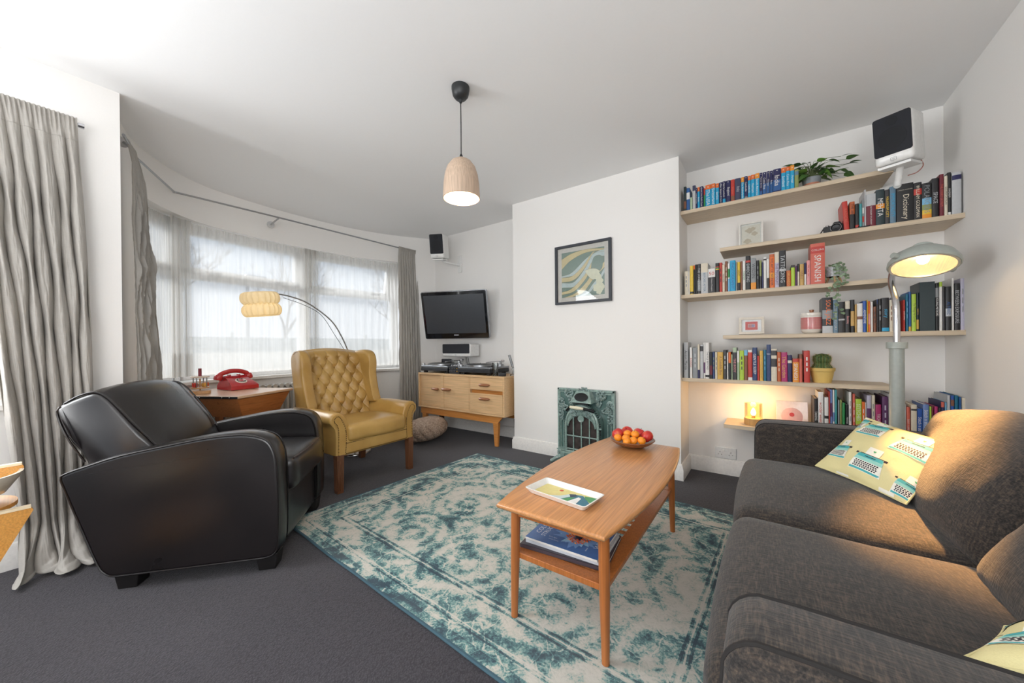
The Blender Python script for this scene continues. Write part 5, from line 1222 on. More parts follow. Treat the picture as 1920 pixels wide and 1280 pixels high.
# ---------------------------------------------------------------- green enamel stove in the fireplace
def stove():
    S = thing('enamel_stove', 'ornate green enamel stove front with arched glazed door on the chimney breast', 'stove', (-1.30, 2.94, 0))
    m, nt, b = newmat('green_enamel'); n = tex_noise(nt, coords(nt), 6, 4); nt.links.new(ramp(nt, n, [(.3, (66, 94, 91)), (.7, (100, 130, 125))]), b.inputs['Base Color']); b.inputs['Roughness'].default_value = .25; b.inputs['Coat Weight'].default_value = .5; GE = m
    GL = flat((134, 158, 151), .3, coat=.5, name='worn_enamel', var=.25); DK_ = flat((24, 26, 28), .5, .5, name='black_iron'); IV = flat((224, 216, 190), .3, name='ivory_handle')
    w_, h_ = .265, .645
    MB().add(g_box(-w_, w_, -.030, 0, 0, h_)).build('back_plate', GE, S, bevel=.004)
    m = MB()
    for b in ((-w_, w_, h_-.018, h_), (-w_, -w_+.016, .1, h_), (w_-.016, w_, .1, h_)): m.add(g_box(b[0], b[1], -.042, -.028, b[2], b[3]))
    for s in (-1, 1):
        for x in (.235, .205): m.add(g_tube([(s*x, -.034, .10), (s*x, -.034, .36)], .006, 8))
        m.add(g_prism([(s*.25, .62), (s*.17, .62), (s*.17, .608), (s*.238, .608), (s*.238, .54), (s*.25, .54)][::(-1 if s > 0 else 1)], -.038, -.028, 1))
    m.build('moulded_border', GL, S, bevel=.002)
    # arched body projecting forward
    A = [(-.150, .10)]+[(.150*cos(R(a)), .335+.150*1.15*sin(R(a))) for a in range(180, -1, -12)]+[(.150, .10)]
    MB().add(g_prism([(x*1.12, z if z < .12 else z*1.02+.006) for x, z in A][::-1], -.095, -.02, 1)).build('arched_body', GE, S, bevel=.006)
    dr = MB(); D = [(x*.98, z) for x, z in A]
    dr.add(g_tube([(x, -.110, z) for x, z in D], .011, 8)); dr.add(g_tube([(-.147, -.110, .105), (.147, -.110, .105)], .011, 8))
    for x in (-.074, 0, .074): dr.add(g_tube([(x, -.112, .105), (x, -.112, .335+.150*1.15*sqrt(1-(x/.15)**2)-.04)], .0062, 8))
    dr.add(g_tube([(-.145, -.112, .245), (.145, -.112, .245)], .0062, 8)); dr.add(g_tube([(-.15, -.112, .13), (.15, -.112, .13)], .006, 8))
    door = dr.build('arched_door', GL, S)
    # tympanum over the panes
    ty = [(.135*cos(R(a)), .335+.150*1.1*sin(R(a))) for a in range(0, 181, 12)]+[(.135*cos(R(a))*.90, .322+.088*sin(R(a))*1.15) for a in range(180, -1, -12)]
    n = 16; V = [(x, -.112, z) for x, z in ty[:n]]+[(x, -.112, z) for x, z in ty[n:][::-1]]
    tm = MB().add((V, [(i, n+i, n+i+1, i+1) for i in range(n-1)])).build('tympanum', GL, door, solid=.01)
    MB().add(g_lathe([(.026, 0), (.030, .004), (.026, .009), (.016, .006), (.0001, .008)], 20), 0, T(0, -.118, .400, R(90))).build('medallion', GL, door)
    gp = [(x*.93, z) for x, z in A]
    MB().add(g_prism(gp[::-1], -.104, -.098, 1)).build('door_glass', flat((56, 46, 46), .12, coat=.5, name='dark_stove_glass', var=.5, bumpsc=18, bstr=.02), door)
    # leaf and blossom castings
    rnd = random.Random(11)
    def cluster(cx, cz, n_, sx, sz, y, par, r0=.009):
        c = MB()
        for k in range(n_):
            an = rnd.uniform(0, 2*pi); q = sqrt(rnd.random()); r_ = r0*rnd.uniform(.6, 1.3)
            c.add(g_sphere(r_, 8, 6, (cx+sx*q*cos(an), y-rnd.uniform(0, .008), cz+sz*q*sin(an)), (1, .7, 1)))
        for k in range(n_//3):
            an = rnd.uniform(0, 2*pi); x, z = cx+sx*.9*cos(an), cz+sz*.9*sin(an)
            c.add(g_lathe([(.0001, 0), (.013, .003), (.008, .006), (.0001, .004)], 6), 0, T(x, y, z, R(90), R(rnd.uniform(0, 90))))
        c.build('cast_foliage', GL2, par, smooth=60)
    GL2 = flat((122, 144, 140), .28, .2, coat=.5, name='foliage_enamel', var=.3)
    for s in (-1, 1):
        cluster(s*.150, .602, 44, .040, .038, -.040, S); cluster(s*.128, .545, 30, .022, .045, -.040, S, .008); cluster(s*.225, .50, 44, .028, .055, -.040, S, .0085); cluster(s*.228, .415, 34, .018, .06, -.040, S, .007)
        cluster(s*.185, .47, 24, .030, .022, -.040, S, .007)
    cluster(-.065, .440, 30, .035, .022, -.118, door, .007); cluster(.065, .440, 30, .035, .022, -.118, door, .007); cluster(0, .47, 20, .04, .012, -.118, door, .007)
    cluster(0, .640, 30, .045, .022, -.065, S, .008)
    # beaded arch
    c = MB()
    for a in range(-10, 191, 6): c.add(g_sphere(.0055, 6, 4, (.163*cos(R(a)), -.098, .345+.163*1.12*sin(R(a)))))
    for z in range(12):
        for s in (-1, 1): c.add(g_sphere(.0055, 6, 4, (s*.163, -.098, .13+z*.016)))
    c.build('beading', DK_, S, smooth=60)
    # hood box on top
    hb = MB().add(g_frustum(-.10, .10, -.13, -.02, .535, -.062, .062, -.085, -.02, .632)).build('hood', GL, S, bevel=.005)
    MB().add(g_lathe([(.046, 0), (.046, .003), (.038, .005), (.0001, .004)], 28), 0, T(0, -.113, .585, R(67), 0, 0, (1.35, .82, 1))).build('oval_plaque', DK_, hb)
    MB().add(g_box(-.07, .07, -.142, -.128, .530, .538)).build('slot', DK_, hb)
    hd = MB().add(g_tube([(-.085, -.155, .500), (-.03, -.158, .498), (.04, -.156, .494)], [.011, .016, .011], 14)).build('lever_handle', IV, S)
    MB().add(g_tube([(.04, -.156, .494), (.075, -.150, .490), (.12, -.125, .475)], [.013, .012, .015], 10)).add(g_tube([(-.085, -.155, .5), (-.105, -.14, .49), (-.14, -.11, .46)], [.009, .008, .010], 10)).build('lever', DK_, hd)
    for z in (.155, .33): MB().add(g_tube([(.150, -.115, z), (.176, -.105, z)], .008, 10)).build('hinge', GL, door)
    # stepped base with ash door and feet
    MB().add(g_box(-.235, .235, -.09, 0, .06, .105)).add(g_box(-.20, .20, -.130, 0, .045, .098)).add(g_box(-.245, .245, -.105, 0, .100, .110)).build('plinth', GL, S, bevel=.003)
    MB().add(g_box(-.15, .15, -.150, -.11, .035, .09)).build('ash_door', GE, S, bevel=.004)
    c = MB()
    for k in range(9): c.add(g_box(-.10+k*.025-.006, -.10+k*.025+.006, -.1525, -.149, .045, .078))
    c.build('vent_slots', DK_, S)
    MB().add(g_prism([(-.25, 0), (.25, 0), (.22, .045), (-.22, .045)], -.135, 0, 1)).build('skirt', GL, S, bevel=.004)
    for s in (-1, 1):
        f = MB().add(g_tube(spline([(s*.20, -.12, .05), (s*.235, -.155, .035), (s*.255, -.175, .012)], 4), [.020]*3+[.015]*5+[.014], 8)).add(g_sphere(.017, 10, 8, (s*.255, -.176, .017))).build('foot', GL, S)
    cluster(-.215, .075, 14, .02, .02, -.105, S, .008); cluster(.215, .075, 14, .02, .02, -.105, S, .008)
stove()

# ---------------------------------------------------------------- wall socket
S = thing('wall_socket', 'white double wall socket above the skirting in the shelf alcove', 'socket', (-.276, YA, .169))
MB().add(g_box(-.073, .073, -.009, 0, -.043, .043)).build('face_plate', M_WHITEP, S, bevel=.003)
for x in (-.012, .012): MB().add(g_box(x-.0075, x+.0075, -.013, -.008, .008, .026)).build('switch', M_WHITEP, S, bevel=.002)
m = MB()
for x in (-.037, .037):
    m.add(g_box(x-.002, x+.002, -.0094, -.008, .002, .010)).add(g_box(x-.014, x-.008, -.0094, -.008, -.016, -.012)).add(g_box(x+.008, x+.014, -.0094, -.008, -.016, -.012))
m.build('pin_holes', M_BLACK, S)

# ---------------------------------------------------------------- shelves
SHY = 2.987; ZT = {1: 2.0457, 2: 1.7232, 3: 1.4052, 4: 1.091, 5: .7722, 6: .449}
XR = {1: (X2, .604), 2: (-.277, X3), 3: (X2, .604), 4: (-.262, X3), 5: (X2, .603), 6: (-.262, X3)}
SL_ = {1: 'top pale oak floating shelf carrying travel guides and the leafy plant', 2: 'second pale oak floating shelf carrying the camera and the dictionary', 3: 'third pale oak floating shelf carrying the trailing plant', 4: 'fourth pale oak floating shelf carrying the red patterned jar', 5: 'fifth pale oak floating shelf carrying the cactus', 6: 'lowest pale oak floating shelf carrying the small glass lamp'}
for i in ZT:
    a, b = XR[i]; th = .0265
    o = MB().add(g_box(a+.0005, b-.0005, SHY, YA-.0005, -th, 0)).build('floating_shelf', M_OAK, loc=(0, 0, ZT[i]), bevel=.001, seg=1); tag(o, SL_[i], 'shelf', 'pale oak alcove shelves')

PAL={'amber': (232, 150, 50), 'black': (36, 36, 38), 'blue': (44, 92, 150), 'brown': (130, 84, 62), 'burg': (112, 34, 48), 'char': (58, 56, 58), 'coral': (205, 100, 82), 'cream': (218, 208, 188), 'cyan': (38, 160, 205), 'dblue': (48, 68, 112), 'dgreen': (40, 56, 60), 'gold': (212, 170, 80), 'green': (52, 140, 80), 'grey': (140, 144, 146), 'lgrey': (188, 190, 192), 'lilac': (186, 182, 200), 'lime': (176, 206, 70), 'magenta': (176, 52, 110), 'navy': (38, 38, 84), 'olive': (140, 150, 90), 'orange': (226, 112, 48), 'paleg': (170, 190, 160), 'peri': (110, 136, 190), 'pink': (222, 150, 150), 'purple': (92, 52, 96), 'red': (190, 58, 48), 'royal': (40, 86, 165), 'rust': (190, 96, 50), 'sky': (120, 180, 215), 'slate': (62, 66, 92), 'steel': (100, 128, 148), 'tan': (196, 158, 92), 'teal': (70, 150, 155), 'tealb': (30, 110, 140), 'white': (226, 224, 220), 'yellow': (226, 190, 60)}
BOOKS=[
(1, -5160, -4970, 187, 'dgreen', 'dark green thin book with photo spine, first from the chimney breast, on the top shelf', '', None, [(0.6, 0.9, 'brown')], ''),
(1, -4962, -4730, 171, 'blue', 'blue book with white spine marks beside the thin dark green one, on the top shelf', '', None, [(0.2, 0.5, 'white')], ''),
(1, -4722, -4560, 96, 'paleg', 'short pale green booklet, lowest, on the top shelf', '', None, [], ''),
(1, -4552, -4340, 182, 'lgrey', 'pale grey book with dark top, on the top shelf', '', None, [(0, 0.22, 'slate')], ''),
(1, -4332, -4220, 156, 'navy', 'thin navy guide between the grey book and an orange-topped one, on the top shelf', 'London & Surrounds', 'white', [], ''),
(1, -4212, -4050, 159, 'cyan', 'slim sky blue guide with orange top reading Rome, on the top shelf', 'Rome', 'white', [(0, 0.2, 'orange')], ''),
(1, -4042, -3820, 159, 'navy', 'navy guide with long white title beside the slim Rome guide, on the top shelf', 'South & the Pacific Coast', 'white', [], ''),
(1, -3812, -3700, 142, 'green', 'thin green booklet with red top, on the top shelf', '', None, [(0, 0.35, 'red')], ''),
(1, -3692, -3320, 161, 'cyan', 'wide sky blue guide with orange top reading The USA, on the top shelf', 'The USA', 'white', [(0, 0.2, 'orange')], ''),
(1, -3312, -3030, 160, 'cyan', 'sky blue guide with orange top reading Switzerland, on the top shelf', 'Switzerland', 'white', [(0, 0.2, 'orange')], ''),
(1, -3022, -2810, 155, 'cyan', 'sky blue guide with orange top reading Sardinia, on the top shelf', 'Sardinia', 'white', [(0, 0.2, 'orange')], ''),
(1, -2802, -2590, 157, 'navy', 'navy guide with small white title left of Bali & Lombok, on the top shelf', 'Milan, Bergamo & Como', 'white', [], ''),
(1, -2582, -2390, 158, 'navy', 'navy guide reading Bali & Lombok, on the top shelf', 'Bali & Lombok', 'white', [(0.8, 1, 'cyan')], ''),
(1, -2382, -2080, 158, 'navy', 'navy guide reading England, on the top shelf', 'England', 'white', [], ''),
(1, -2072, -1830, 156, 'red', 'red guide reading Wales, on the top shelf', 'Wales', 'coral', [(0.75, 0.95, 'brown')], ''),
(1, -1822, -1470, 156, 'slate', 'faded slate blue guide reading Italy, on the top shelf', 'Italy', 'lgrey', [], ''),
(1, -1462, -1260, 157, 'cyan', 'sky blue guide with amber top reading The Netherlands, on the top shelf', 'The Netherlands', 'white', [(0, 0.22, 'amber')], ''),
(1, -1252, -1060, 157, 'navy', 'navy guide reading Cambodia, on the top shelf', 'Cambodia', 'white', [(0.9, 1, 'grey')], ''),
(1, -1052, -880, 155, 'cyan', 'sky blue guide with orange top reading Cambodia, on the top shelf', 'Cambodia', 'white', [(0, 0.2, 'orange')], ''),
(1, -872, -640, 158, 'cyan', 'sky blue guide with orange top reading Vietnam, on the top shelf', 'Vietnam', 'white', [(0, 0.2, 'orange')], ''),
(1, -632, -380, 159, 'cyan', 'sky blue guide with amber top reading South America, on the top shelf', 'South America', 'white', [(0, 0.22, 'amber')], ''),
(1, -372, -210, 156, 'navy', 'navy guide reading Myanmar (Burma), on the top shelf', 'Myanmar (Burma)', 'white', [(0.8, 1, 'blue')], ''),
(1, -202, 10, 155, 'navy', 'navy to blue guide reading Costa Rica, on the top shelf', 'Costa Rica', 'white', [(0.5, 0.95, 'blue')], ''),
(1, 18, 190, 154, 'navy', 'navy to blue guide reading Nicaragua, on the top shelf', 'Nicaragua', 'white', [(0.5, 0.95, 'blue')], ''),
(1, 198, 370, 154, 'navy', 'navy to blue guide reading Paris, on the top shelf', 'Paris', 'white', [(0.5, 0.95, 'blue')], ''),
(1, 378, 810, 158, 'navy', 'thickest guide, navy to blue, reading India, on the top shelf', 'India', 'white', [(0.45, 0.92, 'blue')], ''),
(1, 818, 1060, 155, 'cyan', 'sky blue guide with orange top right of the India guide, on the top shelf', 'Scotland', 'white', [(0, 0.22, 'orange')], ''),
(1, 1068, 1280, 154, 'cyan', 'sky blue guide with orange top reading Costa Rica, on the top shelf', 'Costa Rica', 'white', [(0, 0.18, 'orange')], ''),
(1, 1288, 1510, 157, 'cyan', 'sky blue guide with amber top reading Portugal, beside the plant, on the top shelf', 'Portugal', 'white', [(0, 0.22, 'amber')], ''),
(1, 1518, 1730, 123, 'olive', 'muted olive book half hidden by leaves behind the plant pot, on the top shelf', '', None, [(0.1, 0.3, 'steel')], ''),
(2, 3910, 4160, 179, 'red', 'red book with cream page block leaning behind the camera, on the second shelf down', 'RADICAL', 'coral', [], ''),
(2, 4168, 4400, 170, 'rust', 'orange and black book with scrawled title, on the second shelf down', 'THE ART OF THE', 'black', [(0.45, 1, 'black')], ''),
(2, 4408, 4580, 152, 'black', 'small black book right of the orange one, on the second shelf down', '', 'white', [(0.85, 0.95, 'red')], ''),
(2, 4588, 4720, 148, 'teal', 'thin teal book, on the second shelf down', '', None, [], ''),
(2, 4728, 4810, 174, 'grey', 'thin grey magazine standing beside the teal book, on the second shelf down', '', None, [(0.3, 0.5, 'white'), (0.6, 0.8, 'red')], ''),
(2, 4818, 4890, 228, 'lgrey', 'tall thin clear sleeve sticking up, on the second shelf down', '', None, [], ''),
(2, 4898, 5310, 197, 'burg', 'burgundy book with grey top panel, on the second shelf down', 'DICTIONARY OF LITERARY', 'white', [(0, 0.36, 'lgrey')], ''),
(2, 5318, 5690, 213, 'dgreen', 'dark blue-black book with orange picture band, on the second shelf down', 'MEHTA', 'white', [(0.4, 0.53, 'amber')], ''),
(2, 5698, 5900, 205, 'char', 'dark brown book with yellow lettering, on the second shelf down', 'MAXIMUM CITY', 'yellow', [], ''),
(2, 5908, 6160, 218, 'steel', 'tall slate blue book with small white title, on the second shelf down', 'IMMORTALITY', 'cyan', [], ''),
(2, 6168, 6850, 220, 'black', 'very thick black book reading Dictionary, on the second shelf down', 'Dictionary', 'cream', [], 'COLLINS CONCISE'),
(2, 6858, 7180, 214, 'black', 'black novel with red upper title and cream name, on the second shelf down', 'WILLIAM GOLDMAN', 'cream', [(0.17, 0.33, 'red')], ''),
(2, 7188, 7550, 203, 'black', 'black photo book with rainbow lower half, on the second shelf down', 'POLAROIDS', 'grey', [(0.42, 0.6, 'sky'), (0.6, 0.75, 'olive'), (0.75, 0.87, 'yellow'), (0.87, 1, 'amber')], ''),
(2, 7558, 7820, 220, 'black', 'tall black book right of the rainbow one, on the second shelf down', 'SPACE', 'lgrey', [], ''),
(2, 7828, 7990, 234, 'burg', 'tall narrow burgundy book, on the second shelf down', 'THE STORY OF FILM', 'coral', [], ''),
(2, 7998, 8130, 220, 'cream', 'tall cream book reading Catalan, on the second shelf down', 'LEGUINA CATALAN', 'black', [], ''),
(2, 8138, 8270, 238, 'black', 'tallest black book beside the end grey one, on the second shelf down', 'MAGNUM', 'white', [(0.92, 0.98, 'white')], ''),
(2, 8278, 8620, 230, 'lgrey', 'large grey book with square navy emblem by the wall, on the second shelf down', '', 'blue', [(0.07, 0.18, 'navy')], ''),
(3, -5150, -4890, 181, 'cream', 'cream book, first by the chimney breast, on the third shelf down', '', 'grey', [], ''),
(3, -4882, -4780, 178, 'white', 'thin white booklet left of the yellow one, on the third shelf down', '', None, [], ''),
(3, -4772, -4540, 218, 'yellow', 'yellow narrow book, on the third shelf down', '', 'black', [(0.9, 0.97, 'black')], ''),
(3, -4532, -4420, 219, 'black', 'thin black book with orange top, on the third shelf down', '', None, [(0, 0.14, 'orange')], ''),
(3, -4412, -4280, 224, 'black', 'thin plain black book left of a grey photo spine, on the third shelf down', '', None, [], ''),
(3, -4272, -4030, 224, 'char', 'charcoal book with grey photo spine, on the third shelf down', 'THE LONG DARK', 'lgrey', [(0.55, 0.9, 'grey')], ''),
(3, -4022, -3560, 225, 'lgrey', 'wide pale cream and blue book, on the third shelf down', 'BEFORE AFTER', 'steel', [(0, 0.3, 'cream')], ''),
(3, -3552, -3090, 179, 'black', 'black book on photography with white top and red number, on the third shelf down', 'A History of Photography', 'white', [(0, 0.35, 'white')], '50'),
(3, -3082, -2830, 216, 'black', 'black book with coloured dots, on the third shelf down', '', 'white', [(0.12, 0.15, 'red'), (0.16, 0.19, 'green'), (0.2, 0.23, 'yellow')], ''),
(3, -2822, -2650, 215, 'red', 'narrow red book, on the third shelf down', '', 'black', [], ''),
(3, -2642, -2480, 199, 'cream', 'cream book reading Malaysia, on the third shelf down', 'MALAYSIA', 'black', [], ''),
(3, -2472, -2310, 220, 'brown', 'taupe brown book right of Malaysia, on the third shelf down', '', 'cream', [], ''),
(3, -2302, -2170, 203, 'white', 'thin white book with green band, on the third shelf down', '', 'white', [(0.2, 0.5, 'green'), (0.55, 1, 'sky')], ''),
(3, -2162, -1830, 220, 'cyan', 'bright blue book, on the third shelf down', 'PHOTOGRAPHY', 'blue', [], ''),
(3, -1822, -1720, 204, 'grey', 'thin grey book right of the bright blue one, on the third shelf down', '', None, [], ''),
(3, -1712, -1540, 203, 'yellow', 'yellow book with black lower half, on the third shelf down', 'LIGHT', 'black', [(0.72, 1, 'black')], ''),
(3, -1532, -1410, 206, 'brown', 'thin brown book right of the yellow and black one, on the third shelf down', '', None, [], ''),
(3, -1402, -1230, 207, 'white', 'white book with green lower lettering, on the third shelf down', 'THINNER', 'green', [], ''),
(3, -1222, -930, 238, 'black', 'tall black book with red band, reading Directing, on the third shelf down', 'DIRECTING', 'lgrey', [(0.13, 0.19, 'red')], ''),
(3, -922, -610, 218, 'grey', 'grey book with yellow foot, on the third shelf down', 'WISDEN', 'char', [(0.78, 1, 'amber')], ''),
(3, -602, -430, 199, 'black', 'black book left of the olive one, on the third shelf down', '', 'grey', [], ''),
(3, -422, -300, 196, 'olive', 'olive green narrow book, on the third shelf down', '', 'cream', [(0.55, 1, 'char')], ''),
(3, -292, -200, 182, 'navy', 'thin navy book left of the white ones, on the third shelf down', '', None, [], ''),
(3, -192, -20, 215, 'white', 'tall white book with red lower lettering, on the third shelf down', '', 'red', [(0.05, 0.1, 'char')], ''),
(3, -12, 130, 201, 'white', 'white book with black foot, on the third shelf down', '', 'grey', [(0.65, 1, 'char')], ''),
(3, 138, 420, 229, 'orange', 'orange book reading The Art of Wonder, on the third shelf down', 'THE ART OF WONDER', 'black', [(0, 0.08, 'rust'), (0.55, 0.7, 'amber')], ''),
(3, 428, 670, 240, 'lilac', 'lilac book with cream top, on the third shelf down', 'THE MIDNIGHT', 'purple', [(0, 0.3, 'cream')], ''),
(3, 678, 1040, 245, 'black', 'tallest thick black book with white flower, on the third shelf down', 'TATTOOING', 'lgrey', [(0.5, 0.56, 'lgrey')], ''),
(3, 1050, 1290, 107, 'rust', 'short brown orange book, on the third shelf down', 'ORLANDO', 'gold', [], ''),
(3, 1298, 1500, 140, 'lime', 'lime yellow book, on the third shelf down', '', 'char', [(0, 0.12, 'char')], ''),
(3, 1508, 1620, 132, 'purple', 'thin dark plum book, on the third shelf down', '', None, [], ''),
(3, 1628, 1740, 144, 'cream', 'small cream book with black top, on the third shelf down', '', 'char', [(0, 0.35, 'black')], ''),
(3, 1748, 1960, 139, 'tan', 'tan gold book reading Haiku, on the third shelf down', 'HAIKU', 'brown', [], ''),
(3, 1968, 2090, 146, 'white', 'white book with navy top, on the third shelf down', '', None, [(0, 0.5, 'navy')], ''),
(3, 2098, 2280, 159, 'pink', 'pink book, on the third shelf down', '', 'coral', [], ''),
(3, 2288, 3000, 261, 'coral', 'big orange-red dictionary reading Spanish, on the third shelf down', 'SPANISH', 'white', [(0.08, 0.24, 'red')], 'COLLINS'),
(4, 2850, 3360, 225, 'black', 'thick black and white picture book beside the red jar, on the fourth shelf down', 'SOUL JAZZ', 'orange', [(0.35, 0.6, 'grey'), (0.8, 1, 'lgrey')], ''),
(4, 3368, 3600, 207, 'steel', 'grey-blue book with silver letters, on the fourth shelf down', 'THE SECRET HISTORY', 'lgrey', [], ''),
(4, 3608, 3920, 192, 'black', 'black book with white swan mark, on the fourth shelf down', '', 'white', [(0.55, 0.6, 'lgrey')], ''),
(4, 3928, 4160, 195, 'black', 'black book with pink lettering, on the fourth shelf down', 'Bombay', 'pink', [(0, 0.25, 'cream')], ''),
(4, 4168, 4350, 201, 'black', 'black and gold book, on the fourth shelf down', '', 'gold', [(0.35, 0.8, 'tan')], ''),
(4, 4358, 4450, 171, 'tan', 'small tan book, on the fourth shelf down', '', None, [], ''),
(4, 4458, 4710, 176, 'white', 'white book with small round portrait, on the fourth shelf down', '', 'char', [(0.45, 0.55, 'brown')], ''),
(4, 4718, 4890, 190, 'royal', 'royal blue book with white letters, on the fourth shelf down', 'ADVENTURE', 'white', [], ''),
(4, 4898, 4940, 195, 'yellow', 'very thin yellow booklet, on the fourth shelf down', '', None, [], ''),
(4, 4948, 5040, 186, 'orange', 'narrow orange and white book, on the fourth shelf down', '', 'white', [(0.4, 0.75, 'pink')], ''),
(4, 5048, 5160, 182, 'white', 'plain narrow white book, on the fourth shelf down', '', None, [], ''),
(4, 5170, 5310, 153, 'brown', 'short reddish brown book, on the fourth shelf down', '', 'char', [], ''),
(4, 5318, 5370, 195, 'char', 'thin charcoal book left of the black pair, on the fourth shelf down', '', None, [(0, 0.15, 'dblue')], ''),
(4, 5378, 5520, 196, 'black', 'plain black book left of Story, on the fourth shelf down', '', 'lgrey', [], ''),
(4, 5528, 5840, 201, 'black', 'thick black book reading Story, on the fourth shelf down', 'story', 'cyan', [(0.88, 0.98, 'cyan')], ''),
(4, 5850, 6010, 187, 'cream', 'cream book left of the lamp pole, on the fourth shelf down', '', 'brown', [], ''),
(4, 6018, 6060, 185, 'brown', 'thin brown book behind the chrome lamp pole, on the fourth shelf down', '', None, [], ''),
(4, 6070, 6160, 207, 'lilac', 'pale lilac book beside the chrome lamp pole, on the fourth shelf down', '', None, [], ''),
(4, 6410, 6500, 182, 'red', 'red book with white letters half behind the lamp pole, on the fourth shelf down', 'SHORT NOVELS', 'white', [], ''),
(4, 6508, 6610, 214, 'tealb', 'teal book right of the lamp pole, on the fourth shelf down', '', 'sky', [], ''),
(4, 6618, 6730, 227, 'blue', 'blue and yellow-footed book, on the fourth shelf down', '', 'sky', [(0.88, 1, 'gold')], ''),
(4, 6738, 6920, 212, 'lime', 'lime green book, on the fourth shelf down', 'The Things He Carried', 'char', [], ''),
(4, 6928, 7030, 219, 'dgreen', 'black and gold book reading Rebecca, on the fourth shelf down', 'REBECCA', 'gold', [(0.7, 0.95, 'gold')], ''),
(4, 7038, 7630, 276, 'dgreen', 'broad plain black box file, on the fourth shelf down', '', None, [], ''),
(4, 7640, 7790, 266, 'black', 'black book reading Young Meteors, on the fourth shelf down', 'YOUNG METEORS', 'white', [(0.1, 0.3, 'grey')], ''),
(4, 7798, 7920, 271, 'white', 'white book with lime top, on the fourth shelf down', '', 'grey', [(0, 0.1, 'lime')], ''),
(4, 7928, 8010, 246, 'char', 'dark grey thin book right of the lime topped one, on the fourth shelf down', '', None, [], ''),
(4, 8018, 8230, 242, 'black', 'black book with blue letters, on the fourth shelf down', 'ALTERED', 'blue', [(0.5, 0.68, 'lgrey')], ''),
(4, 8240, 8330, 287, 'white', 'tall white book with orange side, on the fourth shelf down', '', None, [], ''),
(4, 8338, 8560, 256, 'black', 'black book reading Between Coverture, on the fourth shelf down', 'BETWEEN EXPOSURE', 'lgrey', [], ''),
(4, 8568, 8720, 282, 'lilac', 'tall lavender grey book at the wall, on the fourth shelf down', '', 'grey', [], ''),
(5, -5250, -4940, 271, 'lgrey', 'tall grey-beige book at the chimney breast, on the fifth shelf down', 'Anton Martin', 'char', [], ''),
(5, -4932, -4850, 214, 'black', 'thin black book right of the grey-beige one, on the fifth shelf down', '', None, [], ''),
(5, -4842, -4660, 233, 'white', 'white book with red letters, on the fifth shelf down', 'RUNNING', 'red', [], ''),
(5, -4640, -4300, 231, 'grey', 'grey wide book, on the fifth shelf down', '', 'lgrey', [], ''),
(5, -4292, -4140, 256, 'cream', 'cream book with navy foot, on the fifth shelf down', '', 'navy', [(0.75, 1, 'navy')], ''),
(5, -4132, -3910, 254, 'lgrey', 'pale grey narrow book, on the fifth shelf down', '', 'char', [(0.05, 0.2, 'char')], ''),
(5, -3902, -3790, 267, 'white', 'thin white book with purple patches, on the fifth shelf down', '', None, [(0.55, 0.85, 'purple')], ''),
(5, -3782, -3520, 267, 'white', 'tall white book with black round foot mark, on the fifth shelf down', 'THE FUJI BEYOND', 'char', [(0.9, 0.96, 'black')], ''),
(5, -3512, -3320, 195, 'black', 'black book with maroon lower half, on the fifth shelf down', '', 'lgrey', [(0.5, 0.85, 'burg')], ''),
(5, -3312, -3160, 199, 'dblue', 'dark blue narrow book, on the fifth shelf down', '', 'olive', [], ''),
(5, -3152, -3000, 197, 'cream', 'cream narrow book left of the golden one, on the fifth shelf down', '', 'char', [], ''),
(5, -2992, -2640, 197, 'gold', 'golden tan wide book, on the fifth shelf down', 'A Suitable Boy', 'brown', [], ''),
(5, -2632, -2410, 212, 'char', 'charcoal book with grey letters, on the fifth shelf down', '', 'lgrey', [], ''),
(5, -2402, -2310, 194, 'white', 'thin white book left of the orange topped one, on the fifth shelf down', '', None, [], ''),
(5, -2302, -2140, 197, 'black', 'black book with orange top, on the fifth shelf down', '', 'white', [(0, 0.4, 'orange')], ''),
(5, -2132, -2040, 180, 'paleg', 'thin pale green book, on the fifth shelf down', '', None, [], ''),
(5, -2032, -1790, 230, 'char', 'charcoal book with pink letters, on the fifth shelf down', 'THE BODY', 'pink', [(0, 0.15, 'paleg')], ''),
(5, -1782, -1630, 207, 'paleg', 'white and green book, on the fifth shelf down', '', 'green', [(0, 0.4, 'white')], ''),
(5, -1622, -1360, 208, 'lime', 'pale lime yellow book, on the fifth shelf down', '', 'char', [], ''),
(5, -1352, -1140, 212, 'brown', 'brown book with pale blue top, on the fifth shelf down', '', 'cream', [(0, 0.18, 'sky')], ''),
(5, -1132, -870, 213, 'white', 'white book with red panel, on the fifth shelf down', 'The Poetry House', 'red', [(0.08, 0.9, 'red')], ''),
(5, -862, -600, 229, 'dblue', 'blue book reading Gentle Sleep, on the fifth shelf down', 'GENTLE SLEEP', 'white', [], ''),
(5, -592, -460, 172, 'red', 'short dark red book, on the fifth shelf down', '', None, [], ''),
(5, -450, -250, 207, 'gold', 'mustard yellow book, on the fifth shelf down', '', 'tan', [], ''),
(5, -242, -70, 213, 'tealb', 'teal blue book, on the fifth shelf down', '', 'sky', [], ''),
(5, -60, 180, 249, 'dblue', 'tallest dark blue cloth-bound book, on the fifth shelf down', '', 'lgrey', [(0.25, 0.27, 'lgrey')], ''),
(5, 190, 510, 219, 'cream', 'cream book with black engraved figure, on the fifth shelf down', '', 'black', [(0.05, 0.2, 'char'), (0.3, 0.55, 'char')], ''),
(5, 520, 720, 198, 'rust', 'rust orange book, on the fifth shelf down', '', 'cream', [], ''),
(5, 730, 1070, 196, 'magenta', 'magenta book with gold sprigs, on the fifth shelf down', 'The Garden', 'gold', [], ''),
(5, 1080, 1320, 178, 'navy', 'navy book with white oval badge, on the fifth shelf down', '', 'white', [(0.2, 0.3, 'cream')], ''),
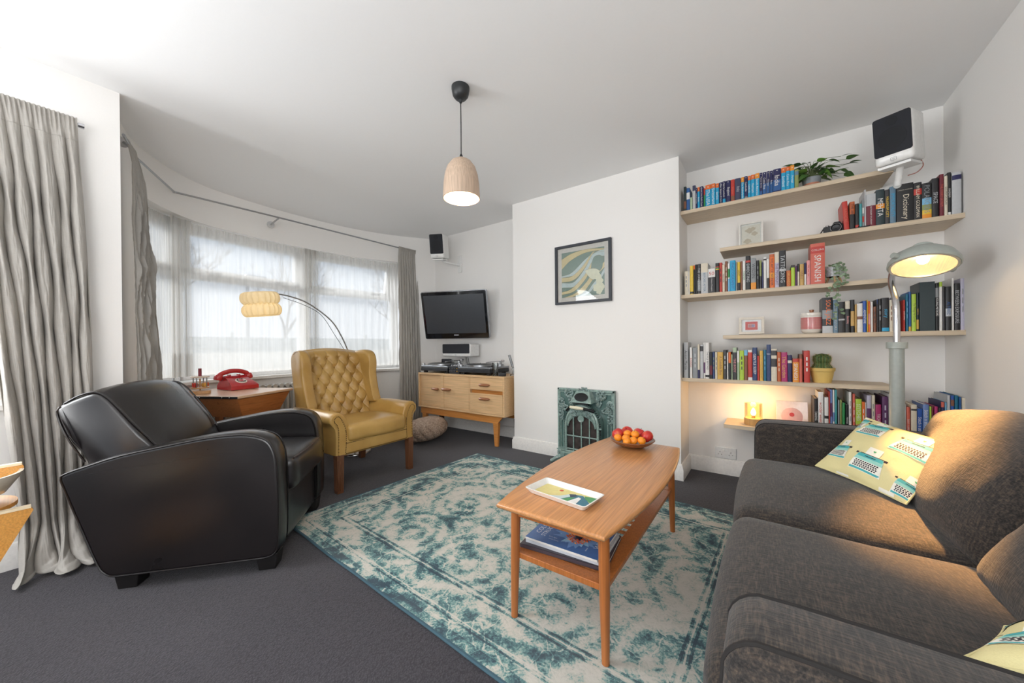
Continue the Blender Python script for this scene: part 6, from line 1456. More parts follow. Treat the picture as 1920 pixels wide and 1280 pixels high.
(5, 1340, 1670, 155, 'amber', 'short bright yellow book reading Spanish, on the fifth shelf down', 'SPANISH', 'white', [(0, 0.15, 'red')], ''),
(5, 1680, 1850, 183, 'brown', 'brown book with pink spine, on the fifth shelf down', '', 'char', [(0.15, 1, 'coral')], ''),
(5, 1920, 2230, 207, 'red', 'red book standing against the cactus pot, on the fifth shelf down', '', 'white', [], ''),
(6, 2420, 2610, 222, 'black', 'black book beside the pale cd case, on the lowest shelf', 'TAKING', 'white', [], ''),
(6, 2618, 2880, 266, 'white', 'white book with colourful letters reading wonder weeks, on the lowest shelf', 'wonder weeks', 'red', [], ''),
(6, 2920, 3120, 235, 'white', 'white book with small black mark, on the lowest shelf', '', 'grey', [(0.5, 0.58, 'black')], ''),
(6, 3130, 3190, 272, 'red', 'thin red book, on the lowest shelf', '', None, [], ''),
(6, 3200, 3310, 285, 'peri', 'tall blue and purple magazine, on the lowest shelf', '', None, [(0.3, 0.6, 'purple')], ''),
(6, 3320, 3400, 285, 'white', 'tall thin white magazine, on the lowest shelf', '', None, [(0.5, 0.7, 'peri')], ''),
(6, 3410, 3530, 285, 'teal', 'tall thin teal magazine, on the lowest shelf', '', None, [], ''),
(6, 3560, 3630, 222, 'grey', 'thin grey book right of the teal magazine, on the lowest shelf', '', None, [], ''),
(6, 3640, 3750, 223, 'olive', 'olive grey book, on the lowest shelf', '', None, [], ''),
(6, 3760, 3900, 206, 'green', 'green book, on the lowest shelf', '', None, [], ''),
(6, 3920, 4050, 196, 'black', 'black camera book with tall white letters, on the lowest shelf', 'PENTAX', 'white', [], ''),
(6, 4060, 4190, 276, 'white', 'tall white book right of the black camera one, on the lowest shelf', '', 'grey', [], ''),
(6, 4230, 4350, 265, 'coral', 'coral red tall book, on the lowest shelf', '', 'white', [], ''),
(6, 4360, 4640, 235, 'lime', 'lime yellow craft book reading Stitches, on the lowest shelf', 'STITCHES', 'white', [(0.65, 1, 'tan')], ''),
(6, 4650, 4790, 219, 'orange', 'plain orange book, on the lowest shelf', '', 'white', [], ''),
(6, 4800, 4850, 217, 'white', 'very thin white booklet, on the lowest shelf', '', None, [], ''),
(6, 4860, 5060, 261, 'lilac', 'white book with purple pattern, on the lowest shelf', '', 'purple', [(0.3, 0.7, 'purple')], ''),
(6, 5068, 5230, 263, 'cream', 'beige book, on the lowest shelf', '', 'grey', [], ''),
(6, 5240, 5490, 208, 'magenta', 'magenta book reading Technique, on the lowest shelf', 'TECHNIQUE', 'white', [], ''),
(6, 5520, 5770, 258, 'purple', 'plum purple book, on the lowest shelf', '', 'lilac', [], ''),
(6, 5790, 5950, 276, 'white', 'tall white book beside the lamp post, on the lowest shelf', '', 'red', [], ''),
(6, 6420, 6510, 220, 'lgrey', 'grey narrow book right of the lamp post, on the lowest shelf', '', None, [], ''),
(6, 6520, 6670, 203, 'coral', 'coral book reading Stitch in pale letters, on the lowest shelf', 'Stitch n stitch', 'white', [], ''),
(6, 6690, 6920, 219, 'cream', 'cream book with dark mark, on the lowest shelf', '', 'char', [(0.1, 0.15, 'char')], ''),
(6, 6930, 7150, 200, 'royal', 'royal blue book with pale letters, on the lowest shelf', 'Stitch n stitch', 'white', [], ''),
(6, 7160, 7400, 225, 'peri', 'light blue book with yellow foot, on the lowest shelf', 'Stitch n stitch', 'white', [(0.72, 1, 'yellow')], ''),
(6, 7410, 7480, 215, 'lime', 'yellow-green narrow book, on the lowest shelf', '', None, [], ''),
(6, 7490, 7550, 216, 'burg', 'thin maroon book, on the lowest shelf', '', None, [], ''),
(6, 7580, 7720, 217, 'magenta', 'narrow magenta book further right, on the lowest shelf', '', 'pink', [], ''),
(6, 7730, 7820, 213, 'char', 'dark narrow book left of the navy knitting one, on the lowest shelf', '', None, [], ''),
(6, 7830, 7960, 246, 'navy', 'navy book with yellow and blue lettering, on the lowest shelf', 'dog knitting', 'yellow', [(0, 0.12, 'coral')], ''),
(6, 7970, 8060, 244, 'sky', 'white and pale blue narrow book, on the lowest shelf', '', 'white', [], ''),
(6, 8070, 8190, 284, 'lgrey', 'tall pale grey book reading Knitting, on the lowest shelf', 'KNITTING', 'steel', [], ''),
(6, 8200, 8330, 283, 'royal', 'tall blue book with a small portrait, on the lowest shelf', 'KNITTED TOYS', 'gold', [(0.08, 0.2, 'brown')], ''),
(6, 8340, 8480, 284, 'tealb', 'tall plain teal book, on the lowest shelf', '', None, [], ''),
(6, 8490, 8580, 277, 'blue', 'tall narrow blue book, on the lowest shelf', '', None, [], ''),
(6, 8590, 8790, 273, 'cream', 'tall cream book reading Complete Guide, on the lowest shelf', 'COMPLETE GUIDE', 'steel', [], ''),
(6, 8800, 8950, 282, 'white', 'large white picture book, last by the wall, on the lowest shelf', '', None, [], '')]
# ---------------------------------------------------------------- books
def bmat(n): return flat(PAL[n], .42, name='cover_'+n, var=.04)
M_PAGE = flat((226, 216, 196), .85, name='page_edges', var=.05)
GR = {1: 'travel guides and books on the top shelf', 2: 'books on the second shelf', 3: 'books on the third shelf', 4: 'books on the fourth shelf', 5: 'books on the fifth shelf', 6: 'books on the lowest shelf'}
rb = random.Random(4)
for (s, x0, x1, hh, c, lab, txt, tcol, bands, ex) in BOOKS:
    x0 /= 1e4; x1 /= 1e4; h = hh/1e3; w_ = x1-x0-.0008; d = {1: .128, 2: .17, 3: .15, 4: .16, 5: .15, 6: .21}[s]*rb.uniform(.9, 1.05)
    d = min(d, .245); y0 = 3.0+rb.uniform(0, .008); ct = min(.0018, w_*.18)
    mats = [bmat(c), M_PAGE]; idx = {c: 0}
    def mi(n):
        if n not in idx: idx[n] = len(mats); mats.append(bmat(n))
        return idx[n]
    m = MB(); box_file = 'box file' in lab
    sec = [(-w_/2, .0035), (-w_/2+w_*.15, .0012), (-w_/4, .0004), (0, 0), (w_/4, .0004), (w_/2-w_*.15, .0012), (w_/2, .0035)] if w_ > .008 else [(-w_/2, .001), (0, 0), (w_/2, .001)]
    if box_file: m.add(g_box(-w_/2, w_/2, 0, d, 0, h))
    else:
        poly = sec+[(w_/2, .006), (-w_/2, .006)]; m.add(g_prism(poly, 0, h, 2))
        m.add(g_box(-w_/2, -w_/2+ct, .005, d, 0, h)).add(g_box(w_/2-ct, w_/2, .005, d, 0, h)); m.add(g_box(-w_/2+ct, w_/2-ct, .006, d-.004, .002, h-.004), 1)
    k = len(sec)
    for n_, (f0, f1, bc) in enumerate(bands):
        za, zb = h*(1-f1), h*(1-f0); of = .0003+.0001*n_
        V = [(x*1.002, y-of, za) for x, y in sec]+[(x*1.002, y-of, zb) for x, y in sec]; m.add((V, [(i, i+1, k+i+1, k+i) for i in range(k-1)]), mi(bc))
    tops = [b for b in bands if b[0] == 0]; bots = [b for b in bands if b[1] >= .97]
    if txt and tcol:
        f0 = max([b[1] for b in tops]+[.04]); f1 = min([b[0] for b in bots if b[0] > .5]+[.96]); 
        if ex: f0 = max(f0, .26)
        Lz = h*(f1-f0)*.92; zc = h*(1-(f0+f1)/2)
        tw = w_*.62
        m.add(fit_text(txt, Lz, tw), mi(tcol), Matrix.Translation((0, -.0009, zc)) @ Matrix.Rotation(R(90), 4, 'X') @ Matrix.Rotation(R(-90), 4, 'Z'))
    if ex:
        m.add(fit_text(ex, w_*.86, h*.14), mi('white' if s != 2 else 'cream') if ex != '50' else mi('red'), Matrix.Translation((0, -.0010, h*(.84 if ex != '50' else .8))) @ Matrix.Rotation(R(90), 4, 'X'))
    if s == 1 and tops and tops[0][2] in ('orange', 'amber'):      # small arrow mark on the guide tops
        m.add(fit_text('x', w_*.35, .009), mi('white'), Matrix.Translation((0, -.0012, h*.90)) @ Matrix.Rotation(R(90), 4, 'X'))
    elif s == 1 and c == 'navy': m.add(([(-w_*.12, -.0012, h*.93), (0, -.0012, h*.905), (w_*.12, -.0012, h*.93), (0, -.0012, h*.955)], [(0, 1, 2, 3)]), mi('white'))
    if not txt and tcol and not bands:   # small imprint lines standing for the illegible title
        for q in range(3): m.add(g_box(-w_*.12, w_*.12, -.0012, 0, h*(.35+.17*q), h*(.35+.17*q)+h*.11), mi(tcol))
    o = m.build('book' if not box_file else 'box_file', mats, loc=((x0+x1)/2, y0, ZT[s]), smooth=30)
    lean = 0
    if 'leaning' in lab: lean = R(-3)
    if lean: o.rotation_euler = (0, lean, 0); o.location.z += .001+abs(math.sin(lean))*w_/2
    tag(o, lab, 'book' if not box_file else 'box file', GR[s])

# ---------------------------------------------------------------- shelf ornaments
def M_leaf(n, a, b_):
    m, nt, bb = newmat(n); nn = tex_noise(nt, coords(nt), 25, 3); nt.links.new(ramp(nt, nn, [(.3, a), (.7, b_)]), bb.inputs['Base Color']); bb.inputs['Roughness'].default_value = .4; bb.inputs['Coat Weight'].default_value = .15; return m
LEAF = M_leaf('pothos_leaf', (50, 84, 46), (86, 124, 62)); LEAF2 = M_leaf('young_leaf', (92, 136, 54), (118, 158, 70)); VINE = M_leaf('heart_vine_leaf', (96, 122, 92), (140, 160, 128)); STEM = flat((96, 112, 62), .6, name='green_stem')
def leaf(L_, W_, curl=.25, n=6):
    def f(u, v):
        t = v; wd = W_*(sin(pi*min(1, t**.62))**.9)*(1-.15*t) if 0 < t < 1 else .0004
        x = (u*2-1)*wd; return (x, L_*t, -curl*L_*t*t+.18*abs(x)+.0)
    return g_grid(f, 4, n)
def pothos():
    S = thing('potted_plant', 'leafy green plant in a grey and terracotta pot on the top shelf', 'plant', (.245, 3.10, ZT[1]))
    MB().add(g_lathe([(.0001, 0), (.043, 0), (.0455, .036)], 36)).build('pot_base', flat((196, 132, 106), .8, name='terracotta_band', bumpsc=200, bstr=.1), S)
    MB().add(g_lathe([(.0455, .036), (.050, .074), (.046, .074), (.042, .06), (.0001, .06)], 36)).build('pot', flat((142, 148, 152), .6, name='grey_glaze'), S, smooth=50)
    MB().add(g_lathe([(.0001, .066), (.040, .064)], 20)).build('soil', flat((60, 48, 40), .95), S)
    rnd = random.Random(21)
    st = MB(); lf = []
    spec = []
    for k in range(50):
        an = 2*pi*k*.381966*1.0+rnd.uniform(-.3, .3); el = rnd.uniform(.05, 1.2); L_ = rnd.uniform(.05, .13)
        spec.append((an, el, L_))
    spec += [(R(5), .55, .20), (R(-8), .3, .19), (R(15), .75, .21), (R(178), .35, .19), (R(190), .45, .17), (R(-25), .25, .17), (R(200), .1, .15), (R(-5), -.05, .16), (R(-20), .1, .15), (R(200), .5, .20), (R(215), .8, .18), (R(185), .7, .19), (R(170), .6, .17), (R(188), .15, .19), (R(100), 1.3, .13), (R(250), 1.25, .14), (R(300), 1.2, .14), (R(230), 1.0, .15), (R(330), .9, .15)]
    for an, el, L_ in spec:
        d = Vector((cos(an)*1.0, sin(an)*.45, 0)); e = d*L_*cos(el)+Vector((0, 0, .07+L_*sin(el)*.8))
        mid = d*L_*.4*cos(el)+Vector((0, 0, .07+L_*.65*sin(el)+.02))
        e.y = min(e.y, .085); P = spline([(0, 0, .066), tuple(mid), tuple(e)], 5); st.add(g_tube(P, .0014, 5))
        ll = rnd.uniform(.052, .080); g = leaf(ll, ll*.34, rnd.uniform(.1, .5)); yaw_ = atan2(d.y, d.x)-pi/2+rnd.uniform(-.5, .5)
        mt = Matrix.Translation(e) @ Matrix.Rotation(yaw_, 4, 'Z') @ Matrix.Rotation(rnd.uniform(-.5, .6), 4, 'X') @ Matrix.Rotation(rnd.uniform(-.6, .6), 4, 'Y'); lf.append((g, mt))
    st.build('stems', STEM, S)
    for i, (g, mt) in enumerate(lf):
        m = MB(); m.add(g, 0, mt); m.v = [(x, min(y, .165), z) for x, y, z in m.v]; m.build('leaf', LEAF2 if i % 6 == 0 else LEAF, S, smooth=80)
pothos()
def string_plant():
    S = thing('trailing_plant', 'trailing heart-leaf plant in a ribbed glass pot on wooden legs', 'plant', (.352, 3.09, ZT[3]))
    def pot(u, v):
        a = 2*pi*u; r = .050-.006*v; k = 1+.03*sin(a*16+pi*int(v*6))*sin(pi*((v*6) % 1)); return (r*k*cos(a), r*k*sin(a), .048+.062*(1-v))
    MB().add(g_grid(pot, 96, 18)).build('pot', flat((190, 196, 198), .2, coat=.5, name='grey_ribbed_glass'), S, smooth=50)
    MB().add(g_lathe([(.0001, .048), (.044, .048)], 24)).add(g_lathe([(.0001, .105), (.048, .104)], 24)).build('soil', flat((62, 56, 50), .9), S)
    for k in range(3): a = R(30+120*k); MB().add(g_tube([(.030*cos(a), .030*sin(a), .05), (.046*cos(a), .046*sin(a), .002)], [.008, .006], 10)).build('leg', M_SIDE, S)
    rnd = random.Random(5); vn = MB(); leaves = []
    vines = [[(-.02, -.03, .11), (-.005, -.06, .11), (.0, -.115, .05), (.0, -.125, -.03), (-.005, -.125, -.10), (-.01, -.127, -.17), (-.015, -.128, -.23)],
             [(0, -.03, .11), (.01, -.07, .10), (.012, -.118, .03), (-.02, -.125, -.02), (-.035, -.127, -.07), (-.045, -.128, -.09)],
             [(.02, -.02, .11), (.035, -.06, .09), (.04, -.117, .02), (.035, -.122, -.02), (.02, -.125, -.015)],
             [(0, -.03, .11), (-.01, -.07, .10), (-.015, -.117, .02), (.005, -.125, -.06), (.0, -.127, -.14), (.02, -.128, -.19), (.035, -.129, -.20)],
             [(.02, -.03, .11), (.045, -.05, .08), (.05, -.08, .04), (.048, -.115, .015)], [(-.03, -.01, .11), (-.05, -.03, .08), (-.055, -.05, .04), (-.055, -.09, .01)],
             [(0, 0, .11), (-.02, -.01, .125), (-.045, -.02, .10)], [(0, 0, .11), (.02, -.01, .13), (.05, -.02, .115)]]
    for V_ in vines:
        P = spline(V_, 6); vn.add(g_tube(P, .0009, 5))
        for i in range(2, len(P), 2):
            for s in (-1, 1):
                if rnd.random() < .5: leaves.append((P[i], s, rnd.uniform(.006, .011)))
    vn.build('vines', STEM, S)
    for p, s, r_ in leaves[:95]:
        mt = Matrix.Translation(p) @ Matrix.Rotation(rnd.uniform(-.6, .6), 4, 'Z') @ Matrix.Rotation(R(70)+rnd.uniform(-.5, .5), 4, 'X') @ Matrix.Rotation(s*1.1, 4, 'Z')
        h = [(0, 0)]+[(r_*.9*sin(t)*(1+.2*cos(t)), r_*(1-cos(t))*.9) for t in [k*pi/6 for k in range(1, 12)]]
        m = MB().add(([(x, y, .0015*(abs(x)/r_)) for x, y in h], [tuple(range(len(h)))]), 0, mt).build('leaf', VINE, S, smooth=0)
string_plant()
def jar():
    S = thing('storage_jar', 'white ceramic jar with red lace pattern band and wooden lid knob', 'jar', (.237, 3.062, ZT[4]))
    wh = flat((232, 226, 216), .2, coat=.5, name='white_ceramic')
    MB().add(g_lathe([(.0001, 0), (.034, 0), (.046, .006), (.055, .020), (.057, .034), (.057, .112), (.054, .116), (.050, .118)], 48)).build('body', wh, S, smooth=50)
    m, nt, b = newmat('red_lace_pattern'); t = N(nt, 'ShaderNodeTexCoord'); s = N(nt, 'ShaderNodeSeparateXYZ'); nt.links.new(t.outputs['Object'], s.inputs[0])
    an = mth(nt, 'ARCTAN2', s.outputs[1], s.outputs[0]); u = mth(nt, 'MULTIPLY', an, .057)
    c = N(nt, 'ShaderNodeCombineXYZ'); nt.links.new(u, c.inputs[0]); nt.links.new(s.outputs[2], c.inputs[1])
    px = mth(nt, 'PINGPONG', u, .0075); py = mth(nt, 'PINGPONG', s.outputs[2], .0075); rr = mth(nt, 'SQRT', mth(nt, 'ADD', mth(nt, 'MULTIPLY', px, px), mth(nt, 'MULTIPLY', py, py)))
    a2 = mth(nt, 'ARCTAN2', py, px); w_ = mth(nt, 'SINE', mth(nt, 'ADD', mth(nt, 'MULTIPLY', rr, 1900), mth(nt, 'MULTIPLY', mth(nt, 'SINE', mth(nt, 'MULTIPLY', a2, 8)), 1.2)))
    nt.links.new(ramp(nt, w_, [(.0, (184, 34, 46)), (.62, (184, 34, 46)), (.7, (236, 222, 214))]), b.inputs['Base Color']); b.inputs['Roughness'].default_value = .25; b.inputs['Coat Weight'].default_value = .5
    MB().add(g_lathe([(.0573, .028), (.0576, .030), (.0576, .103), (.0573, .105)], 64, False)).build('pattern_band', m, S, smooth=50)
    MB().add(g_lathe([(.050, .114), (.058, .116), (.059, .122), (.057, .134), (.030, .139), (.0001, .140)], 48)).build('lid', wh, S, smooth=50)
    MB().add(g_lathe([(.010, .140), (.013, .152), (.012, .156), (.0001, .156)], 20)).build('lid_knob', M_DARKW2, S)
jar()
def cactus():
    S = thing('potted_cactus', 'spiny round cactus in a plain yellow pot on the fifth shelf', 'cactus', (.288, 3.075, ZT[5]))
    MB().add(g_lathe([(.0001, 0), (.046, 0), (.056, .045), (.060, .072), (.065, .074), (.067, .094), (.062, .096), (.057, .080), (.0001, .080)], 44)).build('pot', flat((222, 190, 110), .5, name='yellow_pot', bumpsc=250, bstr=.04), S, smooth=45)
    m, nt, b = newmat('cactus_skin'); n = tex_noise(nt, coords(nt), 60, 3); nt.links.new(ramp(nt, n, [(.3, (44, 74, 38)), (.7, (92, 112, 58))]), b.inputs['Base Color']); b.inputs['Roughness'].default_value = .6
    def f(u, v):
        a = 2*pi*u; z = v; prof = [(0, .050), (.15, .050), (.4, .038), (.6, .044), (.8, .044), (.93, .030), (1, .0005)]
        for (a0, r0), (a1, r1) in zip(prof, prof[1:]):
            if a0 <= v <= a1: r = r0+(r1-r0)*(.5-.5*cos(pi*(v-a0)/(a1-a0)))
        k = 1+.11*abs(cos(a*8))-.05; return (r*k*cos(a), r*k*sin(a), .080+.108*v)
    MB().add(g_grid(f, 128, 30)).build('stem', m, S, smooth=60)
    MB().add(g_lathe([(.0001, .082), (.058, .081)], 20)).build('soil', flat((88, 74, 58), .95), S)
    sp_ = MB(); rnd = random.Random(2)
    for i in range(16):
        for j in range(13):
            v = .06+j*.072
            if v > .98: continue
            q = Vector(f((i+.0)/16, v)); o_ = Vector((q.x, q.y, 0)).normalized()+Vector((0, 0, .2+max(0, v-.7)*2))
            for k in range(4):
                d = (o_+Vector((rnd.uniform(-.9, .9), rnd.uniform(-.9, .9), rnd.uniform(-.7, .7)))).normalized(); L_ = rnd.uniform(.008, .015)
                pn = d.orthogonal().normalized()*.0005; a = q+pn; b_ = q-pn; c = q+d*L_; e = q+d.cross(pn).normalized()*.0005; sp_.add(([tuple(a), tuple(b_), tuple(e), tuple(c)], [(0, 1, 3), (1, 2, 3), (2, 0, 3)]))
    o = sp_.build('spines', flat((206, 178, 112), .6, name='cactus_spine'), S, smooth=0); o['kind'] = 'stuff'
cactus()
def camera_body():
    S = thing('film_camera', 'black film camera with silver lens ring lying on the second shelf', 'camera', (.365, 3.055, ZT[2]), R(-14))
    bl = flat((28, 29, 32), .4, name='camera_black', bumpsc=400, bstr=.1)
    MB().add(g_box(-.066, .066, -.018, .022, 0, .052)).build('body', bl, S, bevel=.006)
    MB().add(g_frustum(-.026, .026, -.018, .02, .050, -.014, .014, -.016, .012, .072)).build('prism_housing', bl, S, bevel=.003)
    l_ = MB().add(g_lathe([(.028, 0), (.028, .012), (.026, .014), (.026, .034), (.021, .036), (.019, .030), (.0001, .026)], 32), 0, T(0, -.018, .027, R(90))).build('lens', bl, S, smooth=40)
    MB().add(g_lathe([(.0262, .032), (.0268, .033), (.0266, .035), (.025, .0358)], 32, False), 0, T(0, -.018, .027, R(90))).build('lens_ring', M_CHROME, l_)
    for x, r_ in ((.048, .009), (-.048, .010), (.028, .006)): MB().add(g_lathe([(r_, .052), (r_, .060), (.0001, .061)], 16)).build('dial', M_STEEL, S, loc=(x, .002, 0))
    MB().add(g_tube(spline([(.066, 0, .045), (.085, .0, .055), (.098, -.02, .02), (.105, -.035, .006), (.13, -.03, .005), (.15, -.035, .005)], 5), .0035, 6)).add(g_tube(spline([(-.066, 0, .045), (-.078, -.01, .02), (-.085, -.03, .005), (-.07, -.05, .005)], 5), .0035, 6)).build('strap', bl, S)
camera_body()
def art_relief(S, y):
    c = [flat((230, 222, 204), .85, name='relief_paper'), flat((206, 192, 166), .85, name='relief_shade')]; m = MB().add(([(-.056, y-.0005, -.076), (.056, y-.0005, -.076), (.056, y-.0005, .076), (-.056, y-.0005, .076)], [(0, 1, 2, 3)]), 0)
    rnd = random.Random(8)
    for k, (x, z, r_) in enumerate(((-.01, .035, .026), (-.03, .015, .016), (.022, .008, .02), (-.006, -.012, .018), (-.02, -.045, .024), (.018, -.04, .016), (.012, .045, .018))):
        m.add(([(x+r_*(1+.2*sin(t*5+k))*cos(t), y-.001-.0004*k, z+r_*.75*(1+.2*cos(t*4))*sin(t)) for t in [q*pi/9 for q in range(18)]], [tuple(range(18))]), 1 if k % 2 == 0 else 0)
    m.build('relief_artwork', c, S, smooth=0)
WF = flat((232, 230, 224), .4, name='white_frame')
framed('photo_frame', 'upright white frame with cream relief artwork on the second shelf', 'picture frame', (-.095, 3.17, ZT[2]+.1012), (R(-8), 0, 0), .15, .195, .013, .02, WF, flat((232, 228, 216), .85, name='relief_mount'), art_relief)
def art_red(S, y):
    m = MB().add(([(-.037, y-.0005, -.030), (.037, y-.0005, -.030), (.037, y-.0005, .030), (-.037, y-.0005, .030)], [(0, 1, 2, 3)]), 0).add(([(-.021, y-.0008, -.011), (.021, y-.0008, -.011), (.021, y-.0008, .011), (-.021, y-.0008, .011)], [(0, 1, 2, 3)]), 1).add(([(-.019, y-.0011, -.009), (.002, y-.0011, -.009), (.002, y-.0011, .009), (-.019, y-.0011, .009)], [(0, 1, 2, 3)]), 2).add(([(.002, y-.0011, -.009), (.019, y-.0011, -.009), (.019, y-.0011, .009), (.002, y-.0011, .009)], [(0, 1, 2, 3)]), 3)
    m.build('red_artwork', [flat((206, 80, 70), .8), flat((226, 214, 206), .8), flat((182, 120, 116), .8), flat((140, 130, 160), .8)], S, smooth=0)
framed('photo_frame', 'small cream landscape frame with red card artwork on the fourth shelf', 'picture frame', (-.094, 3.12, ZT[4]+.066), (R(-6), 0, 0), .152, .122, .017, .018, flat((222, 214, 200), .45, name='cream_frame'), flat((236, 232, 226), .85, name='white_mount'), art_red)
# cd case on the lowest shelf
S = thing('disc_case', 'pale pink square disc case leaning on the wall beside the glass lamp', 'disc case', (.135, 3.15, ZT[6]+.0005)); S.rotation_euler = (R(-9), 0, 0)
MB().add(g_box(-.088, .088, 0, .008, 0, .175)).build('case', flat((228, 210, 204), .25, coat=.4, name='pale_pink_case'), S, bevel=.002)
MB().add(g_lathe([(.060, 0), (.058, .0006), (.0001, .0006)], 40), 0, T(0, -.0002, .070, R(90))).build('disc_print', flat((226, 180, 178), .4), S)
MB().add(g_lathe([(.014, 0), (.014, .0006), (.0001, .0006)], 20), 0, T(0, -.0012, .082, R(90))).build('red_dot', flat((200, 60, 60), .4), S)

# ---------------------------------------------------------------- small glass lamp on the lowest shelf
def shelf_lamp():
    S = thing('table_lamp', 'small lit amber glass cylinder lamp with wooden base on the lowest shelf', 'lamp', (-.086, 3.09, ZT[6]))
    MB().add(g_lathe([(.0001, 0), (.056, 0), (.057, .002), (.057, .046), (.055, .048), (.0001, .048)], 44)).build('wooden_base', wood('oak_lamp_base', (196, 150, 88), (212, 168, 108), 2, 3, .4, .1), S, smooth=40)
    MB().add(g_lathe([(.0530, .048), (.0530, .152), (.044, .154), (.044, .1545), (.0545, .1535), (.0545, .048)], 44, False)).build('glass_cylinder', glassy('amber_glass', (1, .95, .80), .03), S, smooth=40)
    MB().add(g_lathe([(.011, .048), (.013, .062), (.013, .066), (.0001, .067)], 16)).build('lamp_holder', M_STEEL, S)
    MB().add(g_lathe([(.0001, .064), (.011, .068), (.017, .082), (.013, .100), (.004, .118), (.0001, .120)], 20)).build('bulb', emis('amber_bulb', (255, 214, 150), 9), S, smooth=60)
    l = bpy.data.lights.new('shelf_lamp_light', 'POINT'); l.energy = 1.6; l.color = (1, .66, .34); l.shadow_soft_size = .02
    lo = bpy.data.objects.new('shelf_lamp_light', l); COL.objects.link(lo); lo.parent = S; lo.location = (0, 0, .128)
shelf_lamp()

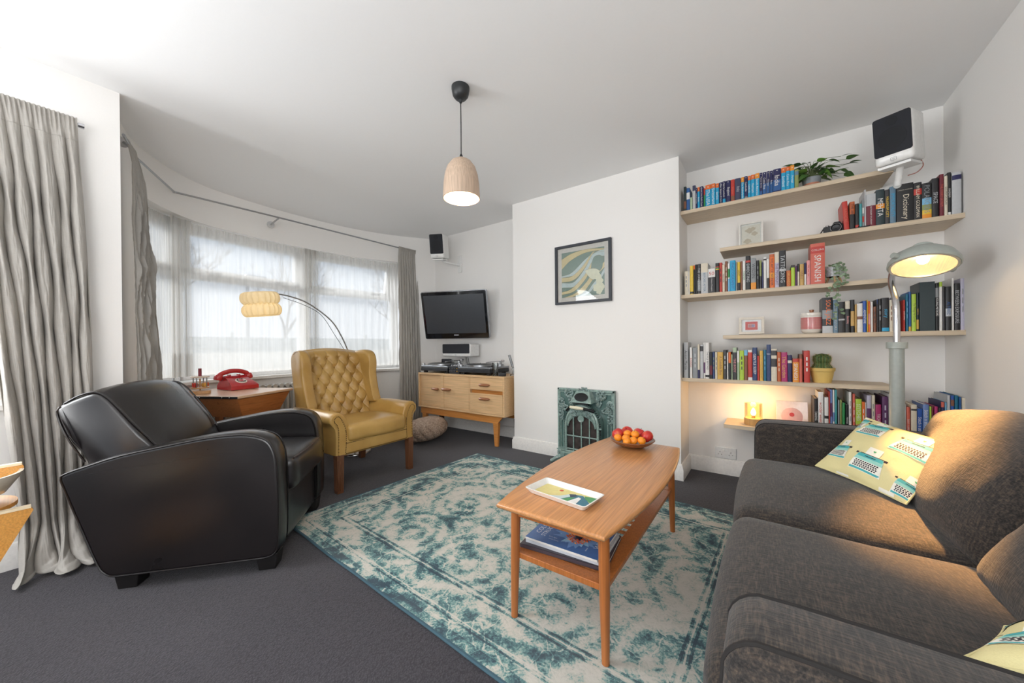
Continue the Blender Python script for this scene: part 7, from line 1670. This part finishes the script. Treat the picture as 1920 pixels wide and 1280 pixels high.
# ---------------------------------------------------------------- floor lamp behind the sofa
def floor_lamp():
    S = thing('floor_lamp', 'sage grey floor lamp with thick post, chrome neck and big lit round head', 'floor lamp', (.535, 2.62, 0))
    sg = flat((162, 168, 162), .4, coat=.15, name='sage_enamel')
    MB().add(g_lathe([(.0001, 0), (.15, 0), (.15, .018), (.14, .026), (.03, .030)], 48)).build('base', sg, S, smooth=40)
    MB().add(g_tube([(0, 0, .025), (0, 0, 1.0)], .0275, 28)).build('post', sg, S)
    MB().add(g_lathe([(.0275, .995), (.039, .997), (.039, 1.026), (.036, 1.030), (.014, 1.030)], 32)).build('collar', sg, S, smooth=40)
    MB().add(g_tube(spline([(0, 0, 1.02), (0, 0, 1.14), (0, .02, 1.25), (.002, .10, 1.35), (.030, .158, 1.445), (.08, .11, 1.490), (.096, .03, 1.482)], 6), .0135, 18)).build('chrome_neck', M_CHROME, S)
    # head frame: z axis = opening direction
    nrm = Vector((-.085, -.34, -.935)).normalized()
    q = nrm.to_track_quat('Z', 'Y').to_matrix().to_4x4(); c = Vector((.622-.535, 2.60-2.62, 1.405))
    def part(mb, name, mat, par=S, **k):
        o = mb.build(name, mat, par, **k); o.matrix_local = Matrix.Translation(c) @ q; return o
    part(MB().add(g_lathe([(.0001, -.088), (.040, -.086), (.075, -.074), (.105, -.050), (.122, -.018), (.124, .0), (.120, .006), (.113, .004), (.111, -.004)], 56, False)), 'head_shell', sg, smooth=50)
    part(MB().add(g_lathe([(.111, .0), (.095, -.028), (.06, -.052), (.0001, -.062)], 48, False)), 'reflector', flat((236, 230, 216), .38, .25, name='reflector_metal'), smooth=60)
    part(MB().add(g_lathe([(.117, .0075), (.117, .001), (.108, .001), (.108, .0075), (.117, .0075)], 56, False)), 'trim_ring', flat((222, 214, 196), .25, .5, name='ring_metal'), smooth=40)
    part(MB().add(g_lathe([(.0001, .001), (.108, .001), (.108, .003), (.0001, .003)], 48)), 'lens', glassy('lamp_lens', (1, .97, .9), .02))
    part(MB().add(g_sphere(.022, 16, 12, (0, 0, -.030))), 'bulb', emis('spot_bulb', (255, 226, 180), 25))
    part(MB().add(g_lathe([(.036, -.108), (.036, -.084), (.033, -.080)], 32)).add(g_lathe([(.0001, -.110), (.034, -.110), (.036, -.108)], 32, False)), 'top_cap', sg, smooth=40)
    sx = Vector((rt.x, rt.y, 0)); lx = q.to_3x3().inverted() @ sx; lx.z = 0; lx.normalize()
    for s in (-1, 1):
        a = lx*s*.112+Vector((0, 0, -.016)); b = lx*s*.144+Vector((0, 0, -.016)); part(MB().add(g_tube([tuple(a), tuple(b)], .014, 16)), 'pivot_knob', sg)
    l = bpy.data.lights.new('floor_lamp_beam', 'SPOT'); l.energy = 470; l.color = (1, .50, .16); l.spot_size = R(23); l.spot_blend = .9; l.shadow_soft_size = .03
    lo = bpy.data.objects.new('floor_lamp_beam', l); COL.objects.link(lo); lo.parent = S; lo.location = c+nrm*.02; lo.rotation_euler = Vector((-.19, -.98, -.90)).to_track_quat('-Z', 'Y').to_euler()
floor_lamp()

# ---------------------------------------------------------------- pendant
def pendant():
    S = thing('pendant_lamp', 'pale wooden dome pendant lamp with black cord and ceiling rose', 'pendant lamp', (-1.362, 1.443, H))
    MB().add(g_lathe([(.0001, 0), (.049, 0), (.049, -.012), (.043, -.045), (.030, -.062), (.010, -.068), (.007, -.085), (.0001, -.086)][::-1], 36)).build('ceiling_rose', flat((38, 40, 42), .4, name='rose_black'), S, smooth=40)
    MB().add(g_tube([(0, 0, -.08), (.001, 0, -.22), (0, 0, -.385)], .0028, 8)).build('cord', M_BLACK, S)
    MB().add(g_lathe([(.010, -.395), (.0085, -.375), (.004, -.365)], 16)).build('cord_grip', M_BLACK, S)
    m = wood('pale_beech_shade', (186, 160, 138), (198, 174, 152), 2, 1.4, .5, .05)
    prof = [(.006, -.389), (.028, -.393), (.055, -.410), (.077, -.440), (.090, -.480), (.097, -.530), (.101, -.610), (.097, -.611), (.093, -.530), (.086, -.482), (.073, -.443), (.052, -.414), (.026, -.398), (.006, -.396)]
    MB().add(g_lathe(prof[::-1], 56, False)).build('lamp_shade', m, S, smooth=50)
    MB().add(g_sphere(.030, 18, 14, (0, 0, -.52))).build('bulb', emis('pendant_bulb', (255, 206, 140), 14), S)
    MB().add(g_lathe([(.014, -.49), (.016, -.45), (.012, -.40)], 16)).build('lamp_holder', M_BLACK, S)
    l = bpy.data.lights.new('pendant_light', 'POINT'); l.energy = 7; l.color = (1, .78, .52); l.shadow_soft_size = .03
    lo = bpy.data.objects.new('pendant_light', l); COL.objects.link(lo); lo.parent = S; lo.location = (0, 0, -.565)
pendant()
